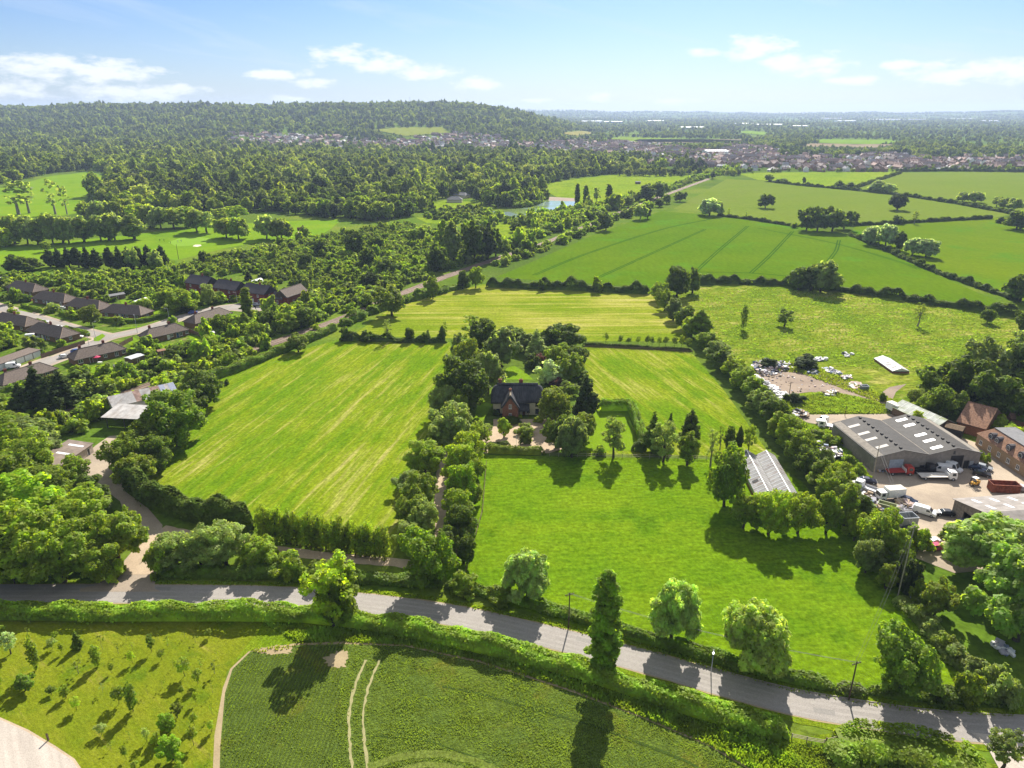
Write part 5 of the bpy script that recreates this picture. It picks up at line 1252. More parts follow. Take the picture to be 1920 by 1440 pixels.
def inside_any(x, y, polys):
    r = np.zeros(np.shape(x), bool)
    for p in polys: r |= in_poly(x, y, p)
    return r


def az_px(px): return (px - 960) / FOC


# villages: pixel outlines of where houses stand
TOWN_PX = {'slope': ([(415, 268), (440, 252), (520, 250), (640, 258), (700, 262), (760, 275), (690, 282), (560, 276), (440, 276)]),
        'slope_east': ([(700, 272), (760, 262), (860, 250), (950, 256), (960, 275), (900, 285), (760, 286)]),
        'mid': ([(960, 268), (1060, 262), (1180, 268), (1320, 280), (1330, 296), (1210, 292), (1080, 285), (960, 280)]),
        'terrace': ([(1300, 285), (1390, 270), (1460, 276), (1460, 292), (1360, 300)]),
        'east': ([(1395, 298), (1470, 288), (1560, 290), (1690, 284), (1740, 300), (1720, 322), (1560, 324), (1420, 322)]),
        'far_east': ([(1690, 302), (1790, 296), (1960, 296), (1960, 312), (1780, 322), (1720, 320)]),
        'row': ([(1180, 300), (1290, 298), (1420, 306), (1420, 318), (1240, 312)])}
TOWN = {k_: GP(v_) for k_, v_ in TOWN_PX.items()}


def hides_town(x, y, h, z):
    """True where a crown would stand in front of the houses: those belts are thin and low in the photograph"""
    x = np.asarray(x, float); y = np.asarray(y, float); r_ = np.zeros(x.shape, bool)
    for f in (0.55, 1.0):
        dz_ = np.asarray(z) + np.asarray(h) * f - CAM_H
        zc = y * CP - dz_ * SP; yc = y * SP + dz_ * CP
        px = 960 + FOC * x / zc; py = 720 - FOC * yc / zc
        for p in list(TOWN_PX.values()) + list(OPEN_PX): r_ |= in_poly(px, py, p)
    return r_


OPEN_PX = ([(700, 245), (740, 240), (830, 240), (840, 250), (760, 256)], [(1050, 250), (1090, 246), (1120, 250), (1080, 256)], [(1130, 262), (1160, 258), (1250, 260), (1390, 264), (1380, 268), (1200, 267)], [(1370, 248), (1410, 246), (1445, 250), (1430, 254)],
                           [(1525, 268), (1540, 262), (1670, 264), (1690, 270), (1600, 272)], [(1150, 272), (1320, 268), (1440, 264), (1400, 262), (1200, 262)], [(1480, 276), (1520, 270), (1680, 272), (1640, 278)])
OPEN = [GP(p) for p in OPEN_PX]
FCOL = [(0.19, 0.22, 0.03), (0.24, 0.22, 0.06), (0.16, 0.23, 0.02), (0.16, 0.26, 0.015), (0.15, 0.25, 0.015), (0.2, 0.17, 0.1), (0.24, 0.19, 0.12)]
for i, p in enumerate(OPEN):
    m = field_mat('far_field', FCOL[i], tuple(v * 0.92 for v in FCOL[i]), None, 0.4, 0.01, 0.01, fine=0.1, patch=0.004, bump=0, speck=0.08)
    me = bpy.data.meshes.new('distant_field')
    c0 = np.mean(p, 0)
    me.from_pydata([(x, y, gz(x, y) + 1.5) for x, y in p], [], [tuple(range(len(p)))])
    me.materials.append(m)
    tag(obj('distant_field', me), None, None, None, 'structure')
# the wooded hill
hx = rngw.uniform(-4200, 560, 76000); hy = rngw.uniform(1150, 4900, 76000)
a = hx / hy
dens = np.where(hy < 3700, 1.0, 0.4)
keep = (a > -0.95) & (a < 0.085 + 0.02 * np.sin(hy / 130)) & (rngw.random(76000) < dens * 0.62)
inb = in_poly(hx, hy, GP([(p[0], p[1]) for p in WOOD]))
keep &= ~inb & ~inside_any(hx, hy, OPEN)
tw = inside_any(hx, hy, TOWN.values())
keep &= ~tw | (rngw.random(76000) < 0.16)
hs = rngw.uniform(0.9, 1.7, len(hx)); hs = np.where(rngw.random(len(hx)) < 0.12, hs * 1.45, hs)
hd_ = hides_town(hx, hy, hs * 10, terrain(hx, hy))
hs = np.where(hd_, hs * 0.45, hs)
keep &= ~(hd_ & (rngw.random(len(hx)) < 0.45)) & ~inside_any(hx, hy, OPEN)
hx, hy, hs = hx[keep], hy[keep], hs[keep]
FX, FY, FS = np.array(FX), np.array(FY), np.array(FS)
k_ = hides_town(FX, FY, FS * 10, np.where(FY > 1000, terrain(FX, np.maximum(FY, 1)), 0)) & (rngw.random(len(FX)) < 0.8)
FX, FY, FS = FX[~k_], FY[~k_], FS[~k_]
# hedges, copses and gardens out on the plain
px_, py_ = [], []
for _ in range(330):
    y0 = 1500 * (1 + rngw.random() ** 1.6 * 7.2); x0 = rngw.uniform(-0.02, 0.95) * y0
    ang = rngw.choice([0.15, 1.45, 0.5, 2.6]) + rngw.normal(0, 0.2); L = rngw.uniform(120, 600) * (1 + y0 / 6000)
    n = int(L / (9 + y0 / 500)); tt = np.linspace(0, L, n)
    px_ += list(x0 + np.cos(ang) * tt + rngw.normal(0, 4 + y0 / 800, n)); py_ += list(y0 + np.sin(ang) * tt + rngw.normal(0, 4 + y0 / 800, n))
for _ in range(260):
    y0 = 1500 * (1 + rngw.random() ** 1.5 * 7.5); x0 = rngw.uniform(-0.05, 0.95) * y0
    n = int(rngw.uniform(15, 70)); sx_ = rngw.uniform(20, 110) * (1 + y0 / 5000)
    px_ += list(x0 + rngw.normal(0, sx_, n)); py_ += list(y0 + rngw.normal(0, sx_ * 0.7, n))
for nm, p in TOWN.items():
    if nm.startswith('slope'): continue
    tx, ty = scatter(p, 26, 9)
    px_ += list(tx); py_ += list(ty)
# belts of trees between the near fields and the houses
for pth, n, wd in (([(1160, 330), (1250, 328), (1340, 326), (1400, 330)], 80, 10), ([(1290, 330), (1340, 322), (1400, 312), (1440, 306)], 90, 22), ([(1400, 326), (1500, 322), (1600, 322), (1680, 321)], 34, 5), ([(1700, 318), (1800, 316), (1900, 318), (1960, 318)], 120, 14),
                   ([(1480, 282), (1560, 280), (1640, 284), (1700, 290)], 90, 24), ([(1560, 296), (1620, 300), (1690, 300)], 70, 24), ([(1720, 290), (1800, 285), (1960, 285)], 150, 40), ([(1100, 300), (1200, 304), (1290, 300)], 60, 14), ([(1060, 300), (1110, 296), (1180, 300)], 60, 20)):
    P_ = np.array(GP(pth)); tt = rngw.uniform(0, len(pth) - 1, n)
    px_ += list(np.interp(tt, range(len(pth)), P_[:, 0]) + rngw.normal(0, wd, n)); py_ += list(np.interp(tt, range(len(pth)), P_[:, 1]) + rngw.normal(0, wd, n))
px_, py_ = np.array(px_), np.array(py_)
nearf = [GP(p) for p in ([(1345, 330), (1440, 335), (1500, 346), (1600, 352), (1690, 325), (2000, 326), (2000, 700), (1000, 700), (1000, 480), (1240, 395)], [(1385, 328), (1680, 324), (1590, 352), (1500, 345)], [(1005, 346), (1080, 337), (1150, 330), (1290, 332), (1205, 376), (1060, 376)])]
k = ~inside_any(px_, py_, nearf) & ~inside_any(px_, py_, OPEN) & (py_ > 900)
px_, py_ = px_[k], py_[k]
ps_ = rngw.uniform(0.6, 1.15, len(px_)) * (1 + py_ / 9000)
hd_ = hides_town(px_, py_, ps_ * 10, terrain(px_, py_))
ps_ = np.where(hd_, ps_ * 0.55, ps_)
k = ~(hd_ & (rngw.random(len(px_)) < 0.35))
px_, py_, ps_ = px_[k], py_[k], ps_[k]


def stuff_trees(name, label, xs, ys, sc, protos, seed):
    xs = np.asarray(xs); ys = np.asarray(ys); sc = np.asarray(sc)
    zs = np.where(ys > 1000, terrain(xs, np.maximum(ys, 1)), 0.0)
    S = np.stack([sc * rngw.uniform(0.9, 1.15, len(sc)), sc * rngw.uniform(0.9, 1.15, len(sc)), sc * rngw.uniform(0.85, 1.15, len(sc))], 1)
    return stuff_points(name, label, np.stack([xs, ys, zs], 1), S, protos, seed)


stuff_trees('woodland', 'mass of mixed woodland behind the golf course and pond', FX, FY, FS, protos_far * 3 + [far_con], 1)
stuff_trees('hill_woodland', 'distant woodland covering the long hill', hx, hy, hs, protos_far * 3 + [far_con], 2)
stuff_trees('plain_woodland', 'hedgerow trees and copses spread over the far plain', px_, py_, ps_, protos_far, 3)

# ------------------------------------------------------------------ buildings
BRICK = plain('red_brick', (0.25, 0.115, 0.07), 0.9, 0.1, 0, 0.22, 3)
DKBRICK = plain('dark_red_brick', (0.2, 0.06, 0.045), 0.9, 0.1, 0, 0.2, 3)
BROWNBRICK = plain('brown_brick', (0.21, 0.125, 0.075), 0.9, 0.1, 0, 0.22, 3)
BUFF = plain('buff_brick', (0.34, 0.24, 0.145), 0.9, 0.1, 0, 0.2, 3)
CREAM = plain('cream_render', (0.62, 0.55, 0.4), 0.9, 0.1, 0, 0.08, 2)
WHITE = plain('white_paint', (0.75, 0.74, 0.7), 0.5, 0.4, 0, 0.05, 2)
BLACKP = plain('black_timber_and_dark_gaps', (0.02, 0.02, 0.02), 0.6, 0.3)  # black parts; also paints the dark inside of openings
TILE = plain('brown_concrete_tile', (0.15, 0.118, 0.097), 0.85, 0.2, 0, 0.25, 2.2)
DKTILE = plain('slate_grey_tile', (0.085, 0.075, 0.08), 0.8, 0.25, 0, 0.25, 2.2)
ORTILE = plain('orange_clay_tile', (0.29, 0.165, 0.105), 0.9, 0.15, 0, 0.3, 2.4)
HIPTILE = plain('pale_ridge_tile', (0.3, 0.22, 0.16), 0.9, 0.15)
CONC = plain('grey_block_wall', (0.26, 0.235, 0.2), 0.9, 0.1, 0, 0.16, 1.2, stain=(0.2, 0.18, 0.155))
FELT = plain('roofing_felt', (0.19, 0.19, 0.195), 0.9, 0.2, 0, 0.12, 1.0)
SKYL = plain('plastic_rooflight', (0.72, 0.72, 0.74), 0.4, 0.4, 0, 0.05)
TIMBER = plain('weathered_timber', (0.16, 0.115, 0.075), 0.9, 0.1, 0, 0.3, 3)
PALEWOOD = plain('pale_fence_wood', (0.34, 0.29, 0.21), 0.9, 0.1, 0, 0.2, 3)
STEEL = plain('galvanised_steel', (0.42, 0.44, 0.45), 0.5, 0.5, 0.3, 0.12)
DKSTEEL = plain('dark_steel', (0.05, 0.05, 0.055), 0.6, 0.4)
POLEW = plain('creosoted_pole', (0.085, 0.06, 0.045), 0.9, 0.1, 0, 0.25, 2)
RUST = plain('rusty_iron', (0.22, 0.07, 0.04), 0.8, 0.2, 0, 0.35, 1.5)


DULLSKY = plain('old_rooflight', (0.3, 0.28, 0.25), 0.6, 0.3, 0, 0.15)


def glass_mat(name, col=(0.03, 0.04, 0.05), rough=0.08):
    m, t = new_mat(name)
    t.out(t.principled(col, rough, 0.6))
    return m


GLASS = glass_mat('window_glass')


def thatch_mat():
    m, t = new_mat('old_thatch')
    p = t.pos(local=True)
    n1 = t.noise(t.pos(0, (6, 0.6, 0.6), local=True), 1.0, 4, 0.7); n2 = t.noise(p, 0.5, 3)
    c = t.mix(t.ramp(n2, 0.35, 0.65), (0.052, 0.054, 0.06), (0.078, 0.079, 0.084))
    c = t.mix(1.0, c, t.mix(t.ramp(n1, 0.3, 0.7), (0.7,) * 3, (1.3,) * 3), 'MULTIPLY')
    t.out(t.principled(c, 0.95, 0.1, 0, n1, 0.8, 0.1))
    return m


THATCH = thatch_mat()


def corrugated(name, col, stain, pitch=0.15, axis='x', rough=0.75, metal=0.0):
    """corrugated sheets with weather stains; ribs run down the slope"""
    m, t = new_mat(name)
    w_ = t.n('ShaderNodeTexWave', wave_type='BANDS', bands_direction='X' if axis == 'x' else 'Y', wave_profile='SIN')
    w_.inputs['Scale'].default_value = 0.314 / pitch
    t.l(t.pos(local=True), w_.inputs['Vector'])
    n1 = t.noise(t.pos(0, (0.25, 1, 1) if axis == 'y' else (1, 0.25, 1), local=True), 0.6, 5, 0.65)
    n2 = t.noise(t.pos(0, (0.6, 0.6, 0.6), (5, 5, 0), local=True), 1.0, 4, 0.6)
    c = t.mix(t.ramp(n1, 0.45, 0.7), col, stain)
    c = t.mix(1.0, c, t.mix(t.ramp(n2, 0.3, 0.7), (0.82,) * 3, (1.18,) * 3), 'MULTIPLY')
    t.out(t.principled(c, rough, 0.3, metal, w_.outputs[1], 0.5, 0.03))
    return m


CEMENT = corrugated('dark_fibre_cement', (0.046, 0.042, 0.039), (0.034, 0.031, 0.029), 0.3, 'y')
CEMENT2 = corrugated('grey_fibre_cement', (0.24, 0.215, 0.195), (0.18, 0.155, 0.135), 0.3, 'x')
TINWHITE = corrugated('whitish_tin', (0.4, 0.385, 0.37), (0.28, 0.25, 0.225), 0.3, 'x')
GHROOF = corrugated('old_greenhouse_sheets', (0.26, 0.255, 0.25), (0.15, 0.11, 0.09), 0.9, 'y', 0.6)
DERROOF = corrugated('pale_broken_sheets', (0.55, 0.56, 0.55), (0.4, 0.4, 0.38), 0.6, 'y')
PALESHED = corrugated('mossy_pale_sheets', (0.45, 0.47, 0.42), (0.2, 0.24, 0.08), 0.3, 'x')


def frame_of(A, B):
    (x0, y0), (x1, y1) = G(*A), G(*B)
    return (x0, y0, 0), math.atan2(y1 - y0, x1 - x0), math.hypot(x1 - x0, y1 - y0)


def window(parent, x, y, z, w_, h, facing, frame_m=WHITE, bars=1, name='window'):
    """a window set on a wall; facing: '-y', '+x', '-x' outward direction. The pane is its sub-part."""
    mb = MB(); gl = MB(); t = 0.09

    def bx(b, u0, u1, z0, z1, d0, d1):
        if facing == '-y': b.box(x + u0, x + u1, y - d1, y - d0, z0, z1)
        elif facing == '+y': b.box(x + u0, x + u1, y + d0, y + d1, z0, z1)
        elif facing == '+x': b.box(x + d0, x + d1, y + u0, y + u1, z0, z1)
        else: b.box(x - d1, x - d0, y + u0, y + u1, z0, z1)
    hw = w_ / 2
    bx(mb, -hw, -hw + t, z, z + h, 0.0, 0.08); bx(mb, hw - t, hw, z, z + h, 0.0, 0.08)
    bx(mb, -hw + t, hw - t, z, z + t, 0.0, 0.08); bx(mb, -hw + t, hw - t, z + h - t, z + h, 0.0, 0.08)
    for k in range(bars):
        u = -hw + (k + 1) * w_ / (bars + 1)
        bx(mb, u - t / 2, u + t / 2, z + t, z + h - t, 0.002, 0.075)
    bx(mb, -hw - 0.08, hw + 0.08, z - 0.1, z - 0.003, 0.0, 0.14)
    bx(gl, -hw + t, hw - t, z + t, z + h - t, 0.004, 0.03)
    f = mb.build(name, frame_m, parent)
    gl.build('pane', GLASS, f)
    return f


def door(parent, x, y, z, w_, h, facing, m, frame_m=WHITE):
    mb = MB(); fr = MB()
    s = {'-y': (x - w_ / 2, x + w_ / 2, y - 0.06, y), '+y': (x - w_ / 2, x + w_ / 2, y, y + 0.06), '+x': (x, x + 0.06, y - w_ / 2, y + w_ / 2), '-x': (x - 0.06, x, y - w_ / 2, y + w_ / 2)}[facing]
    mb.box(*s, z, z + h)
    d = mb.build('door', m, parent)
    if facing in ('-y', '+y'):
        fr.box(s[0] - 0.08, s[0] - 0.002, s[2] - 0.03, s[3] + 0.03, z, z + h + 0.08); fr.box(s[1] + 0.002, s[1] + 0.08, s[2] - 0.03, s[3] + 0.03, z, z + h + 0.08)
        fr.box(s[0] - 0.002, s[1] + 0.002, s[2] - 0.03, s[3] + 0.03, z + h + 0.002, z + h + 0.08)
    else:
        fr.box(s[0] - 0.03, s[1] + 0.03, s[2] - 0.08, s[2] - 0.002, z, z + h + 0.08); fr.box(s[0] - 0.03, s[1] + 0.03, s[3] + 0.002, s[3] + 0.08, z, z + h + 0.08)
    fr.build('door_frame', frame_m, d)
    return d


def hip_roof(L, D, e, r, ov=0.4, hipl=1.0, hipr=1.0, th=0.18):
    """roof over 0..L x 0..D; hip 0 = gable end, 1 = full hip"""
    run = D / 2
    xl = -ov + (run + ov) * hipl * 0.9; xr = L + ov - (run + ov) * hipr * 0.9
    zo = e - ov * (r - e) / run
    a, b, c, d = (-ov, -ov, zo), (L + ov, -ov, zo), (L + ov, D + ov, zo), (-ov, D + ov, zo)
    p, q = (xl, D / 2, r), (xr, D / 2, r)
    mb = MB()
    up = [(v[0], v[1], v[2] + th) for v in (a, b, c, d, p, q)]
    lo = [a, b, c, d, p, q]
    for f in ((0, 1, 5, 4), (1, 2, 5), (2, 3, 4, 5), (3, 0, 4)):
        mb.face([up[i] for i in f]); mb.face([lo[i] for i in f][::-1])
    for i, j in ((0, 1), (1, 2), (2, 3), (3, 0)):
        mb.face([lo[i], lo[j], up[j], up[i]])
    return mb, up


def gable_walls(L, D, e, r, hipl, hipr, th=0.0):
    mb = MB()
    if hipl < 0.5 and hipr < 0.5:
        mb.prism([(0, 0), (D, 0), (D, e), (D / 2, r - 0.02), (0, e)], 'x', 0, L)
    else:
        mb.box(0, L, 0, D, 0, e - 0.02)
        if hipl < 0.5: mb.prism([(0, e), (D, e), (D / 2, r - 0.02)], 'x', 0, 0.25)
        if hipr < 0.5: mb.prism([(0, e), (D, e), (D / 2, r - 0.02)], 'x', L - 0.25, L)
    return mb


def chimney(parent, x, y, z0, z1, w_=0.9, d=0.6, m=DKBRICK, pots=2):
    mb = MB().box(x - w_ / 2, x + w_ / 2, y - d / 2, y + d / 2, z0, z1).box(x - w_ / 2 - 0.06, x + w_ / 2 + 0.06, y - d / 2 - 0.06, y + d / 2 + 0.06, z1, z1 + 0.12)
    c = mb.build('chimney', m, parent)
    for k in range(pots):
        u = x + (k - (pots - 1) / 2) * 0.4
        MB().tube((u, y, z1 + 0.12), (u, y, z1 + 0.5), 0.13, 0.11, 8).build('chimney_pot', ORTILE, c)
    return c


def house(name, label, cat, A, B, D, e, r, wall_m, roof_m, hipl=1.0, hipr=1.0, wins=(), doors=(), chims=(), group=None, ov=0.4, ridge_m=None):
    loc, rz, L = frame_of(A, B)
    t = thing(name, label, cat, loc, rz, group)
    gable_walls(L, D, e, r, hipl, hipr).build('wall', wall_m, t)
    mb, up = hip_roof(L, D, e, r, ov, hipl, hipr)
    rf = mb.build('roof', roof_m, t)
    rd = MB()
    rd.tube(up[4], up[5], 0.14, n=6)
    if hipl > 0.5: rd.tube(up[0], up[4], 0.11, n=6); rd.tube(up[3], up[4], 0.11, n=6)
    if hipr > 0.5: rd.tube(up[1], up[5], 0.11, n=6); rd.tube(up[2], up[5], 0.11, n=6)
    rd.build('ridge_tiles', ridge_m or roof_m, rf)
    gu = MB().tube((-ov, -ov - 0.06, e - 0.25), (L + ov, -ov - 0.06, e - 0.25), 0.06, n=6)
    gu.build('gutter', BLACKP, rf)
    for (x, y, z, w_, h, f, b) in wins: window(t, L * x if f in ('-y', '+y') else (0 if f == '-x' else L), (0 if f == '-y' else D) if f in ('-y', '+y') else D * y, z, w_, h, f, bars=b)
    for (x, f, m) in doors: door(t, L * x if f in ('-y', '+y') else (0 if f == '-x' else L), (0 if f == '-y' else D) if f in ('-y', '+y') else D * 0.5, 0.02, 0.95, 2.05, f, m)
    for (x, y) in chims:
        chimney(t, L * x, D * y, e + (r - e) * 0.5, r + 1.1)
    return t


BL = plain('blue_door', (0.05, 0.09, 0.2), 0.5)
WD = plain('white_door', (0.7, 0.7, 0.68), 0.4)
BR_ = plain('brown_door', (0.12, 0.05, 0.03), 0.5)
EST = 'bungalows of the estate'
wf = [(.12, 0, .9, 1.5, 1.2, '-y', 2), (.36, 0, .9, 1.3, 1.2, '-y', 1), (.64, 0, .9, 1.3, 1.2, '-y', 1), (.88, 0, .9, 1.5, 1.2, '-y', 2), (0, .5, .9, 1.2, 1.1, '+x', 1)]
df = [(.46, '-y', WD), (.54, '-y', BL)]
for A, B, l in (((14, 547), (64, 557), 'brown hipped bungalow at the top of the estate road, beside the photo edge'), ((62, 568), (122, 577), 'second bungalow down the upper side of the estate road, by the red car'),
                ((124, 582), (187, 591), 'third bungalow down the upper side, behind the white van'), ((192, 595), (266, 601), 'corner bungalow behind the long dark garden hedge'),
                ((-16, 611), (50, 623), 'lower side bungalow cut by the photo edge'), ((52, 630), (116, 645), 'lower corner bungalow beside the white parked car')):
    house('bungalow', l, 'bungalow', A, B, 8.0, 2.6, 5.6, BROWNBRICK, TILE, 1, 1, wf, df, [(.5, .5)], EST, ridge_m=HIPTILE)
wg = [(.1, 0, .9, 1.6, 1.25, '-y', 1), (.58, 0, .9, 1.2, 1.2, '-y', 1), (.8, 0, .5, 1.3, 1.7, '-y', 1), (.95, 0, .9, 1.2, 1.2, '-y', 1)]
for A, B, l, d_ in (((143, 687), (238, 665), 'brown bungalow with the pink garden parasol', [(.3, '-y', BR_)]), ((277, 646), (355, 628), 'bungalow with white windows and blue door above the small lawns', [(.5, '-y', WD), (.72, '-y', BL)]),
                    ((368, 617), (436, 596), 'bungalow half hidden by a round garden tree, nearest the red brick houses', [(.4, '-y', WD)]), ((10, 735), (110, 703), 'brown bungalow behind the dark conifers', [(.36, '-y', WD)])):
    house('bungalow', l, 'bungalow', A, B, 7.5, 2.6, 5.2, BROWNBRICK, TILE, 1, 1, wg, d_, [(.2, .55), (.66, .55)], EST)
wh_ = [(.2, 0, .9, 1.3, 1.2, '-y', 1), (.75, 0, .9, 1.3, 1.2, '-y', 1), (.25, 0, 3.3, 1.1, 1.2, '-y', 1), (.72, 0, 3.3, 1.1, 1.2, '-y', 1), (0, .4, 3.3, .9, 1.1, '+x', 0), (0, .6, .9, .9, 1.1, '+x', 0)]
for A, B, l in (((350, 547), (388, 553), 'red brick two-storey house nearest the fairway'), ((402, 557), (443, 563), 'middle red brick two-storey house'), ((455, 565), (497, 571), 'red brick two-storey house behind the narrow poplar')):
    t = house('brick_house', l, 'house', A, B, 9.0, 5.2, 8.4, DKBRICK, DKTILE, 0, 0, wh_, [(.48, '-y', WD)], [], 'red brick houses at the estate end')
    chimney(t, 8.6, 4.5, 7, 9.4)
t = house('brick_house', 'last red brick house, with the brown roof and gable towards the estate', 'house', (540, 574), (577, 561), 7.5, 4.6, 7.6, DKBRICK, TILE, 0, 0, [(.3, 0, .9, 1.2, 1.2, '-y', 1), (0, .5, .9, 1.2, 1.2, '-x', 1), (0, .5, 3.6, .9, 1.1, '-x', 1)], [(.6, '-y', WD)], [], 'red brick houses at the estate end')
L0 = frame_of((540, 574), (577, 561))[2]
house('brick_house', 'low grey-roofed link between the last two red brick houses', 'house', (512, 572), (530, 573), 6, 3.4, 5.8, DKBRICK, DKTILE, 0, 0, [(.5, 0, .8, 1.0, 1.8, '-y', 1)], [], [], 'red brick houses at the estate end')

# garages
loc, rz, L = frame_of((-18, 702), (78, 667))
t = thing('garage_block', 'row of garages with white doors beside the estate', 'garages', loc, rz)
MB().box(0, L, 0, 5.5, 0, 2.45).build('wall', CONC, t)
MB().prism([(-0.35, 2.42), (5.8, 2.7), (5.8, 2.82), (-0.35, 2.54)], 'x', -0.2, L + 0.2).build('roof', TILE, t)
n = 6
for k in range(n):
    x0 = L * k / n + 0.18; x1 = L * (k + 1) / n - 0.18
    d = MB().box(x0, x1, -0.05, 0.0, 0.03, 2.2).build('garage_door', WHITE, t)
    MB().box((x0 + x1) / 2 - 0.12, (x0 + x1) / 2 + 0.12, -0.09, -0.052, 0.9, 0.97).build('handle', DKSTEEL, d)
# estate boundary fences and sheds
for A, B, l in (((78, 672), (160, 645), 'long dark panel fence between garages and the lower corner bungalow'), ((225, 651), (250, 638), 'dark panel fence beside the parasol bungalow drive'), ((352, 622), (394, 640), 'brown panel fence between two bungalow gardens'), ((128, 572), (170, 560), 'dark garden fence behind the upper bungalows')):
    loc, rz, L = frame_of(A, B)
    f = thing('panel_fence', l, 'fence', loc, rz)
    MB().box(0, L, -0.03, 0.03, 0.05, 1.75).build('panels', TIMBER, f)
    for k in range(int(L / 3.5) + 1):
        MB().box(k * 3.5 - 0.06, k * 3.5 + 0.06, -0.06, 0.06, -0.1, 1.9).build('post', TIMBER, f)


def shed(label, A, B, D, e, r, wm, rm, name='garden_shed', dr=True, hip=0):
    loc, rz, L = frame_of(A, B)
    t = thing(name, label, 'shed', loc, rz)
    gable_walls(L, D, e, r, 0, 0).build('wall', wm, t)
    hip_roof(L, D, e, r, 0.15, 0, 0, 0.08)[0].build('roof', rm, t)
    if dr: door(t, L * 0.5, 0, 0.02, 0.8, 1.8, '-y', TIMBER)
    return t


shed('pale flat-roofed garden shed behind the parasol bungalow', (248, 684), (272, 676), 4, 2.2, 2.5, TIMBER, plain('pale_shed_felt', (0.45, 0.47, 0.47)))
shed('small grey shed on the parasol bungalow lawn', (216, 694), (236, 690), 2.5, 1.3, 1.7, TIMBER, FELT)
shed('small brown shed among bushes by the railway', (298, 668), (312, 665), 2.5, 1.9, 2.3, TIMBER, ORTILE)
shed('garden shed with grey roof behind the corner bungalow', (206, 564), (236, 559), 4, 2.2, 2.8, TIMBER, FELT)
shed('white garden building beside the bungalow lawn', (394, 634), (404, 632), 3, 2.0, 2.3, WHITE, WHITE)
shed('white shed behind the photo edge bungalow', (4, 530), (16, 527), 4, 2.2, 2.5, WHITE, WHITE)
shed('flat white roofed outhouse at the photo edge', (-12, 632), (10, 620), 5, 2.3, 2.5, CONC, plain('grey_flat_roof', (0.4, 0.41, 0.43)))
# polytunnels
def tunnel(label, A, B, W):
    loc, rz, L = frame_of(A, B)
    t = thing('polytunnel', label, 'polytunnel', loc, rz)
    prof = [(W / 2 - W / 2 * math.cos(a), 2.3 * math.sin(a)) for a in np.linspace(0, math.pi, 11)]
    MB().prism(prof, 'x', 0, L).build('cover', SKYL, t)
    fr = MB()
    for k in range(5):
        x = L * k / 4
        for (u0, z0), (u1, z1) in zip(prof[:-1], prof[1:]): fr.tube((x, u0, z0), (x, u1, z1), 0.05, n=5)
    fr.build('hoops', STEEL, t)


tunnel('white polytunnel behind the corner bungalow', (256, 574), (280, 566), 3.6)
tunnel('white polytunnel behind the red brick houses', (476, 536), (495, 529), 4.2)
# railway platform at the photo edge
loc, rz, L = frame_of((-30, 822), (60, 790))
t = thing('railway_platform', 'disused platform with pale fence panel beside the railway', 'platform', loc, rz)
MB().box(0, L, 0, 3.2, 0, 0.9).build('platform_deck', CONC, t)
MB().box(0, L * 0.62, 2.9, 3.0, 0.9, 2.5).build('fence_panel', plain('pale_panel', (0.45, 0.5, 0.55)), t)
MB().box(L * 0.1, L * 0.95, 0.0, 0.25, 0.9, 0.96).build('edge_strip', WHITE, t)
# open barn with long roof behind the trees
loc, rz, L = frame_of((203, 803), (262, 806))
t = thing('open_barn', 'open-fronted white tin barn with a long rusty-patched roof', 'barn', loc, rz)
ang = math.radians(33)
rl = 34
for x, y in ((0, 0), (L * 0.55, 0), (L, 0), (0, 7), (L, 7)):
    MB().box(x - 0.12, x + 0.12, y - 0.12, y + 0.12, -0.1, 4.2).build('post', DKSTEEL, t)
MB().box(0, L, 7.2, 7.4, 0, 4.6).build('back_wall', TINWHITE, t)
MB().slab([(-0.8, -1.2, 4.1), (L + 0.8, -1.2, 4.1), (L + 0.8, 7.3, 5.0), (-0.8, 7.3, 5.0)], 0.12).build('lean_to_roof', TINWHITE, t)
gx0, gy0 = G(215, 788); gx1, gy1 = G(338, 758)
wl = math.hypot(gx1 - gx0, gy1 - gy0); bdx, bdy = (gx1 - gx0) / wl, (gy1 - gy0) / wl
cr, sr = math.cos(-rz), math.sin(-rz)
rl = wl


def bp(s, w_, z):
    X_, Y_ = gx0 + bdx * s - bdy * w_ - loc[0], gy0 + bdy * s + bdx * w_ - loc[1]
    return (X_ * cr - Y_ * sr, X_ * sr + Y_ * cr, z)


W = 7.5
bwall = MB(); prof = [(0, 0), (W, 0), (W, 4.6), (W / 2, 6.6), (0, 4.6)]
a = [bp(0, u, z) for u, z in prof]; b = [bp(rl, u, z) for u, z in prof]
bwall.face(a[::-1]); bwall.face(b)
for k in range(5): bwall.face([a[k], b[k], b[(k + 1) % 5], a[(k + 1) % 5]])
bwall.build('barn_wall', TINWHITE, t)
RU = plain('rust_sheet', (0.3, 0.2, 0.165), 0.8, 0.2, 0, 0.3, 1); BLU = plain('blue_sheet', (0.3, 0.33, 0.43), 0.6)
secs = [(0, .36, TINWHITE), (.36, .46, RU), (.46, .62, TINWHITE), (.62, .76, RU), (.76, .84, BLU), (.84, .9, TINWHITE), (.9, 1, BLU)]
for s0, s1, m in secs:
    for u0, z0, u1, z1 in ((-0.5, 4.5, W / 2, 6.75), (W / 2, 6.75, W + 0.5, 4.5)):
        MB().slab([bp(rl * s0 + 0.01, u0, z0), bp(rl * s1 - 0.01, u0, z0), bp(rl * s1 - 0.01, u1, z1), bp(rl * s0 + 0.01, u1, z1)], 0.1).build('roof_sheets', m, t)
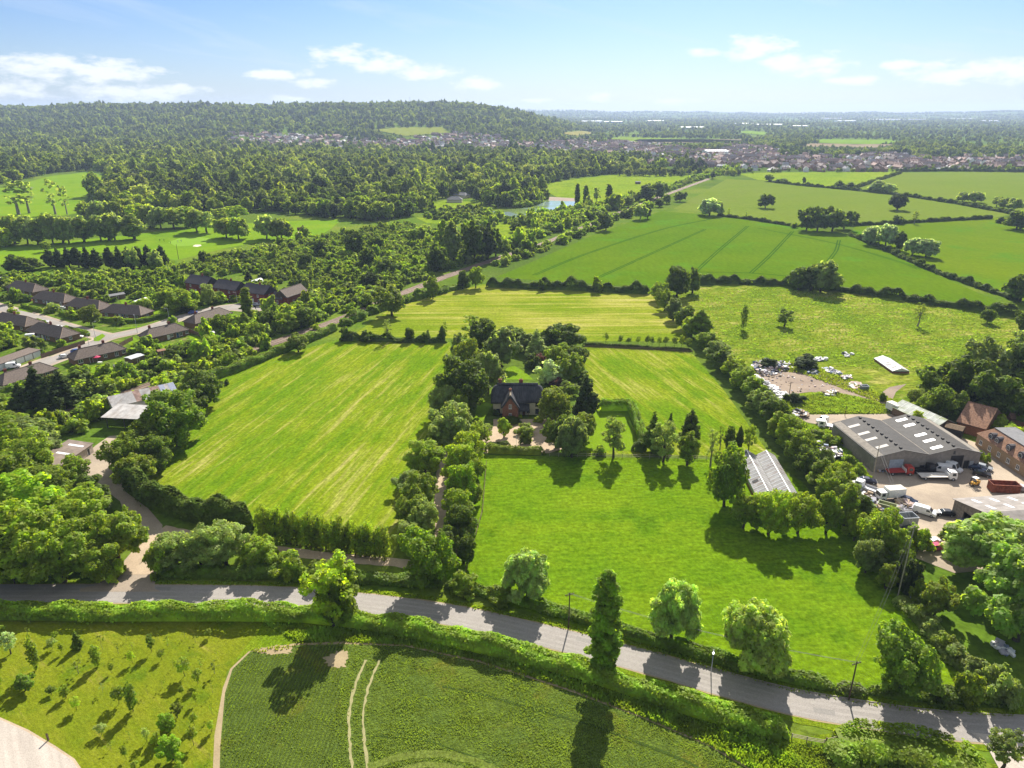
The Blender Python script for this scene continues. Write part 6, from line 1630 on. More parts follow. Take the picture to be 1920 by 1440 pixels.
# long low shed on the farm track
loc, rz, L = frame_of((112, 893), (176, 848))
t = thing('long_shed', 'long low brown-roofed shed with two rooflights beside the farm track', 'shed', loc, rz)
MB().box(0, L, 0, 6.5, 0, 2.7).build('wall', plain('pale_shed_wall', (0.42, 0.36, 0.3)), t)
rf = MB().slab([(-0.3, -0.4, 2.75), (L + 0.3, -0.4, 2.75), (L + 0.3, 6.9, 3.6), (-0.3, 6.9, 3.6)], 0.12).build('roof', corrugated('brown_cement_sheets', (0.2, 0.155, 0.125), (0.14, 0.105, 0.085), 0.3, 'x'), t)
for u in (0.45, 0.8):
    MB().slab([(L * u, 0.8, 2.93), (L * u + 0.9, 0.8, 2.93), (L * u + 0.9, 5.0, 3.42), (L * u, 5.0, 3.42)], 0.03).build('rooflight', SKYL, rf)
door(t, L * 0.86, 0, 0.02, 0.9, 2.0, '-y', DKSTEEL)
shed('white caravan-like roof among the trees by the platform', (52, 818), (78, 808), 3, 2.4, 2.7, WHITE, WHITE, dr=False)

# ---- the thatched house
loc, rz, L = frame_of((925, 778), (1016, 778))
t = thing('thatched_house', 'large cream thatched cottage with a brick gable in the middle of the grove', 'house', loc, rz)
D = 6.6; E, R = 4.7, 9.3
MB().box(0, L, 0, D, 0, E + 0.3).build('wall', CREAM, t)


def round_roof(x0, x1, y0, y1, e, r, half=0.55, nx=26, ny=14, lift=None, gl=0.0):
    """a soft thatched roof with half-hipped, rounded ends and thick eaves"""
    V = []; yc = (y0 + y1) / 2; hw = (y1 - y0) / 2
    for i in range(nx + 1):
        u = i / nx; x = x0 + (x1 - x0) * u
        ex = min(x - x0, x1 - x)
        cap = 1.0 - max(0, 1 - ex / 2.1) ** 2.2 * half
        for j in range(ny + 1):
            v = -1 + 2 * j / ny
            k = 1 - (abs(v) ** 1.35 if abs(v) < 0.25 else abs(v) - 0.0)
            k = max(0.0, 1 - math.sqrt(v * v + 0.012) + 0.05)
            z = e + (r - e) * min(k, cap - 0.12 * abs(v) if k > cap - 0.12 * abs(v) else k)
            if lift: z += lift(x, v)
            V.append((x, yc + hw * v, z))
    n0 = len(V)
    V += [(x, y, z - 0.42) for x, y, z in V]
    w_ = ny + 1; Q = []
    for i in range(nx):
        for j in range(ny):
            a = i * w_ + j
            Q.append((a, a + w_, a + w_ + 1, a + 1)); Q.append((a + n0, a + n0 + 1, a + n0 + w_ + 1, a + n0 + w_))
    for i in range(nx):
        for j in (0, ny):
            a = i * w_ + j; Q.append((a, a + n0, a + n0 + w_, a + w_))
    for j in range(ny):
        for i in (0, nx):
            a = i * w_ + j; Q.append((a, a + 1, a + n0 + 1, a + n0))
    me = mesh_np('roof', V, Q, [THATCH])
    bm = bmesh.new(); bm.from_mesh(me); bmesh.ops.recalc_face_normals(bm, faces=bm.faces); bm.to_mesh(me); bm.free()
    return me


def brow(x, v):
    return 0.55 * math.exp(-((x - L * 0.83) / 1.5) ** 2) * max(0, -v - 0.45) if v < 0 else 0.0


rf = obj('roof', round_roof(-0.7, L + 0.7, -0.75, D + 0.75, E - 0.35, R, lift=brow), t)
MB().prism([(D / 2 - 0.5, R - 0.18), (D / 2 + 0.5, R - 0.18), (D / 2 + 0.12, R + 0.28), (D / 2 - 0.12, R + 0.28)], 'x', 1.2, L - 1.2).build('ridge_cap', THATCH, rf, bevel=0.05)
MB().box(-0.02, L * 0.2, -0.06, -0.003, 0, 0.5).build('plinth', BLACKP, t)
for x, z, w_, h in ((L * .9, 0.5, 1.1, 1.6), (L * .9, 3.0, 1.1, 1.25), (L * .72, 0.8, .9, 1.3), (L * .1, 0.9, 1.1, 1.2)):
    window(t, x, 0, z, w_, h, '-y', BLACKP, 1)
gx = L * 0.35; gw = 4.9; gd = 3.4
MB().prism([(gx - gw / 2, 0), (gx + gw / 2, 0), (gx + gw / 2, 4.4), (gx, 7.3), (gx - gw / 2, 4.4)], 'y', -gd, 0.2).build('brick_gable', BRICK, t)
# the thatch over the brick gable: a steep saddle with thick verges
gr = MB(); hw = gw / 2 + 0.55
outer = [(-hw, 3.95), (-hw * 0.55, 6.0), (-0.32, 8.0), (0, 8.2), (0.32, 8.0), (hw * 0.55, 6.0), (hw, 3.95)]
inner = [(hw - 0.5, 3.85), (0, 7.35), (-hw + 0.5, 3.85)]
gr.prism([(gx + u, z) for u, z in outer + inner], 'y', -gd - 0.55, 2.9)
gtr = gr.build('gable_thatch', THATCH, t, bevel=0.1, seg=2)
MB().prism([(gx - 0.35, 8.02), (gx + 0.35, 8.02), (gx + 0.1, 8.42), (gx - 0.1, 8.42)], 'y', -gd - 0.6, 2.4).build('ridge_cap', plain('new_ridge_straw', (0.3, 0.25, 0.18), 0.95, 0.1, 0, 0.3, 3), gtr, bevel=0.04)
window(t, gx, -gd, 3.6, 0.9, 1.35, '-y', WHITE, 1)
window(t, gx, -gd, 0.7, 0.9, 1.35, '-y', WHITE, 1)
px_c = L * 0.63
MB().prism([(-2.0, 2.3), (0.1, 3.9), (0.1, 3.5), (-1.9, 1.95)], 'x', px_c - 1.7, px_c + 1.7).build('porch_thatch', THATCH, t, bevel=0.08)
for x in (px_c - 1.4, px_c + 1.4): MB().box(x - 0.08, x + 0.08, -1.75, -1.6, 0, 2.25).build('porch_post', TIMBER, t)
door(t, px_c, 0, 0.02, 1.0, 2.05, '-y', BR_)
chimney(t, L * .14, D * .55, R - 1.2, R + 1.3, 1.0, 0.8, BRICK, 2)
chimney(t, L * .57, D * .62, R - 1.2, R + 1.0, 1.2, 0.8, DKBRICK, 2)
chimney(t, gx, -0.6, 7.4, 9.0, 0.7, 0.6, BRICK, 1)
# small tiled garden building behind the olive tree
shed('small orange-tiled roof showing above the olive bushes by the house', (1035, 792), (1052, 792), 4, 2.2, 4.4, BRICK, ORTILE)

# ---- the double-span warehouse
loc, rz, L = frame_of((1636, 886), (1838, 881))
cx_, cy_ = G(1558, 820)
D = (cx_ - loc[0]) * -math.sin(rz) + (cy_ - loc[1]) * math.cos(rz)
sk = ((cx_ - loc[0]) * math.cos(rz) + (cy_ - loc[1]) * math.sin(rz))
print('warehouse', L, D, sk)
rz_w = math.atan2(cy_ - loc[1], cx_ - loc[0]) - math.pi / 2
# square the building on its long side wall
D = math.hypot(cx_ - loc[0], cy_ - loc[1]); L = L * math.cos(rz - rz_w)
t = thing('warehouse', 'big dark-roofed double-span warehouse in the yard', 'warehouse', loc, rz_w)
E, R = 4.6, 6.4
prof = [(0, 0), (L, 0), (L, E), (L * .75, R), (L * .5, E + .15), (L * .25, R), (0, E)]
MB().prism(prof, 'y', 0, D).build('wall', CONC, t)
rf = None
for x0, x1, z0, z1 in ((-0.35, L * .25, E - .12, R + .08), (L * .25, L * .5 - .15, R + .08, E + .2), (L * .5 + .15, L * .75, E + .2, R + .08), (L * .75, L + .35, R + .08, E - .12)):
    r_ = MB().slab([(x0, -0.3, z0), (x1, -0.3, z1), (x1, D + 0.3, z1), (x0, D + 0.3, z0)], 0.1).build('roof', CEMENT, t)
    def zat(x): return z0 + (z1 - z0) * (x - x0) / (x1 - x0)
    if x0 < 0: lights = [(0.42, .2), (0.42, .43), (0.42, .6), (0.45, .82)]
    elif x0 > L * .7: lights = []
    elif x0 > L * .48: lights = [(0.5, .1), (0.5, .27), (0.42, .55), (0.42, .72), (.35, .9)]
    else: lights = []
    for u, v in lights:
        xa, xb = x0 + (x1 - x0) * (u - .1), x0 + (x1 - x0) * (u + .3); ya = D * (1 - v) - .6; yb = ya + 1.2
        MB().slab([(xa, ya, zat(xa) + .05), (xb, ya, zat(xb) + .05), (xb, yb, zat(xb) + .05), (xa, yb, zat(xa) + .05)], 0.03).build('rooflight', SKYL if x0 > 0 else DULLSKY, r_)
    if abs(x1 - L * .25) < .01 or abs(x1 - L * .75) < .01:
        v_ = MB()
        for k in range(10): v_.box(x1 - .5, x1 + .1, D * (k + .5) / 10 - .35, D * (k + .5) / 10 + .35, R + .02, R + .3)
        v_.build('ridge_vents', CEMENT, r_)
TRIM = plain('pale_verge_trim', (0.36, 0.34, 0.3))
tr = MB()
for a, b in zip(prof[2:], prof[3:] + [prof[0]][:0]): pass
for (xa, za), (xb, zb) in zip(prof[2:-1], prof[3:]): tr.tube((xa, -0.36, za + .12), (xb, -0.36, zb + .12), 0.09, n=5)
tr.build('verge_trim', TRIM, t)
MB().box(L * .72, L * .84, -0.06, -0.003, 0.02, 4.0).build('dark_doorway_sheet', BLACKP, t)  # black sheet on the wall, painting the dark inside of a doorway
MB().box(L * .855, L * .9, -0.08, -0.003, 0.02, 2.4).build('door', BLACKP, t)
MB().box(L * .14, L * .27, -0.1, -0.003, 0.02, 3.6).build('roller_door', plain('blue_grey_shutter', (0.3, 0.36, 0.42)), t)
MB().box(L * .9, L * .935, -0.5, -0.42, 0.02, 2.4).build('open_door_leaf', plain('grey_door', (0.35, 0.37, 0.38)), t)
window(t, L * .74, 0, 4.6, .5, .8, '-y', DKSTEEL, 0)
TD, TL, TLOC, TRZ = D, L, loc, rz_w

# ---- the lower grey-roofed barn at the photo edge
A0 = G(1783, 965); B0 = G(1898, 1052)
loc = (A0[0], A0[1], 0); rz = math.atan2(B0[1] - A0[1], B0[0] - A0[0]); L = math.hypot(B0[0] - A0[0], B0[1] - A0[1])
t = thing('grey_barn', 'grey-roofed open barn at the photo edge beside the yard', 'barn', loc, rz)
D = 34; E, R = 4.3, 6.2
wb = MB()
wb.prism([(0, 0), (L * .18, 0), (L * .18, E + .55), (0, E)], 'y', 0, 0.25)
wb.prism([(L * .18, 3.0), (L * .92, 3.0), (L, E), (L * .5, R), (L * .18, E + .55)], 'y', 0, 0.25)
wb.box(0, 0.25, 0.26, D, 0, E - .02); wb.box(L - .25, L, 0.26, D, 0, E - .02)
wb.box(L * .92, L, 0, 0.24, 0, 3.0)
wb.build('wall', plain('weathered_boarding', (0.22, 0.185, 0.15), 0.9, 0.1, 0, 0.3, 1.5), t)
for x0, x1, z0, z1 in ((-0.4, L * .5, E - .1, R + .08), (L * .5, L + .4, R + .08, E - .1)):
    r_ = MB().slab([(x0, -0.4, z0), (x1, -0.4, z1), (x1, D, z1), (x0, D, z0)], 0.1).build('roof', CEMENT2, t)
    for k in range(7):
        for q in ((.16, .42), (.58, .84)) if x0 < 0 else ((.2, .6),):
            xa, xb = x0 + (x1 - x0) * q[0], x0 + (x1 - x0) * q[1]; ya = 3 + k * 4.6
            za, zb = z0 + (z1 - z0) * q[0] + .05, z0 + (z1 - z0) * q[1] + .05
            MB().slab([(xa, ya, za), (xb, ya, zb), (xb, ya + .9, zb), (xa, ya + .9, za)], 0.03).build('rooflight', SKYL, r_)
for u in (.5, .75): MB().box(L * u - .12, L * u + .12, .3, .5, 0, 3.0).build('post', DKSTEEL, t)

# ---- buff brick office with mansard roof and dormers
A0 = G(1920, 896); B0 = G(1828, 834)
loc = (A0[0], A0[1], 0); rz = math.atan2(B0[1] - A0[1], B0[0] - A0[0])
L = math.hypot(B0[0] - A0[0], B0[1] - A0[1]); 
EXT = 14.0
loc = (A0[0] - math.cos(rz) * EXT, A0[1] - math.sin(rz) * EXT, 0); L += EXT
t = thing('office_block', 'buff brick office block with mansard roof and round-headed dormers', 'offices', loc, rz)
D = 11.0; E, R = 3.6, 6.4
# the wall facing the yard is the +y side here
MB().box(0, L, -D, 0, 0, E).build('wall', BUFF, t)
rf = MB()
inx = 2.6
a = [(-.3, .3, E), (L + .3, .3, E), (L + .3, -D - .3, E), (-.3, -D - .3, E)]; b = [(inx, -inx, R), (L - inx, -inx, R), (L - inx, -D + inx, R), (inx, -D + inx, R)]
for k in range(4): rf.face([a[k], b[k], b[(k + 1) % 4], a[(k + 1) % 4]])
rf.face(a); r_ = rf.build('mansard_roof', ORTILE, t)
MB().box(inx - .12, L - inx + .12, -D + inx - .12, -inx + .12, R - .05, R + .14).build('flat_roof', FELT, t)
for k, u in enumerate((2, 4.6, 9.4, 14.2, 16.8, 21.6, 24.2, 29.0)):
    x = L - 2.6 - u * (L - 4) / 31
    d = MB()
    d.prism([(x - .95, E + .35), (x + .95, E + .35), (x + .95, E + 1.5), (x + .6, E + 2.05), (x, E + 2.25), (x - .6, E + 2.05), (x - .95, E + 1.5)], 'y', -2.6, -.35)
    dm = d.build('dormer', DKTILE, t)
    w2 = MB().prism([(x - .6, E + .6), (x + .6, E + .6), (x + .6, E + 1.35), (x + .35, E + 1.75), (x, E + 1.88), (x - .35, E + 1.75), (x - .6, E + 1.35)], 'y', -.35, -.3).build('dormer_frame', WHITE, dm)
    MB().prism([(x - .5, E + .7), (x - .04, E + .7), (x - .04, E + 1.72), (x - .3, E + 1.62), (x - .5, E + 1.3)], 'y', -.299, -.27).prism([(x + .04, E + .7), (x + .5, E + .7), (x + .5, E + 1.3), (x + .3, E + 1.62), (x + .04, E + 1.72)], 'y', -.299, -.27).build('dormer_pane', GLASS, dm)
for k in range(9):
    window(t, 2 + k * (L - 4) / 8, 0, 1.0, 1.2, 1.3, '+y', WHITE, 1)

# ---- orange tiled barn and others behind the yard
house('brick_barn', 'orange-tiled brick barn behind the warehouse', 'barn', (1792, 808), (1842, 822), 15, 3.2, 7.2, BRICK, ORTILE, 0, 0, [], [], [])
house('brick_barn', 'orange-tiled roof at the photo edge beyond the yellow bushes', 'barn', (1893, 800), (1950, 806), 9, 3.0, 6.0, BRICK, ORTILE, 0, 0, [], [], [])
A0 = (1738, 800)
loc, rz, L = frame_of((1752, 815), (1790, 808))
t = thing('old_greenhouse', 'pale mossy-roofed shed between the warehouse and the orange barn', 'shed', loc, rz + 0.0)
gable_walls(8, 17, 2.6, 4.0, 0, 0)
wb = MB().prism([(0, 0), (7.5, 0), (7.5, 2.6), (3.75, 4.4), (0, 2.6)], 'y', 0, 16).build('wall', TIMBER, t)
for q in (((-.3, 2.5), (3.75, 4.5)), ((3.75, 4.5), (7.8, 2.5))):
    (xa, za), (xb, zb) = q
    r_ = MB().slab([(xa, -.3, za), (xb, -.3, zb), (xb, 16.3, zb), (xa, 16.3, za)], .08).build('roof', PALESHED, t)
    g_ = MB()
    for k in range(8): g_.box(0, 0, 0, 0, 0, 0) if False else None
    for k in range(1, 8):
        y = k * 2
        g_.slab([(xa, y - .05, za + .05), (xb, y - .05, zb + .05), (xb, y + .05, zb + .05), (xa, y + .05, za + .05)], .04)
    g_.build('glazing_bars', WHITE, r_)
shed('dark timber lean-to at the back of the orange barn', (1768, 818), (1800, 826), 4, 3, 3.6, BLACKP, TIMBER, dr=False)


# ---- glasshouses
def glasshouse(label, A, B, C, spans, e, r, roof_m, broken=()):
    x0, y0 = G(*A); x1, y1 = G(*B); x2, y2 = G(*C)
    rz = math.atan2(y2 - y0, x2 - x0) - math.pi / 2; L = abs((x1 - x0) * math.cos(rz) + (y1 - y0) * math.sin(rz)); D = math.hypot(x2 - x0, y2 - y0)
    t = thing('glasshouse', label, 'glasshouse', (x0, y0, 0), rz)
    w_ = L / spans
    base = MB(); fr = MB()
    base.box(0, L, 0, .2, 0, .6).box(0, L, D - .2, D, 0, .6).box(0, .2, .2, D - .2, 0, .6).box(L - .2, L, .2, D - .2, 0, .6)
    base.build('base_wall', BRICK, t)
    MB().box(.06, L - .06, .05, .1, .6, e).box(.06, L - .06, D - .1, D - .05, .6, e).box(.05, .1, .11, D - .11, .6, e).box(L - .1, L - .05, .11, D - .11, .6, e).build('side_glass', plain('dirty_glass', (0.2, 0.23, 0.22), 0.3, 0.5), t)
    for s in range(spans):
        xa = s * w_
        for q in (((xa, e), (xa + w_ / 2, r)), ((xa + w_ / 2, r), (xa + w_, e))):
            (u0, z0), (u1, z1) = q
            r_ = MB().slab([(u0 + .03, -.15, z0), (u1 - .03, -.15, z1), (u1 - .03, D + .15, z1), (u0 + .03, D + .15, z0)], .05).build('roof_slope', roof_m, t)
            g_ = MB()
            nb = int(D / 1.5)
            for k in range(nb + 1):
                y = D * k / nb
                g_.slab([(u0 + .05, y - .11, z0 + .045), (u1 - .05, y - .11, z1 + .045), (u1 - .05, y + .11, z1 + .045), (u0 + .05, y + .11, z0 + .045)], .04)
            g_.build('glazing_bars', STEEL if spans > 1 else WHITE, r_)
            for (bs, bx, by, bw, bl) in broken:
                if bs == s and (q[0][1] == e) == (bx < .5):
                    f = bx * 2 % 1
                    ua, ub = u0 + (u1 - u0) * f, u0 + (u1 - u0) * (f + bw); za, zb = z0 + (z1 - z0) * f + .06, z0 + (z1 - z0) * (f + bw) + .06
                    MB().slab([(ua, D * by, za), (ub, D * by, zb), (ub, D * by + bl, zb), (ua, D * by + bl, za)], .02).build('dark_pane_gaps', BLACKP, r_)  # black sheets on the slope paint the dark inside where panes are gone
        MB().box(xa + w_ / 2 - .12, xa + w_ / 2 + .12, -.2, D + .2, r - .02, r + .1).build('ridge', WHITE, t)
        MB().prism([(xa + .05, e), (xa + w_ - .05, e), (xa + w_ / 2, r - .05)], 'y', 0, .06).build('gable_glass', SKYL, t)


glasshouse('long double-span glasshouse with stained sheets beside the green paddock', (1416, 940), (1494, 936), (1379, 862), 2, 1.6, 3.1, GHROOF, ((0, .1, .25, .5, 1.2), (0, .2, .98 - .06, .6, .9)))
glasshouse('small derelict glasshouse with missing panes in the rough meadow', (1672, 700), (1700, 697), (1638, 676), 1, 0.9, 2.0, DERROOF, ((0, .2, .15, .4, 1.0), (0, .1, .35, .5, 1.4), (0, .2, .5, .4, .8)))

# ---- far bungalow by the pond and stable
house('bungalow', 'grey-roofed bungalow in the clearing before the pond', 'bungalow', (838, 380), (866, 380), 10, 3, 6, CREAM, FELT, 1, 1, [], [], [], 'houses near the pond')
house('bungalow', 'low grey wing beside the clearing bungalow', 'bungalow', (850, 370), (872, 372), 9, 3, 5.6, CREAM, FELT, 1, 1, [], [], [], 'houses near the pond')
house('stable', 'brown stable at the corner of the pond pasture', 'stable', (1000, 352), (1022, 352), 12, 3, 5.5, TIMBER, TILE, 0, 0, [], [], [])
house('stable', 'small dark field shelter on the pond pasture', 'shelter', (1192, 345), (1201, 345), 5, 2.5, 3, TIMBER, FELT, 0, 0, [], [], [])
# scrub between the estate, the railway and the golf course
SCRUB = GP([(-60, 522), (60, 518), (140, 520), (330, 500), (420, 480), (560, 448), (640, 440), (700, 428), (760, 420), (800, 430), (870, 440), (930, 462), (905, 488), (830, 512), (740, 548), (690, 568), (640, 590), (560, 575), (575, 545), (470, 515), (340, 518), (330, 545), (240, 556), (160, 545), (60, 526), (-60, 530)])
SCRUB2 = GP([(640, 602), (560, 632), (480, 662), (390, 705), (300, 742), (200, 790), (90, 830), (-60, 860), (-60, 818), (60, 800), (180, 762), (300, 718), (420, 678), (520, 645), (600, 612)])
SCRUB3 = GP([(-60, 780), (60, 755), (200, 715), (300, 690), (420, 655), (520, 620), (600, 590), (600, 602), (500, 640), (380, 684), (250, 726), (117, 770), (-60, 805)])
SCRUB4 = GP([(930, 478), (1010, 450), (1140, 398), (1245, 356), (1235, 352), (1150, 385), (1090, 392), (1030, 402), (960, 415), (1005, 428), (1000, 440), (940, 462), (905, 470)])
SCRUB5 = GP([(925, 508), (1005, 478), (1120, 432), (1225, 388), (1215, 384), (1110, 424), (1000, 466), (915, 500)])
SCRUB6 = GP([(960, 392), (1000, 386), (1028, 372), (1020, 362), (985, 360), (955, 372), (955, 388)])
SCRUB7 = GP([(1288, 345), (1340, 330), (1440, 318), (1400, 322), (1340, 322), (1270, 345), (1235, 366), (1255, 366)])
SCRUB8 = GP([(790, 396), (890, 392), (960, 412), (1000, 408), (1010, 424), (960, 420), (900, 428), (800, 412)])
pts = []
for j, (p, sp_) in enumerate(((SCRUB, 4.9), (SCRUB2, 4.2), (SCRUB3, 4.8), (SCRUB4, 6.0), (SCRUB5, 6.5), (SCRUB6, 5.0), (SCRUB7, 7.0), (SCRUB8, 8.0))):
    x_, y_ = scatter(p, sp_, 20 + j)
    keep = rngw.random(len(x_)) < 0.88
    # keep the railway and tracks open
    R_ = np.array(rail)
    dd = np.min(np.hypot(x_[:, None] - R_[None, :, 0], y_[:, None] - R_[None, :, 1]), 1)
    keep &= dd > np.where(np.hypot(x_, y_) < 370, 2.6, 5.5)
    pts += [(a_, b_, j) for a_, b_, c_ in zip(x_, y_, keep) if c_]
pts.sort(key=lambda q: math.hypot(q[0], q[1]))
place = ['in the scrub below the golf course', 'between the railway and the mown paddock', 'between the gardens and the railway', 'between the pond and the railway', 'on the cereal field side of the railway', 'on the pond island', 'along the far end of the railway', 'in the pasture below the pond']
stn = [('mid', 'mid green'), ('bright', 'bright green'), ('dark', 'dark'), ((0.212, 0.3, 0.018), 'fresh green'), ((0.166, 0.238, 0.02), 'dull green'), ('grey', 'greyish'), ('pale', 'pale'), ((0.302, 0.375, 0.02), 'yellowish')]
nn = 0; protos_s = []; rest = []
for (x_, y_, j) in pts:
    if nn < 190:
        tn, tw_ = stn[int(rngw.integers(len(stn)))]
        hh = rngw.uniform(2.2, 4.8) if j != 3 else rngw.uniform(3, 7)
        ww = hh * rngw.uniform(1.1, 1.7)
        if rngw.random() < 0.07: hh *= 1.7
        plant('shrub', x_, y_, hh, ww, tn, '%s shrub %s' % (tw_, place[j]), 'shrubs %s' % place[j], lod=1)
        nn += 1
    elif len(protos_s) < 5:
        q = plant('shrub', x_, y_, 3.2, 4.0, 'mid', 'shrub in the thick of the scrub by the railway', 'shrubs in the thick of the scrub', lod=1, rz=0)
        i = len(protos_s)
        me2 = shape('shrub', i, 1)[2].copy(); me2.materials[0] = M_SCRUB
        q.data = me2; protos_s.append(q)
    else:
        rest.append((x_, y_, j))
# shrubs filling the gardens of the estate, clear of houses, roads and lawns
busy = []
for o in list(bpy.data.objects):
    if o.parent is None and o.get('category') in ('bungalow', 'house', 'garages', 'shed', 'car', 'van', 'polytunnel', 'parasol') and o.location.x < -60 and 150 < o.location.y < 460:
        for ch in (o.children or [o]):
            if ch.type != 'MESH': continue
            bb = np.array([o.matrix_basis @ (ch.matrix_basis @ Vector(c)) for c in ch.bound_box])
            busy.append((bb[:, 0].min() - 1.5, bb[:, 0].max() + 1.5, bb[:, 1].min() - 1.5, bb[:, 1].max() + 1.5))
roadv = np.array([(v.co.x, v.co.y) for o in bpy.data.objects if o.name.startswith(('pavement', 'estate_road')) for v in o.data.vertices])
lawnp = [[(v.co.x, v.co.y) for v in o.data.vertices] for o in bpy.data.objects if o.name.startswith('lawn')]
gx_, gy_ = scatter(GP([(-70, 515), (120, 530), (300, 560), (360, 530), (520, 540), (640, 580), (600, 606), (440, 660), (300, 705), (150, 752), (60, 765), (-70, 770)]), 4.6, 61)
bz = np.array(busy)
okg = ~np.array([np.any((bz[:, 0] < x) & (x < bz[:, 1]) & (bz[:, 2] < y) & (y < bz[:, 3])) for x, y in zip(gx_, gy_)])
okg &= np.min(np.hypot(gx_[:, None] - roadv[None, :, 0], gy_[:, None] - roadv[None, :, 1]), 1) > 2.4
okg &= ~inside_any(gx_, gy_, [GP(q) for q in ([(0, 560), (60, 575), (205, 615), (270, 605), (400, 570), (500, 560), (500, 590), (400, 596), (280, 625), (60, 715), (-40, 740), (-40, 700), (60, 680), (160, 645), (60, 605), (-40, 590)], [(160, 690), (195, 683), (212, 692), (180, 702), (152, 700)], [(285, 655), (320, 644), (340, 652), (310, 663)], [(352, 632), (380, 626), (392, 634), (365, 640)])])
okg &= rngw.random(len(gx_)) < 0.62
rest += [(a_, b_, 2) for a_, b_ in zip(gx_[okg], gy_[okg])]
rest = np.array(rest)
S0 = rngw.uniform(0.6, 1.35, len(rest)) * np.where(rest[:, 2] == 3, 1.7, np.where((rest[:, 2] == 1) | (rest[:, 2] == 2), 1.2, np.where(rest[:, 2] >= 4, 1.45, 1.0)))
big = rngw.random(len(rest)) < 0.1
S = np.stack([S0 * rngw.uniform(0.9, 1.4, len(rest)), S0 * rngw.uniform(0.9, 1.4, len(rest)), S0 * rngw.uniform(0.75, 1.2, len(rest)) * np.where(big, 1.7, 1)], 1)
stuff_points('scrub', 'thick scrub between the railway, the estate and the golf course', np.stack([rest[:, 0], rest[:, 1], np.zeros(len(rest))], 1), S, protos_s, 5)
# ------------------------------------------------------------------ vehicles, poles, fences, heaps
def paint(name, col, rough=0.3):
    return plain(name, col, rough, 0.5, 0.1, 0.04)


P_WHITE = paint('white_car_paint', (0.78, 0.78, 0.77)); P_NAVY = paint('navy_car_paint', (0.012, 0.016, 0.04)); P_BLACK = paint('black_car_paint', (0.012, 0.012, 0.014))
P_RED = paint('red_paint', (0.4, 0.03, 0.02)); P_PINK = paint('pink_paint', (0.6, 0.06, 0.13)); P_YEL = paint('machine_yellow', (0.6, 0.32, 0.02)); P_GREY = paint('grey_paint', (0.3, 0.32, 0.34)); P_BLUE = paint('blue_paint', (0.05, 0.09, 0.3)); P_CREAM = paint('cream_body', (0.66, 0.62, 0.5)); P_GREEN = paint('olive_paint', (0.3, 0.33, 0.17)); P_SILVER = paint('silver_paint', (0.5, 0.5, 0.52))
TYRE = plain('tyre_rubber', (0.02, 0.02, 0.02), 0.9); LAMP = plain('lamp_glass', (0.7, 0.7, 0.65), 0.2); RED_L = plain('tail_lamp', (0.4, 0.02, 0.02), 0.3)


def wheel(parent, x, y, r=0.33, w_=0.22):
    t = MB().tube((x, y - w_ / 2, r), (x, y + w_ / 2, r), r, n=14).build('wheel', TYRE, parent)
    MB().tube((x, y - w_ / 2 - .01, r), (x, y + w_ / 2 + .01, r), r * .55, n=10).build('rim', STEEL, t)


def side_body(prof, W, inset=0.12, m_split=None):
    """a body from a side profile (x, z), its upper part narrowed"""
    mb = MB()
    n = len(prof); zs = [p[1] for p in prof]; zmax = max(zs); zmin = min(zs)
    belt = zmin + (zmax - zmin) * 0.52

    def half(z): return W / 2 - (inset * max(0, (z - belt)) / max(.01, zmax - belt))
    L_ = [(x, -half(z), z) for x, z in prof]; R_ = [(x, half(z), z) for x, z in prof]
    mb.face(L_[::-1]); mb.face(R_)
    for k in range(n):
        l = (k + 1) % n
        mb.face([L_[k], L_[l], R_[l], R_[k]])
    return mb


def car(label, px, py, hd, paint_m, group=None, cat='car', s=1.0):
    x, y = G(px, py)
    t = thing('parked_car', label, cat, (x, y, 0.07), hd, group)
    prof = [(-2.1, .3), (2.1, .3), (2.15, .62), (2.0, .82), (1.05, .95), (.35, 1.42), (-1.15, 1.45), (-1.9, 1.0), (-2.12, .9)]
    side_body(prof, 1.76, .2).build('body', paint_m, t, bevel=.06)
    g = MB()
    for sgn in (-1, 1):
        y0 = sgn * .84
        g.face([(.85, y0, .98), (.3, y0 - sgn * .13, 1.36), (-1.1, y0 - sgn * .13, 1.38), (-1.6, y0 - sgn * .02, 1.0)])
    g.face([(1.0, -.74, 1.0), (1.0, .74, 1.0), (.42, .6, 1.4), (.42, -.6, 1.4)]); g.face([(-1.86, -.72, 1.06), (-1.22, -.6, 1.43), (-1.22, .6, 1.43), (-1.86, .72, 1.06)])
    g.build('windows', GLASS, t)
    for wx in (-1.28, 1.32):
        for wy in (-.8, .8): wheel(t, wx, wy)
    for wy in (-.6, .6):
        MB().box(2.06, 2.17, wy - .18, wy + .18, .62, .76).build('headlight', LAMP, t)
        MB().box(-2.15, -2.06, wy - .16, wy + .16, .72, .88).build('tail_light', RED_L, t)
    t.scale = (s, s, s)
    return t


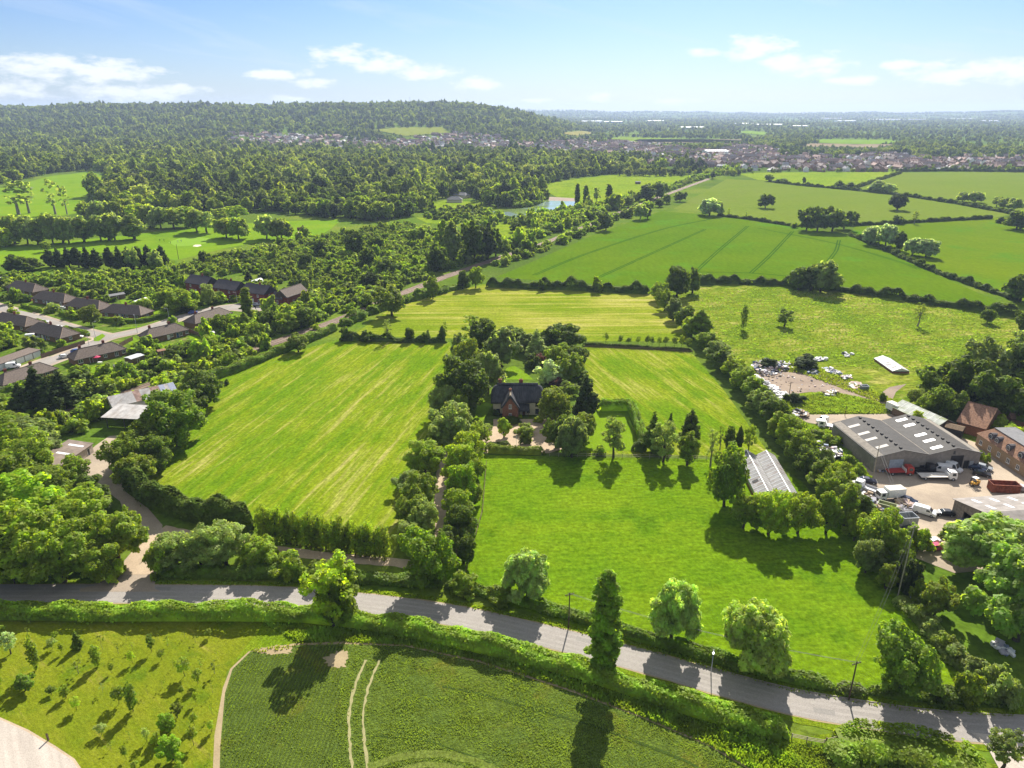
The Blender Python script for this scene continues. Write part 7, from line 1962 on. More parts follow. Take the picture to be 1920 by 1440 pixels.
def van(label, px, py, hd, paint_m, L=5.2, H=2.1, group=None, z=0.07):
    x, y = G(px, py)
    t = thing('panel_van', label, 'van', (x, y, z), hd, group)
    h = L / 2
    side_body([(-h, .35), (h - .05, .35), (h, .75), (h - .25, 1.05), (h - .95, 1.2), (h - 1.65, H - .08), (h - 2.0, H), (-h + .05, H), (-h, H - .2)], 1.95, .14).build('body', paint_m, t, bevel=.07)
    g = MB()
    for sgn in (-1, 1):
        y0 = sgn * .97
        g.face([(h - 1.1, y0, 1.2), (h - 1.62, y0 - sgn * .06, H - .35), (h - 2.2, y0 - sgn * .06, H - .35), (h - 2.2, y0, 1.2)])
    g.face([(h - .98, -.82, 1.26), (h - .98, .82, 1.26), (h - 1.56, .74, H - .16), (h - 1.56, -.74, H - .16)])
    g.build('windows', GLASS, t)
    for wx in (-h + 1.0, h - .95):
        for wy in (-.88, .88): wheel(t, wx, wy, .35)
    for wy in (-.7, .7): MB().box(h - .1, h + .01, wy - .15, wy + .15, .78, .98).build('headlight', LAMP, t)
    return t


def lorry(name, label, px, py, hd, cab_m, body=None, body_m=None, L=7.5, bodyh=2.4, flat_m=None, cat='lorry'):
    x, y = G(px, py)
    t = thing(name, label, cat, (x, y, 0.07), hd)
    h = L / 2
    side_body([(h - 1.9, .5), (h, .5), (h + .02, 1.3), (h - .12, 2.45), (h - 1.8, 2.55)], 2.2, .1).build('cab', cab_m, t, bevel=.07)
    g = MB()
    g.face([(h + .03, -.95, 1.45), (h + .03, .95, 1.45), (h - .08, .9, 2.25), (h - .08, -.9, 2.25)])
    for sgn in (-1, 1): g.face([(h - .35, sgn * 1.11, 1.45), (h - .45, sgn * 1.06, 2.2), (h - 1.3, sgn * 1.06, 2.2), (h - 1.3, sgn * 1.11, 1.45)])
    g.build('windows', GLASS, t)
    MB().box(-h, h - 1.5, -.5, .5, .55, .85).build('chassis', DKSTEEL, t)
    if body == 'box':
        MB().box(-h, h - 2.05, -1.2, 1.2, .95, .95 + bodyh).build('box_body', body_m, t, bevel=.04)
        MB().slab([(-h + .02, -1.18, .97 + bodyh), (h - 2.07, -1.18, .97 + bodyh), (h - 2.07, 1.18, .97 + bodyh), (-h + .02, 1.18, .97 + bodyh)], .02).build('box_roof', P_CREAM, t)
    elif body == 'flat':
        MB().slab([(-h, -1.25, .95), (h - 2.3, -1.25, 1.25), (h - 2.3, 1.25, 1.25), (-h, 1.25, .95)], .12).build('flat_bed', flat_m or body_m, t)
        MB().box(h - 2.2, h - 2.1, -1.2, 1.2, .9, 2.0).build('headboard', P_WHITE, t)
    elif body == 'open':
        b = MB().box(-h, h - 2.0, -1.15, 1.15, .9, 1.0).box(-h, h - 2.0, -1.2, -1.14, 1.0, 1.5).box(-h, h - 2.0, 1.14, 1.2, 1.0, 1.5).box(-h - .05, -h, -1.2, 1.2, .9, 1.5)
        b.build('tipper_body', body_m, t)
    for wx in (-h + 1.2, h - .9):
        for wy in (-.95, .95): wheel(t, wx, wy, .45, .3)
    for wy in (-.8, .8): MB().box(h - .02, h + .06, wy - .16, wy + .16, .75, .95).build('headlight', LAMP, t)
    MB().box(h - .02, h + .08, -1.0, 1.0, .5, .68).build('bumper', DKSTEEL, t)
    return t


R = math.radians
# the yard
van('white panel van parked in the open part of the yard', 1733, 964, R(-38), P_WHITE, 5.0, 2.0)
car('black car beside the barn wall, behind the white panel van', 1770, 966, R(172), P_BLACK)
car('navy car behind the box lorry', 1702, 942, R(-42), P_NAVY)
car('navy car at the yard edge behind the white crew cab', 1626, 905, R(-15), P_NAVY)
van('white van half hidden at the end of the boundary row', 1588, 902, R(-20), P_WHITE, 5.4, 2.4)
lorry('box_lorry', 'cream-topped white box lorry with cab towards the hedge', 1667, 936, R(188), P_WHITE, 'box', P_WHITE, 6.6, 2.2)
lorry('pickup_lorry', 'white crew cab lorry with orange light bar and open bed', 1624, 922, R(130), P_WHITE, 'open', P_SILVER, 5.6)
lorry('flatbed_lorry', 'white-cabbed flatbed lorry with empty pale bed across the yard', 1756, 898, R(-4), P_WHITE, 'flat', plain('pale_deck', (0.62, 0.57, 0.5)), 9.0)
lorry('red_lorry', 'low red flatbed lorry in the shade of the warehouse', 1685, 889, R(-2), P_RED, 'flat', P_RED, 6.6)
van('white van against the warehouse door, nose in the shade', 1762, 884, R(165), P_WHITE, 4.8, 2.2)
van('white high-roofed van reversing into the warehouse opening', 1783, 882, R(-52), P_WHITE, 5.2, 2.5)
lorry('open_trailer', 'dark open lorry between the red lorry and the van', 1728, 886, R(-3), P_BLACK, 'open', P_BLACK, 6.0)
car('dark pickup car in the shade at the warehouse corner', 1832, 882, R(-40), P_NAVY)
car('black car with shiny bonnet next to the dark pickup', 1840, 892, R(-30), P_BLACK)
car('grey car nearest the warehouse corner', 1843, 880, R(-40), P_GREY)
car('pale blue car beside the red skip at the photo edge', 1918, 921, R(-60), P_SILVER)
lorry('box_lorry', 'green and white lorry parked where the track leaves the yard', 1679, 776, R(-70), paint('green_cab', (0.04, 0.12, 0.09)), 'box', P_WHITE, 6.4, 2.2)
van('white cab without body beside the warehouse back corner', 1541, 794, R(200), P_WHITE, 3.4, 2.2)
lorry('scrap_lorry', 'stripped white lorry chassis behind the white cab', 1550, 803, R(160), P_WHITE, 'flat', P_SILVER, 5.0)
car('pink wrecked car by the lower yard fence', 1756, 1030, R(10), P_PINK, s=1.0)
car('white wrecked car beside the pink one', 1748, 1020, R(30), P_WHITE)
car('silver car half hidden by the pale willow', 1792, 1019, R(10), P_SILVER)
van('white van under the pale willow', 1812, 992, R(115), P_WHITE, 4.6, 2.2)
# forklift
x, y = G(1826, 910)
t = thing('forklift', 'yellow forklift truck near the red skip', 'forklift', (x, y, 0.07), R(200))
MB().box(-1.2, 1.0, -.6, .6, .3, .95).build('body', P_YEL, t, bevel=.08)
MB().box(-1.35, -.75, -.58, .58, .5, 1.25).build('counterweight', P_YEL, t, bevel=.1)
for xx in (-.55, .6):
    for yy in (-.5, .5): MB().box(xx - .04, xx + .04, yy - .04, yy + .04, .95, 2.1).build('cab_post', DKSTEEL, t)
MB().box(-.65, .7, -.6, .6, 2.1, 2.2).build('cab_roof', P_WHITE, t)
MB().box(1.02, 1.12, -.45, -.33, .1, 2.4).box(1.02, 1.12, .33, .45, .1, 2.4).box(1.02, 1.12, -.33, .33, 2.2, 2.35).build('mast', DKSTEEL, t)
for yy in (-.35, .35): MB().box(1.14, 2.3, yy - .06, yy + .06, .12, .18).build('fork', DKSTEEL, t)
MB().box(-.5, .1, -.25, .25, .95, 1.2).build('seat', BLACKP, t)
for xx in (-.85, .7):
    for yy in (-.58, .58): wheel(t, xx, yy, .32, .22)


def skip(label, px, py, hd, m, L=6.0, W=2.4, H=1.9):
    x, y = G(px, py)
    t = thing('skip_container', label, 'skip', (x, y, 0.07), hd)
    b = MB(); h = L / 2
    b.box(-h, h, -W / 2, W / 2, .15, .25)
    b.box(-h, h, -W / 2, -W / 2 + .08, .25, H); b.box(-h, h, W / 2 - .08, W / 2, .25, H); b.box(-h, -h + .08, -W / 2 + .081, W / 2 - .081, .25, H); b.box(h - .08, h, -W / 2 + .081, W / 2 - .081, .25, H)
    b.build('body', m, t)
    rb = MB()
    for k in range(7):
        u = -h + .3 + k * (L - .6) / 6
        rb.box(u - .06, u + .06, -W / 2 - .1, -W / 2 - .001, .2, H); rb.box(u - .06, u + .06, W / 2 + .001, W / 2 + .1, .2, H)
    rb.build('ribs', m, t)
    MB().box(-h - .05, h + .05, -W / 2 - .12, -W / 2 + .1, H, H + .12).box(-h - .05, h + .05, W / 2 - .1, W / 2 + .12, H, H + .12).box(-h - .05, -h + .1, -W / 2 + .101, W / 2 - .101, H, H + .12).box(h - .1, h + .05, -W / 2 + .101, W / 2 - .101, H, H + .12).build('rim', m, t)
    return t


skip('large rust-red open skip in front of the office block', 1880, 921, R(-6), RUST, 6.6, 2.6, 2.2)
skip('green-topped metal bin behind the box lorry', 1662, 955, R(-35), P_GREEN, 4.0, 1.8, 1.4)
skip('grey scrap bin piled with boards at the yard fence', 1699, 985, R(5), P_GREY, 3.6, 2.6, 2.6)
skip('small dark bin beside the fly-tipped heap', 1568, 863, R(10), P_BLACK, 1.8, 1.2, 1.4)
skip('round-cornered grey tank on the bare ground', 1620, 730, R(0), P_GREY, 2.4, 1.8, 1.3)
# estate vehicles
for l, px, py, hd, pm in (('white estate car on the road before the parasol bungalow', 122, 671, R(33), P_WHITE), ('dark blue car behind the white one at the parasol bungalow', 144, 661, R(33), P_BLUE), ('white car beside the lower corner bungalow', 146, 634, R(15), P_WHITE), ('red car on the drive of the second bungalow', 52, 565, R(12), P_RED),
                          ('white car on the drive of the third bungalow', 119, 580, R(10), P_WHITE), ('grey car on the third bungalow drive, nearer the road', 107, 580, R(10), P_GREY), ('blue car on the estate road bend', 362, 588, R(30), P_BLUE), ('dark car parked by the first red brick house', 376, 570, R(25), P_NAVY), ('black car parked by the middle red brick house', 423, 567, R(15), P_BLACK),
                          ('pale car beside the narrow poplar', 482, 573, R(10), P_SILVER), ('silver car next to the pale one by the poplar', 496, 573, R(10), P_SILVER), ('white car behind the lower corner bungalow', 110, 616, R(10), P_WHITE), ('pale car in the photo edge bungalow drive', 82, 606, R(10), P_SILVER)):
    car(l, px, py, hd, pm)
van('white van on the drive between second and third bungalow', 107, 572, R(12), P_WHITE, 5.0, 2.2)
van('white camper van beside the lower corner bungalow', 62, 636, R(20), P_WHITE, 5.0, 2.4)
van('white van behind the parasol bungalow trees', 26, 690, R(25), P_WHITE, 4.6, 2.2)
# parasol
x, y = G(183, 678)
t = thing('garden_parasol', 'pink garden parasol on the bungalow patio', 'parasol', (x, y, 0))
MB().tube((0, 0, 0), (0, 0, 2.4), .03).build('pole', WHITE, t)
cm = MB(); n = 8
for k in range(n):
    a0, a1 = 2 * math.pi * k / n, 2 * math.pi * (k + 1) / n
    cm.face([(0, 0, 2.6), (1.5 * math.cos(a0), 1.5 * math.sin(a0), 2.0), (1.5 * math.cos(a1), 1.5 * math.sin(a1), 2.0)])
    cm.face([(1.5 * math.cos(a0), 1.5 * math.sin(a0), 2.0), (1.5 * math.cos(a0), 1.5 * math.sin(a0), 1.82), (1.5 * math.cos(a1), 1.5 * math.sin(a1), 1.82), (1.5 * math.cos(a1), 1.5 * math.sin(a1), 2.0)])
cm.build('canopy', P_PINK, t)
x, y = G(188, 682)
t = thing('garden_table', 'patio table under the pink parasol', 'table', (x, y, 0))
MB().box(-.8, .8, -.45, .45, .7, .75).build('table_top', WHITE, t)
for sx in (-.7, .7):
    for sy in (-.38, .38): MB().box(sx - .03, sx + .03, sy - .03, sy + .03, 0, .7).build('leg', WHITE, t)


# ---- poles, lamps
def pole(label, px, by, ty, r=0.14, arms=1, name='utility_pole', h=None, m=POLEW):
    x, y = G(px, by); h = h or hgt(px, by, ty)
    t = thing(name, label, 'pole', (x, y, 0), R(20))
    MB().tube((0, 0, -.3), (0, 0, h), r, r * .7, 8).build('shaft', m, t)
    for k in range(arms):
        MB().box(-.9, .9, -.06, .06, h - .5 - k * .6, h - .38 - k * .6).build('crossarm', m, t)
        ins = MB()
        for u in (-.8, -.3, .3, .8): ins.tube((u, 0, h - .38 - k * .6), (u, 0, h - .2 - k * .6), .05, .03, 6)
        ins.build('insulators', plain('porcelain', (0.3, 0.3, 0.28)) if 'porcelain' not in bpy.data.materials else bpy.data.materials['porcelain'], t)
    return (x, y, h)


p1 = pole('dark utility pole on the lane verge near the dead hedge patch', 1591, 1313, 1240)
p2 = pole('utility pole in the lane hedge beside the tall poplar', 1066, 1178, 1111)
p3 = pole('pole with stay at the drive corner behind the lane hedge', 858, 1088, 1030, .1, 0)
p4 = pole('tall pale pole standing in the bramble strip below the yard', 1683, 1120, 985, .14, 1, m=PALEWOOD)
p5 = pole('tall pale pole standing before the warehouse front', 1636, 898, 835, .13, 0, m=PALEWOOD)
pole('short pole on the bare ground above the yard', 1480, 738, 716, .12, 1)
pole('pole behind the fly-tipped heap', 1503, 782, 762, .1, 0)
pole('pole on the track edge behind the warehouse', 1584, 780, 760, .1, 0)
pole('dark pole on the edge of the fairway', 335, 486, 458, .16, 0)
pole('pale flag pole on the hedge before the thatched house', 968, 850, 808, .05, 0, 'flag_pole', m=WHITE)
pole('pole at the lane bank beside the driveway wood', 28, 1095, 1060, .12, 0)
for A, B in ((p1, p4), (p4, p5), (p2, p1)):
    w_ = MB()
    for off in (-.3, .3):
        for k in range(10):
            u0, u1 = k / 10, (k + 1) / 10
            s0, s1 = -1.2 * 4 * u0 * (1 - u0), -1.2 * 4 * u1 * (1 - u1)
            w_.tube((A[0] + (B[0] - A[0]) * u0 + off, A[1] + (B[1] - A[1]) * u0, A[2] - .2 + (B[2] - A[2]) * u0 + s0), (A[0] + (B[0] - A[0]) * u1 + off, A[1] + (B[1] - A[1]) * u1, A[2] - .2 + (B[2] - A[2]) * u1 + s1), .022, n=4)
    l = {0: 'thin overhead wires from the verge pole to the bramble strip pole', 1: 'thin overhead wires from the bramble strip pole to the warehouse pole', 2: 'thin overhead wires along the lane hedge between its poles'}[((p1, p4), (p4, p5), (p2, p1)).index((A, B))]
    tag(w_.build('overhead_wire', DKSTEEL), l, 'wires')


def lamp(label, px, by, ty, hd):
    x, y = G(px, by); h = hgt(px, by, ty)
    t = thing('street_lamp', label, 'street lamp', (x, y, 0), hd)
    MB().tube((0, 0, -.1), (0, 0, h), .1, .06, 8).build('column', STEEL, t)
    MB().tube((0, 0, h - .05), (1.0, 0, h + .12), .045, n=6).build('bracket', STEEL, t)
    MB().box(.8, 1.4, -.13, .13, h + .05, h + .19).build('lantern', P_SILVER, t, bevel=.03)


lamp('street lamp on the corner green beside the street tree', 180, 637, 604, R(40))
lamp('street lamp beside the white parked car on the estate', 167, 647, 626, R(60))
lamp('street lamp at the bend before the dark garden hedge', 258, 625, 592, R(120))
lamp('street lamp on the road above the single bungalow', 318, 602, 578, R(200))
lamp('street lamp among the second bungalow front hedges', 120, 592, 566, R(-60))
lamp('street lamp on the parking by the narrow poplar', 445, 568, 548, R(200))
lamp('small lamp standard on the lane by the widest willow', 1333, 1262, 1218, R(-110))


# ---- fences and gates
def rail_fence(label, pix, posts=2.4, h=1.2, rails=2, m=PALEWOOD, world=None):
    pts = resample(world or GP(pix), posts)
    o = pts[0]
    t = thing('rail_fence', label, 'fence', (o[0], o[1], 0))
    ps = MB(); rl = MB()
    for x, y in pts: ps.box(x - o[0] - .06, x - o[0] + .06, y - o[1] - .06, y - o[1] + .06, -.1, h)
    for (x0, y0), (x1, y1) in zip(pts[:-1], pts[1:]):
        for k in range(rails):
            z = h * (.45 + .45 * k / max(1, rails - 1))
            rl.tube((x0 - o[0], y0 - o[1], z), (x1 - o[0], y1 - o[1], z), .05, n=4)
    ps.build('posts', m, t); rl.build('rails', m, t)


rail_fence('pale post and rail fence below the garden lawn and larches', [(1030, 856), (1100, 857), (1200, 859), (1325, 862)])
rail_fence('post and rail fence along the young tree row', [(1095, 652), (1200, 656), (1298, 662)], 3, 1.1, 2, TIMBER)
rail_fence('broken white rail in the bramble strip', [(1700, 1120), (1716, 1148), (1728, 1172)], 2.2, 1.3, 2, WHITE)
rail_fence('second broken rail in the bramble strip near the lane', [(1775, 1222), (1790, 1240)], 2, 1.2, 2, WHITE)
rail_fence('low rail fence beside the gap in the lane hedges', [(1484, 1386), (1512, 1392), (1545, 1398)], 2, 1.2, 3)
rail_fence('wooden fence beside the gravel drive below the sapling screen', [(545, 1022), (640, 1044), (722, 1054)], 2.6, 1.0, 2, TIMBER)
rail_fence('stock fence along the edge of the drive trees', [(868, 1095), (880, 1050), (905, 960), (912, 870)], 3, 1.1, 2, TIMBER)
for l, A, B in (('iron farm gate standing open at the driveway', (272, 1050), (285, 1040)), ('five-bar gate by the lane hedge gap', (1548, 1396), (1566, 1392))):
    loc, rz, L = frame_of(A, B)
    t = thing('field_gate', l, 'gate', loc, rz)
    L = max(L, 3.0)
    for x in (0, L): MB().box(x - .08, x + .08, -.08, .08, -.1, 1.4).build('post', TIMBER, t)
    b = MB()
    for k in range(5): b.box(.1, L - .1, -.03, .03, .25 + k * .22, .3 + k * .22)
    b.tube((.12, 0, .27), (L - .12, 0, 1.15), .03, n=4)
    b.build('bars', STEEL if 'iron' in l else PALEWOOD, t)
# white sign board by the driveway mouth
x, y = G(291, 1072)
t = thing('sign_board', 'small white sign board on a post at the driveway mouth', 'sign', (x, y, 0), R(-10))
MB().tube((0, 0, -.1), (0, 0, 1.5), .05).build('post', WHITE, t); MB().box(-.3, .3, -.07, -.04, .9, 1.7).build('board', WHITE, t)
x, y = G(188, 1074)
t = thing('sign_board', 'red and white sign on the bank beside the driveway', 'sign', (x, y, 0), R(15))
MB().tube((0, 0, -.1), (0, 0, 1.6), .05).build('post', STEEL, t); MB().box(-.3, .3, -.07, -.04, 1.0, 1.7).build('board', P_RED, t)
x, y = G(91, 1388)
t = thing('bollard', 'dark wooden post at the edge of the pale concrete', 'post', (x, y, 0))
MB().box(-.11, .11, -.11, .11, -.1, 1.25).build('post_shaft', TIMBER, t); MB().prism([(-.13, 1.25), (.13, 1.25), (0, 1.4)], 'x', -.13, .13).build('post_cap', TIMBER, t)


# ---- heaps of scrap and rubbish
def heap(name, label, pix, n, zmax, cols, seed, smin=.3, smax=1.6, flat=0.5):
    rng = random.Random(seed)
    P_ = GP(pix); xs = [p[0] for p in P_]; ys = [p[1] for p in P_]
    cx, cy = sum(xs) / len(xs), sum(ys) / len(ys)
    mb = MB(); k = 0
    while k < n:
        x, y = rng.uniform(min(xs), max(xs)), rng.uniform(min(ys), max(ys))
        if not bool(in_poly(np.array([x]), np.array([y]), P_)[0]): continue
        s = rng.uniform(smin, smax); a = rng.uniform(0, 3.14); w_ = s * rng.uniform(.3, 1); hh = s * rng.uniform(.08, flat) + .03
        z = rng.uniform(0, zmax) * rng.random(); tl = rng.uniform(-.4, .4); tl2 = rng.uniform(-.3, .3)
        M = Matrix.Translation((x - cx, y - cy, z + .05)) @ Matrix.Rotation(a, 4, 'Z') @ Matrix.Rotation(tl, 4, 'X') @ Matrix.Rotation(tl2, 4, 'Y')
        i0 = len(mb.v); mb.box(-s / 2, s / 2, -w_ / 2, w_ / 2, 0, hh, rng.randrange(len(cols)))
        mb.v[i0:] = [tuple(M @ Vector(v)) for v in mb.v[i0:]]
        k += 1
    o = mb.build(name, cols, None, (cx, cy, 0))
    tag(o, label, 'rubbish heap')


C_W = plain('white_rubbish', (0.72, 0.71, 0.7), 0.6); C_L = plain('lilac_grey_rubbish', (0.4, 0.38, 0.43), 0.7); C_D = plain('dark_rubbish', (0.05, 0.05, 0.055), 0.7); C_T = plain('tan_rubbish', (0.4, 0.3, 0.2), 0.8); C_B = plain('blue_rubbish', (0.18, 0.22, 0.32), 0.7); C_P = plain('pinkish_boards', (0.5, 0.38, 0.34), 0.8)
heap('rubbish_heap', 'long scrap heap at the back corner of the bare ground', [(1408, 695), (1412, 680), (1440, 680), (1480, 684), (1488, 692), (1455, 700), (1468, 706), (1430, 704)], 300, 1.7, [C_W, C_L, C_D, C_D, C_B, C_W, C_P], 1)
heap('rubbish_heap', 'white boards tipped along the hedge side of the bare ground', [(1401, 702), (1415, 705), (1445, 722), (1478, 742), (1462, 756), (1450, 735), (1425, 716)], 240, .8, [C_W, C_W, C_W, C_L], 2)
heap('rubbish_heap', 'grey scrap pile in the middle back of the bare ground', [(1506, 690), (1520, 688), (1538, 698), (1532, 704), (1515, 702)], 60, .9, [C_L, C_D, C_W, C_B], 3)
heap('rubbish_heap', 'bluish scrap strip on the meadow side of the bare ground', [(1541, 692), (1560, 692), (1578, 702), (1570, 706), (1552, 700)], 80, .6, [C_L, C_B, C_W, C_D], 4)
heap('rubbish_heap', 'pale plank pile next to the tank', [(1575, 706), (1590, 704), (1598, 710), (1580, 712)], 30, .5, [C_W, C_P, C_L], 5)
heap('rubbish_heap', 'plank frame scrap beside the grey tank', [(1592, 718), (1606, 716), (1620, 726), (1600, 730)], 36, .4, [C_P, C_W, C_T], 6, .4, 2.4, .15)
heap('rubbish_heap', 'small scrap pile in the weeds below the bare ground', [(1540, 738), (1562, 732), (1572, 738), (1550, 746)], 50, .5, [C_L, C_W, C_D, C_T], 7)
heap('rubbish_heap', 'white sheeted pile in the meadow behind the scrap', [(1526, 675), (1548, 673), (1550, 676), (1528, 678)], 26, .7, [C_W, C_W, C_L], 8)
heap('rubbish_heap', 'rusty and white scrap line in the meadow', [(1574, 663), (1590, 660), (1600, 666), (1592, 672)], 24, .4, [C_W, C_L, C_D], 9)
heap('rubbish_heap', 'black and white bags piled at the boundary above the yard', [(1480, 780), (1490, 772), (1512, 776), (1514, 783), (1490, 785)], 90, 1.2, [C_W, C_D, C_D, C_T, C_L], 10)
heap('rubbish_heap', 'fly-tipped white bags and boards on the bare slope beside the warehouse', [(1530, 840), (1545, 838), (1575, 848), (1578, 862), (1560, 868), (1545, 858)], 170, 1.2, [C_W, C_W, C_P, C_L, C_D, C_B], 11)
heap('rubbish_heap', 'pinkish boards at the top of the fly-tipped slope', [(1510, 832), (1520, 824), (1534, 830), (1530, 838), (1515, 836)], 50, .7, [C_P, C_W, C_D, C_L], 12)
heap('rubbish_heap', 'timber and scrap pile by the yard fence', [(1672, 945), (1700, 942), (1714, 955), (1700, 966), (1680, 962)], 120, 1.0, [C_T, C_D, C_P, C_L, C_D], 13, .4, 2.6, .2)
heap('rubbish_heap', 'dark scrap pile below the grey scrap bin', [(1690, 995), (1704, 992), (1708, 1005), (1694, 1008)], 50, .8, [C_D, C_D, C_L, C_B], 14)
heap('rubbish_heap', 'white bags lying in the shade of the willow', [(1860, 1212), (1872, 1206), (1902, 1220), (1898, 1232), (1878, 1228)], 46, .5, [C_W, C_B, C_W, C_L], 15, .4, 1.4)
heap('rubbish_heap', 'white boards leaning by the crew cab lorry', [(1614, 925), (1622, 922), (1640, 938), (1634, 942)], 18, .4, [C_W, C_L], 16, .8, 2.6, .12)
heap('rubbish_heap', 'engine parts and bins in the barn mouth', [(1800, 975), (1830, 975), (1838, 1000), (1810, 995)], 60, .9, [C_D, C_L, C_B, C_W], 17)
heap('rubbish_heap', 'white stones in the broad clipped hedge gap', [(1662, 1418), (1690, 1412), (1700, 1420), (1675, 1426)], 20, .6, [C_W, C_L], 18, .3, .9)


heap('rubbish_heap', 'loose litter scattered over the bare ground', [(1420, 700), (1500, 695), (1580, 712), (1640, 742), (1560, 735), (1480, 735), (1440, 722)], 110, .1, [C_W, C_L, C_D, C_T, C_P], 19, .2, .8)
heap('rubbish_heap', 'crates and drums stacked along the hedge side of the yard', [(1596, 912), (1606, 908), (1648, 950), (1680, 985), (1670, 990), (1632, 955)], 120, .9, [C_D, C_W, C_B, C_T, C_L], 20, .4, 1.5, .8)
heap('rubbish_heap', 'pallets and offcuts against the warehouse front', [(1645, 886), (1735, 883), (1735, 879), (1645, 881)], 50, .8, [C_T, C_D, C_L, C_B], 21, .4, 1.4, .6)

# ---- golfers on the green
def person(label, px, py, shirt, pose=0.3, hd=0.0):
    x, y = G(px, py)
    me = bpy.data.meshes.new('person')
    J = [(0, 0, .95), (0, 0, 1.2), (0, 0, 1.42), (0, .02, 1.56), (0, .03, 1.7), (.1, 0, .9), (.12, .05 + pose * .1, .5), (.13, 0, .06), (.13, .15, .04), (-.1, 0, .9), (-.12, -.05, .5), (-.14, -.1, .06), (-.14, .06, .04),
         (.2, 0, 1.4), (.26, .12, 1.15), (.12, .3, 1.0), (-.2, 0, 1.4), (-.26, .12, 1.15), (-.05, .3, 1.0)]
    E_ = [(0, 1), (1, 2), (2, 3), (3, 4), (0, 5), (5, 6), (6, 7), (7, 8), (0, 9), (9, 10), (10, 11), (11, 12), (2, 13), (13, 14), (14, 15), (2, 16), (16, 17), (17, 18)]
    Rr = [.15, .16, .14, .06, .11, .09, .065, .045, .04, .09, .065, .045, .04, .07, .05, .04, .07, .05, .04]
    me.from_pydata(J, E_, [])
    o = obj('person', me, None, (x, y, 0.1), hd)
    md = o.modifiers.new('skin', 'SKIN'); md.use_smooth_shade = True
    sv_ = me.skin_vertices[0].data
    for v, r in zip(sv_, Rr): v.radius = (r, r)
    sv_[0].use_root = True
    o.modifiers.new('sub', 'SUBSURF').levels = 1
    me.materials.append(shirt)
    tag(o, label, 'person')


for i, (l, px, py, m) in enumerate((('dark-clothed golfer standing on the fairway edge of the green', 300, 453, C_D), ('dark-clothed golfer stooping beside the first', 308, 453, C_D), ('golfer in pale clothes on the putting green', 334, 455, C_L), ('golfer in dark trousers at the hole', 340, 454, C_B), ('golfer at the far side of the hole', 320, 457, C_D))):
    person(l, px, py, m, .3, i * 1.3)

# ---- the mast on the hill
mx, my = 0.0, 0.0
dx, dy, dz = ray(769, 197)
yy = 3300.0; mx = dx / dy * yy; mz = float(terrain(mx, yy))
t = thing('radio_mast', 'thin radio mast standing on the wooded hill', 'mast', (mx, yy, mz))
_, dyt, dzt = ray(769, 180)
mh = CAM_H + dzt / dyt * yy - mz
mb = MB()
for k in range(3):
    a = k * 2.094
    mb.tube((2.0 * math.cos(a), 2.0 * math.sin(a), 0), (.5 * math.cos(a), .5 * math.sin(a), mh * .92), .22, n=5)
for k in range(12):
    z0 = mh * .92 * k / 12; r0 = 2.0 - 1.5 * k / 12
    for q in range(3):
        a, b = q * 2.094, (q + 1) * 2.094
        mb.tube((r0 * math.cos(a), r0 * math.sin(a), z0), (r0 * math.cos(b), r0 * math.sin(b), z0 + mh * .06), .14, n=4)
mb.build('lattice', STEEL, t)
MB().tube((0, 0, mh * .9), (0, 0, mh), .3, n=6).build('antenna', WHITE, t)

# ---- the town: houses one by one
RB = plain('town_brick', (0.27, 0.17, 0.125), 0.9); RT = plain('town_roof_brown', (0.27, 0.215, 0.19), 0.9); RT2 = plain('town_roof_grey', (0.33, 0.315, 0.32), 0.8); RT3 = plain('town_roof_red', (0.33, 0.22, 0.18), 0.9); RW = plain('town_render', (0.75, 0.73, 0.7), 0.8)


def town_house(L, D, e, r, wm, rm, n=1):
    mb = MB()
    mb.prism([(0, 0), (D, 0), (D, e), (D / 2, r), (0, e)], 'x', 0, L * n, 0)
    for (a, b, c, d) in (((-.3, -.4, e - .3), (L * n + .3, -.4, e - .3), (L * n + .3, D / 2, r + .12), (-.3, D / 2, r + .12)), ((L * n + .3, D + .4, e - .3), (-.3, D + .4, e - .3), (-.3, D / 2, r + .12), (L * n + .3, D / 2, r + .12))):
        mb.slab([a, b, c, d], .15, 1)
    for k in range(n):
        mb.box(L * k + L * .45, L * k + L * .45 + .9, D / 2 - .4, D / 2 + .4, r - .3, r + 1.1, 2)
        for z in (1.0, 3.4) if e > 4 else (1.0,):
            for u in (.18, .68):
                mb.box(L * (k + u), L * (k + u) + 1.3, -.07, -.002, z, z + 1.3, 3)
    return mb.mesh('house', [wm, rm, RB, GLASS])


TM = [town_house(9, 8, 5, 8.2, RB, RT), town_house(10, 8, 5, 8.0, RB, RT3), town_house(9, 8, 5, 8.2, RW, RT2), town_house(12, 8, 2.7, 5.4, RB, RT), town_house(8, 8, 5, 8.4, RB, RT, 3), town_house(14, 9, 2.8, 5.2, RW, RT2), town_house(7, 8, 5, 8.3, RB, RT3, 4)]
TWORD = ['brown-roofed brick house', 'red-roofed brick house', 'white grey-roofed house', 'low brown bungalow', 'brown-roofed brick terrace', 'low white bungalow', 'red-roofed brick terrace']
rngt = random.Random(3)
spec = {'slope': (22, 30, [0, 2, 2, 5, 0, 1], 'on the lower slope of the wooded hill'), 'slope_east': (24, 34, [0, 1, 2, 3, 0, 2], 'at the foot of the wooded hill'), 'mid': (26, 46, [0, 1, 2, 4, 6, 0, 1], 'in the middle of the far town'), 'terrace': (20, 24, [6, 1, 6, 4], 'in the terraced streets of the far town'),
        'east': (24, 56, [0, 1, 3, 3, 4, 2, 5], 'in the near streets of the far town'), 'far_east': (26, 34, [0, 2, 3, 1, 5], 'among the trees at the town end'), 'row': (20, 28, [4, 3, 4, 0, 3], 'beyond the railway and the pond pasture')}
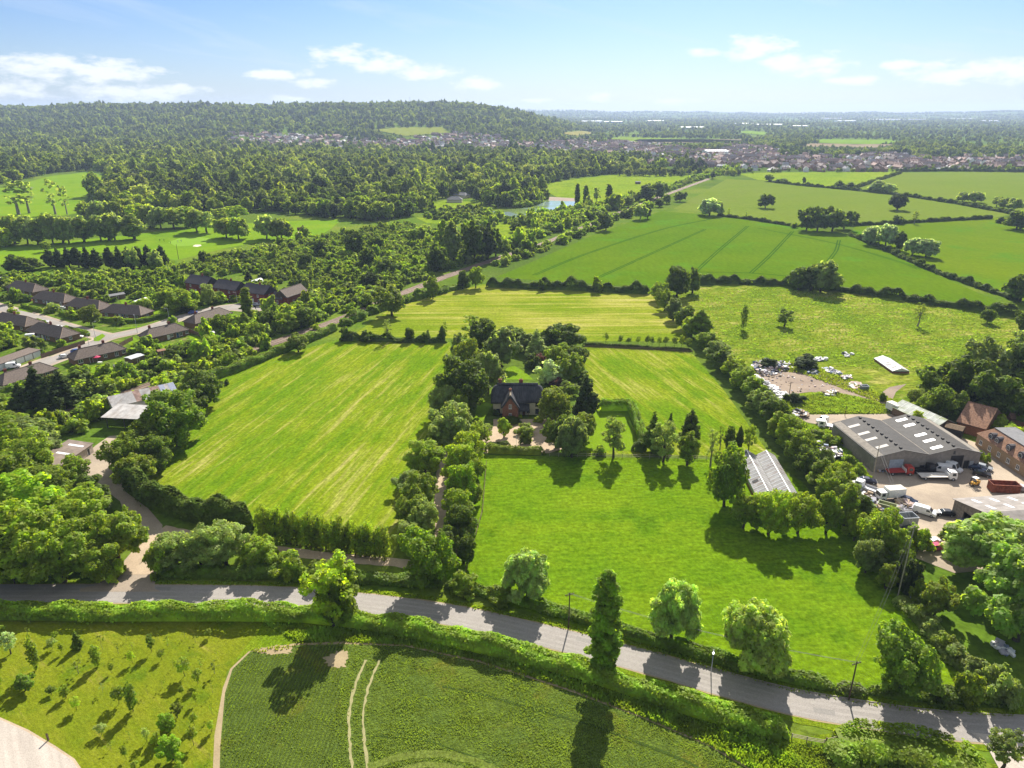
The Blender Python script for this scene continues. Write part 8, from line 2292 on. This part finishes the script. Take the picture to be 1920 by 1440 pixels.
for key, (sp_, n, kinds, where) in spec.items():
    xs, ys = scatter(TOWN[key], sp_, 91, .3)
    idx = list(range(len(xs))); rngt.shuffle(idx)
    base = rngt.uniform(-.3, .5)
    for i in sorted(idx[:n]):
        k = rngt.choice(kinds)
        o = obj('house', TM[k], None, (xs[i], ys[i], gz(xs[i], ys[i]) - .2), base + rngt.choice([0, 0, 1.57]) + rngt.uniform(-.15, .15))
        s = rngt.uniform(.95, 1.2); o.scale = (s, s, s)
        tag(o, '%s %s' % (TWORD[k], where), 'house', '%ss %s' % (TWORD[k], where))

# the rest of the roofs, past counting
hp, hsz = [], []
for key, (sp_, n, kinds, where) in spec.items():
    xs, ys = scatter(TOWN[key], 17, 55, .25)
    for x_, y_ in zip(xs, ys):
        if rngt.random() < .38: hp.append((x_, y_, gz(x_, y_) - .2)); hsz.append((1, 1, 1))
hprot = []
for k in range(7):
    hprot.append(next(o for o in bpy.data.objects if o.type == 'MESH' and o.data is TM[k]))
for i, o in enumerate(hprot): pass
stuff_points('town_houses', 'mass of small roofs filling the far town', hp, hsz, hprot, 8)


def long_shed(label, px, py, wpx, hm, m, rm, name='factory_shed', dm=30, rz=0):
    x, y = G(px, py)
    d = y * CP + CAM_H * SP
    L = wpx * d / FOC
    mb = MB()
    mb.prism([(0, 0), (dm, 0), (dm, hm), (dm / 2, hm * 1.15), (0, hm)], 'x', -L / 2, L / 2, 0)
    mb.slab([(-L / 2 - 1, -1, hm), (L / 2 + 1, -1, hm), (L / 2 + 1, dm / 2, hm * 1.18), (-L / 2 - 1, dm / 2, hm * 1.18)], .3, 1)
    mb.slab([(L / 2 + 1, dm + 1, hm), (-L / 2 - 1, dm + 1, hm), (-L / 2 - 1, dm / 2, hm * 1.18), (L / 2 + 1, dm / 2, hm * 1.18)], .3, 1)
    for k in range(max(2, int(L / 18))):
        u = -L / 2 + (k + .5) * L / max(2, int(L / 18)); mb.box(u - 2, u + 2, -.3, -.02, 0, hm * .55, 2)
    tag(mb.build(name, [m, rm, P_GREY], None, (x, y, gz(x, y)), rz), label, 'industrial building')


WS = plain('white_cladding', (0.8, 0.82, 0.85), 0.5); BS = plain('blue_cladding', (0.3, 0.4, 0.6), 0.5); GS = plain('grey_cladding', (0.5, 0.53, 0.56), 0.5)
long_shed('white commercial hall at the edge of the near town', 1345, 292, 40, 9, WS, GS, dm=40)
long_shed('grey flat school hall beyond the railway pasture', 1260, 306, 70, 5, RB, RT2, dm=30)
long_shed('brown-roofed school wing beside the grey hall', 1200, 303, 60, 5, RB, RT, dm=30)
for l, px, py, w_, m in (('white factory shed far out under the low hills', 1110, 230, 40, WS), ('blue factory shed beside the far white ones', 1150, 231, 34, BS), ('short white factory shed on the plain behind the hill end', 1105, 222, 26, WS), ('long white warehouse brightest on the plain', 1588, 229, 34, WS), ('pale warehouse row far across the plain', 1660, 226, 60, WS),
                         ('grey warehouse row below the skyline', 1715, 226, 50, GS), ('small white shed on the far plain at the photo edge', 1858, 229, 30, WS), ('pale shed near the far green field', 1445, 237, 50, GS), ('white shed cluster in the middle of the plain', 1400, 235, 40, WS), ('pale shed far beyond the terrace streets', 1500, 240, 30, GS),
                         ('grey shed on the plain beyond the yellow field', 1300, 243, 44, GS), ('white shed by the far hedgerows', 1230, 229, 30, WS), ('blue-grey shed near the skyline', 1560, 224, 40, BS), ('long grey shed on the far plain', 1800, 225, 60, GS)):
    long_shed(l, px, py, w_, 11, m, WS if m is WS else GS, dm=60)

# ---- tall grass along the verges and crop
def tufts(name, label, pix, n, h, tone, seed, w_=.35, lean=.3, world=None):
    rng = np.random.default_rng(seed)
    P_ = np.array(world or GP(pix)); x0, y0 = P_.min(0); x1, y1 = P_.max(0)
    X_ = rng.uniform(x0, x1, n * 4); Y_ = rng.uniform(y0, y1, n * 4)
    k = in_poly(X_, Y_, P_)
    if name == 'crop_plants':      # rows, with the bare tramlines left open
        ra = math.radians(4); u_ = X_ * math.cos(ra) - Y_ * math.sin(ra)
        u2 = np.round(u_ / .62) * .62 + rng.normal(0, .05, len(u_))
        left = X_ < G(640, 1300)[0]
        X_ = np.where(left, X_ + (u2 - u_), X_)
        for o_ in bpy.data.objects:
            if o_.name.startswith(('tramline', 'bare_patch', 'trampled')):
                V_ = np.array([v.co[:2] for v in o_.data.vertices]) + np.array(o_.location[:2])
                if o_.name.startswith('bare'): k &= ~((np.abs(X_ - V_[:, 0].mean()) < np.ptp(V_[:, 0]) * .45) & (np.abs(Y_ - V_[:, 1].mean()) < np.ptp(V_[:, 1]) * .45)); continue
                if o_.name.startswith('trampled'):
                    C_ = (V_[::2] + V_[1::2]) / 2; k &= np.min(np.hypot(X_[:, None] - C_[None, :, 0], Y_[:, None] - C_[None, :, 1]), 1) > .7; continue
                k &= np.min(np.hypot(X_[:, None] - V_[None, ::2, 0], Y_[:, None] - V_[None, ::2, 1]), 1) > .5
                k &= np.min(np.hypot(X_[:, None] - V_[None, 1::2, 0], Y_[:, None] - V_[None, 1::2, 1]), 1) > .3
    X_, Y_ = X_[k][:n], Y_[k][:n]
    m = len(X_)
    cl = 0.5 + 0.5 * np.sin(X_ / 2.3 + 2 * np.sin(Y_ / 3.1)) * np.sin(Y_ / 1.7 + X_ / 5)
    hh = h * rng.uniform(.4, 1.2, m) * (.55 + .7 * cl)
    a = rng.uniform(0, 6.283, m); dx_ = np.cos(a) * w_ / 2; dy_ = np.sin(a) * w_ / 2
    lx = rng.normal(0, lean, m) * hh; ly = rng.normal(0, lean, m) * hh
    org = np.array([X_.mean(), Y_.mean(), 0])
    Vv = np.empty((m, 4, 3))
    Vv[:, 0] = np.stack([X_ - dx_, Y_ - dy_, np.full(m, .02)], 1); Vv[:, 1] = np.stack([X_ + dx_, Y_ + dy_, np.full(m, .02)], 1)
    Vv[:, 2] = np.stack([X_ + dx_ * .5 + lx, Y_ + dy_ * .5 + ly, hh], 1); Vv[:, 3] = np.stack([X_ - dx_ * .5 + lx, Y_ - dy_ * .5 + ly, hh], 1)
    me = mesh_np(name, (Vv.reshape(-1, 3) - org), np.arange(m * 4).reshape(m, 4), [M_BLADE], attr=rng.uniform(.3, .7, m) if name == 'crop_plants' else np.clip(cl * .6 + rng.uniform(0, .5, m), 0, 1))
    o = obj(name, me, None, tuple(org), 0, tone)
    tag(o, label, None, None, 'stuff')


tufts('long_grass', 'long yellowish grass between the lane hedge and the beans', [(500, 1172), (680, 1184), (900, 1228), (1100, 1284), (1300, 1350), (1480, 1400), (1500, 1470), (1440, 1462), (1330, 1398), (1200, 1343), (1060, 1290), (900, 1240), (760, 1210), (640, 1204), (560, 1205)], 26000, .75, (0.2, 0.29, 0.02), 1)
tufts('long_grass', 'rough grass below the broad clipped hedge', [(1480, 1395), (1560, 1405), (1600, 1440), (1840, 1450), (1840, 1500), (1480, 1500)], 9000, .7, (0.19, 0.27, 0.03), 2)
tufts('crop_plants', 'bean plants covering the field', [(474, 1226), (640, 1212), (760, 1216), (900, 1248), (1050, 1296), (1200, 1350), (1330, 1406), (1430, 1462), (420, 1462), (418, 1400), (428, 1300), (440, 1262)], 46000, .24, (0.17, 0.235, 0.035), 3, .22, .3)
tufts('verge_weeds', 'weeds on the verge of the lane', [(300, 1097), (560, 1100), (800, 1125), (1000, 1166), (1230, 1226), (1480, 1297), (1700, 1335), (1900, 1345), (1900, 1335), (1700, 1322), (1480, 1288), (1230, 1216), (1000, 1156), (800, 1117), (560, 1093), (300, 1091)], 9000, .4, (0.2, 0.27, 0.02), 4)
tufts('meadow_weeds', 'rough weeds and tall grass round the bare ground', [(1425, 735), (1480, 745), (1560, 735), (1680, 765), (1660, 776), (1490, 776)], 9000, .7, (0.18, 0.25, 0.03), 5, .5)
tufts('meadow_weeds', 'weeds on the slope beside the warehouse', [(1500, 800), (1545, 800), (1575, 830), (1640, 905), (1600, 900), (1550, 862), (1520, 830)], 7000, .8, (0.18, 0.26, 0.025), 6, .5)
tufts('margin_weeds', 'weeds creeping over the earth margin of the bean field', [(470, 1218), (560, 1206), (650, 1203), (770, 1209), (900, 1238), (1060, 1287), (1210, 1340), (1340, 1394), (1440, 1448), (1440, 1458), (1335, 1402), (1205, 1348), (1055, 1295), (900, 1247), (770, 1215), (650, 1210), (560, 1214), (474, 1226)], 3600, .45, (0.22, 0.26, 0.025), 7, .4)
tufts('meadow_weeds', 'weeds growing in from the edges of the bare ground', [(1395, 690), (1440, 676), (1500, 682), (1570, 700), (1650, 738), (1690, 760), (1640, 752), (1560, 722), (1500, 700), (1440, 694), (1412, 706)], 5200, .7, (0.2, 0.25, 0.03), 8, .5)
tufts('meadow_weeds', 'weeds along the yard edge under the boundary row', [(1475, 776), (1520, 800), (1560, 860), (1610, 920), (1680, 1000), (1720, 1040), (1700, 1050), (1650, 990), (1590, 925), (1540, 870), (1500, 810)], 5200, .8, (0.16, 0.24, 0.025), 9, .5)
tufts('meadow_tussocks', 'tussocks of tall grass in the rough meadow', [(1290, 550), (1420, 538), (1560, 550), (1760, 575), (1930, 610), (1930, 660), (1700, 700), (1500, 680), (1380, 670), (1335, 635)], 10000, .5, (0.19, 0.265, 0.03), 10, .9)
# ------------------------------------------------------------------ sky, sun, air, camera
def sky_dir(px, py):
    v = Vector(ray(px, py)).normalized()
    return math.atan2(v.x, v.y), math.asin(v.z)


w = bpy.data.worlds.new('World'); SC.world = w
w.use_nodes = True
nt = NT.__new__(NT); nt.t = w.node_tree; nt.t.nodes.clear()
sky = nt.n('ShaderNodeTexSky', sky_type='NISHITA')
sky.sun_disc = False
sky.sun_elevation = SUN_EL; sky.sun_rotation = SUN_AZ
sky.altitude = 100; sky.air_density = 1.0; sky.dust_density = 0.6; sky.ozone_density = 2.0
tc = nt.n('ShaderNodeTexCoord')
sx = nt.n('ShaderNodeSeparateXYZ'); nt.l(tc.outputs['Generated'], sx.inputs[0])
az = nt.math('ARCTAN2', sx.outputs[0], sx.outputs[1]); el = nt.math('ARCSINE', sx.outputs[2])
cv = nt.n('ShaderNodeCombineXYZ'); nt.l(az, cv.inputs[0]); nt.l(nt.math('MULTIPLY', el, 2.6), cv.inputs[1])
n_c = nt.noise(cv.outputs[0], 34, 8, 0.6); n_d = nt.noise(cv.outputs[0], 9, 4, 0.55)
# heaps of cumulus low over the horizon: (pixel x, y, half width, half height)
mask = None
for (cx, cy, rw, rh) in ((90, 125, 110, 22), (200, 135, 110, 20), (20, 165, 60, 18), (240, 175, 130, 16), (330, 170, 60, 10), (520, 140, 70, 10), (590, 155, 50, 9), (545, 186, 40, 7),
                         (650, 105, 70, 18), (720, 120, 70, 18), (800, 135, 80, 14), (895, 158, 60, 12), (1420, 90, 62, 24), (1470, 115, 60, 18), (1530, 122, 60, 22), (1320, 98, 34, 9),
                         (1690, 122, 40, 8), (1780, 138, 90, 18), (1860, 128, 70, 14), (1910, 135, 50, 18), (1125, 183, 26, 9), (1270, 190, 50, 7), (1600, 150, 60, 8), (1010, 188, 40, 5)):
    a0, e0 = sky_dir(cx, cy)
    ca = rw * 1.1 / FOC; ce = rh * 1.3 / FOC
    u = nt.math('DIVIDE', nt.math('SUBTRACT', az, a0), ca)
    v = nt.math('DIVIDE', nt.math('SUBTRACT', el, e0), ce)
    r2 = nt.math('ADD', nt.math('MULTIPLY', u, u), nt.math('MULTIPLY', v, v))
    g = nt.math('POWER', 2.718, nt.math('MULTIPLY', r2, -1.0))
    mask = g if mask is None else nt.math('MAXIMUM', mask, g)
cl = nt.math('ADD', nt.math('MULTIPLY', n_c, 1.15), nt.math('MULTIPLY', mask, 0.72))
cfac = nt.ramp(cl, 0.94, 1.32, 0, 0.9)
# thin streaks higher up
cw = nt.n('ShaderNodeCombineXYZ'); nt.l(az, cw.inputs[0]); nt.l(nt.math('MULTIPLY_ADD', az, 1.5, nt.math('MULTIPLY', el, 9)), cw.inputs[1])
wisp = nt.ramp(nt.noise(cw.outputs[0], 2.6, 5, 0.6, 0.5), 0.46, 0.8, 0, 0.5)
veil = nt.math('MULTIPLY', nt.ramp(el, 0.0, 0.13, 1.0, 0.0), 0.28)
blue0 = nt.mix(1.0, sky.outputs[0], SKY_TINT, 'MULTIPLY')
# broken white cloud above the view, added as fill light for the trees
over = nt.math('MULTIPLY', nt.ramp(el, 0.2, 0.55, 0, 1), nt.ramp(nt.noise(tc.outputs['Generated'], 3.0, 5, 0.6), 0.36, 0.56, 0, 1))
blue = nt.mix(over, blue0, OVERHEAD_FILL)
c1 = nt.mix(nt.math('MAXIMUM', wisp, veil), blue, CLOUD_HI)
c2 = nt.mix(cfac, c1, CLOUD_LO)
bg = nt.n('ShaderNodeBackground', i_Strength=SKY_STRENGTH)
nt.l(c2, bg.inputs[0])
wo = nt.n('ShaderNodeOutputWorld'); nt.l(bg.outputs[0], wo.inputs[0])

sd = bpy.data.lights.new('sun', 'SUN'); sd.energy = SUN_STRENGTH; sd.angle = math.radians(0.5); sd.color = (1.0, 0.94, 0.84)
so = bpy.data.objects.new('sun', sd); COL.objects.link(so)
sv = Vector((math.sin(SUN_AZ) * math.cos(SUN_EL), math.cos(SUN_AZ) * math.cos(SUN_EL), math.sin(SUN_EL)))
so.rotation_euler = sv.to_track_quat('Z', 'Y').to_euler()
so.location = (0, 0, 60)

hz = MB().box(-14600, 14600, -200, 14600, -1.0, 190).build('haze', [])
hm = bpy.data.materials.new('air'); hm.use_nodes = True
hm.node_tree.nodes.clear()
pv = hm.node_tree.nodes.new('ShaderNodeVolumePrincipled')
pv.inputs['Color'].default_value = (*HAZE_COL, 1); pv.inputs['Density'].default_value = HAZE_DENSITY
pv.inputs['Anisotropy'].default_value = 0.2
ho = hm.node_tree.nodes.new('ShaderNodeOutputMaterial')
hm.node_tree.links.new(pv.outputs[0], ho.inputs['Volume'])
hz.data.materials.append(hm)
tag(hz, None, None, None, 'stuff')

cd = bpy.data.cameras.new('camera'); cd.sensor_width = 36; cd.lens = 36 * FOC / 1920
cd.clip_start = 1.0; cd.clip_end = 30000
co = bpy.data.objects.new('camera', cd); COL.objects.link(co)
co.location = (0, 0, CAM_H); co.rotation_euler = (math.pi / 2 - PITCH, 0, 0)
SC.camera = co
SC.view_settings.view_transform = 'Standard'
SC.view_settings.look = 'None'
SC.view_settings.exposure = EXPOSURE
SC.view_settings.gamma = 1
SC.render.engine = 'CYCLES'
c = SC.cycles
c.max_bounces = 5; c.diffuse_bounces = 3; c.glossy_bounces = 2; c.transmission_bounces = 3; c.volume_bounces = 0; c.transparent_max_bounces = 4
c.use_denoising = True
c.caustics_reflective = False; c.caustics_refractive = False
c.sample_clamp_indirect = 4
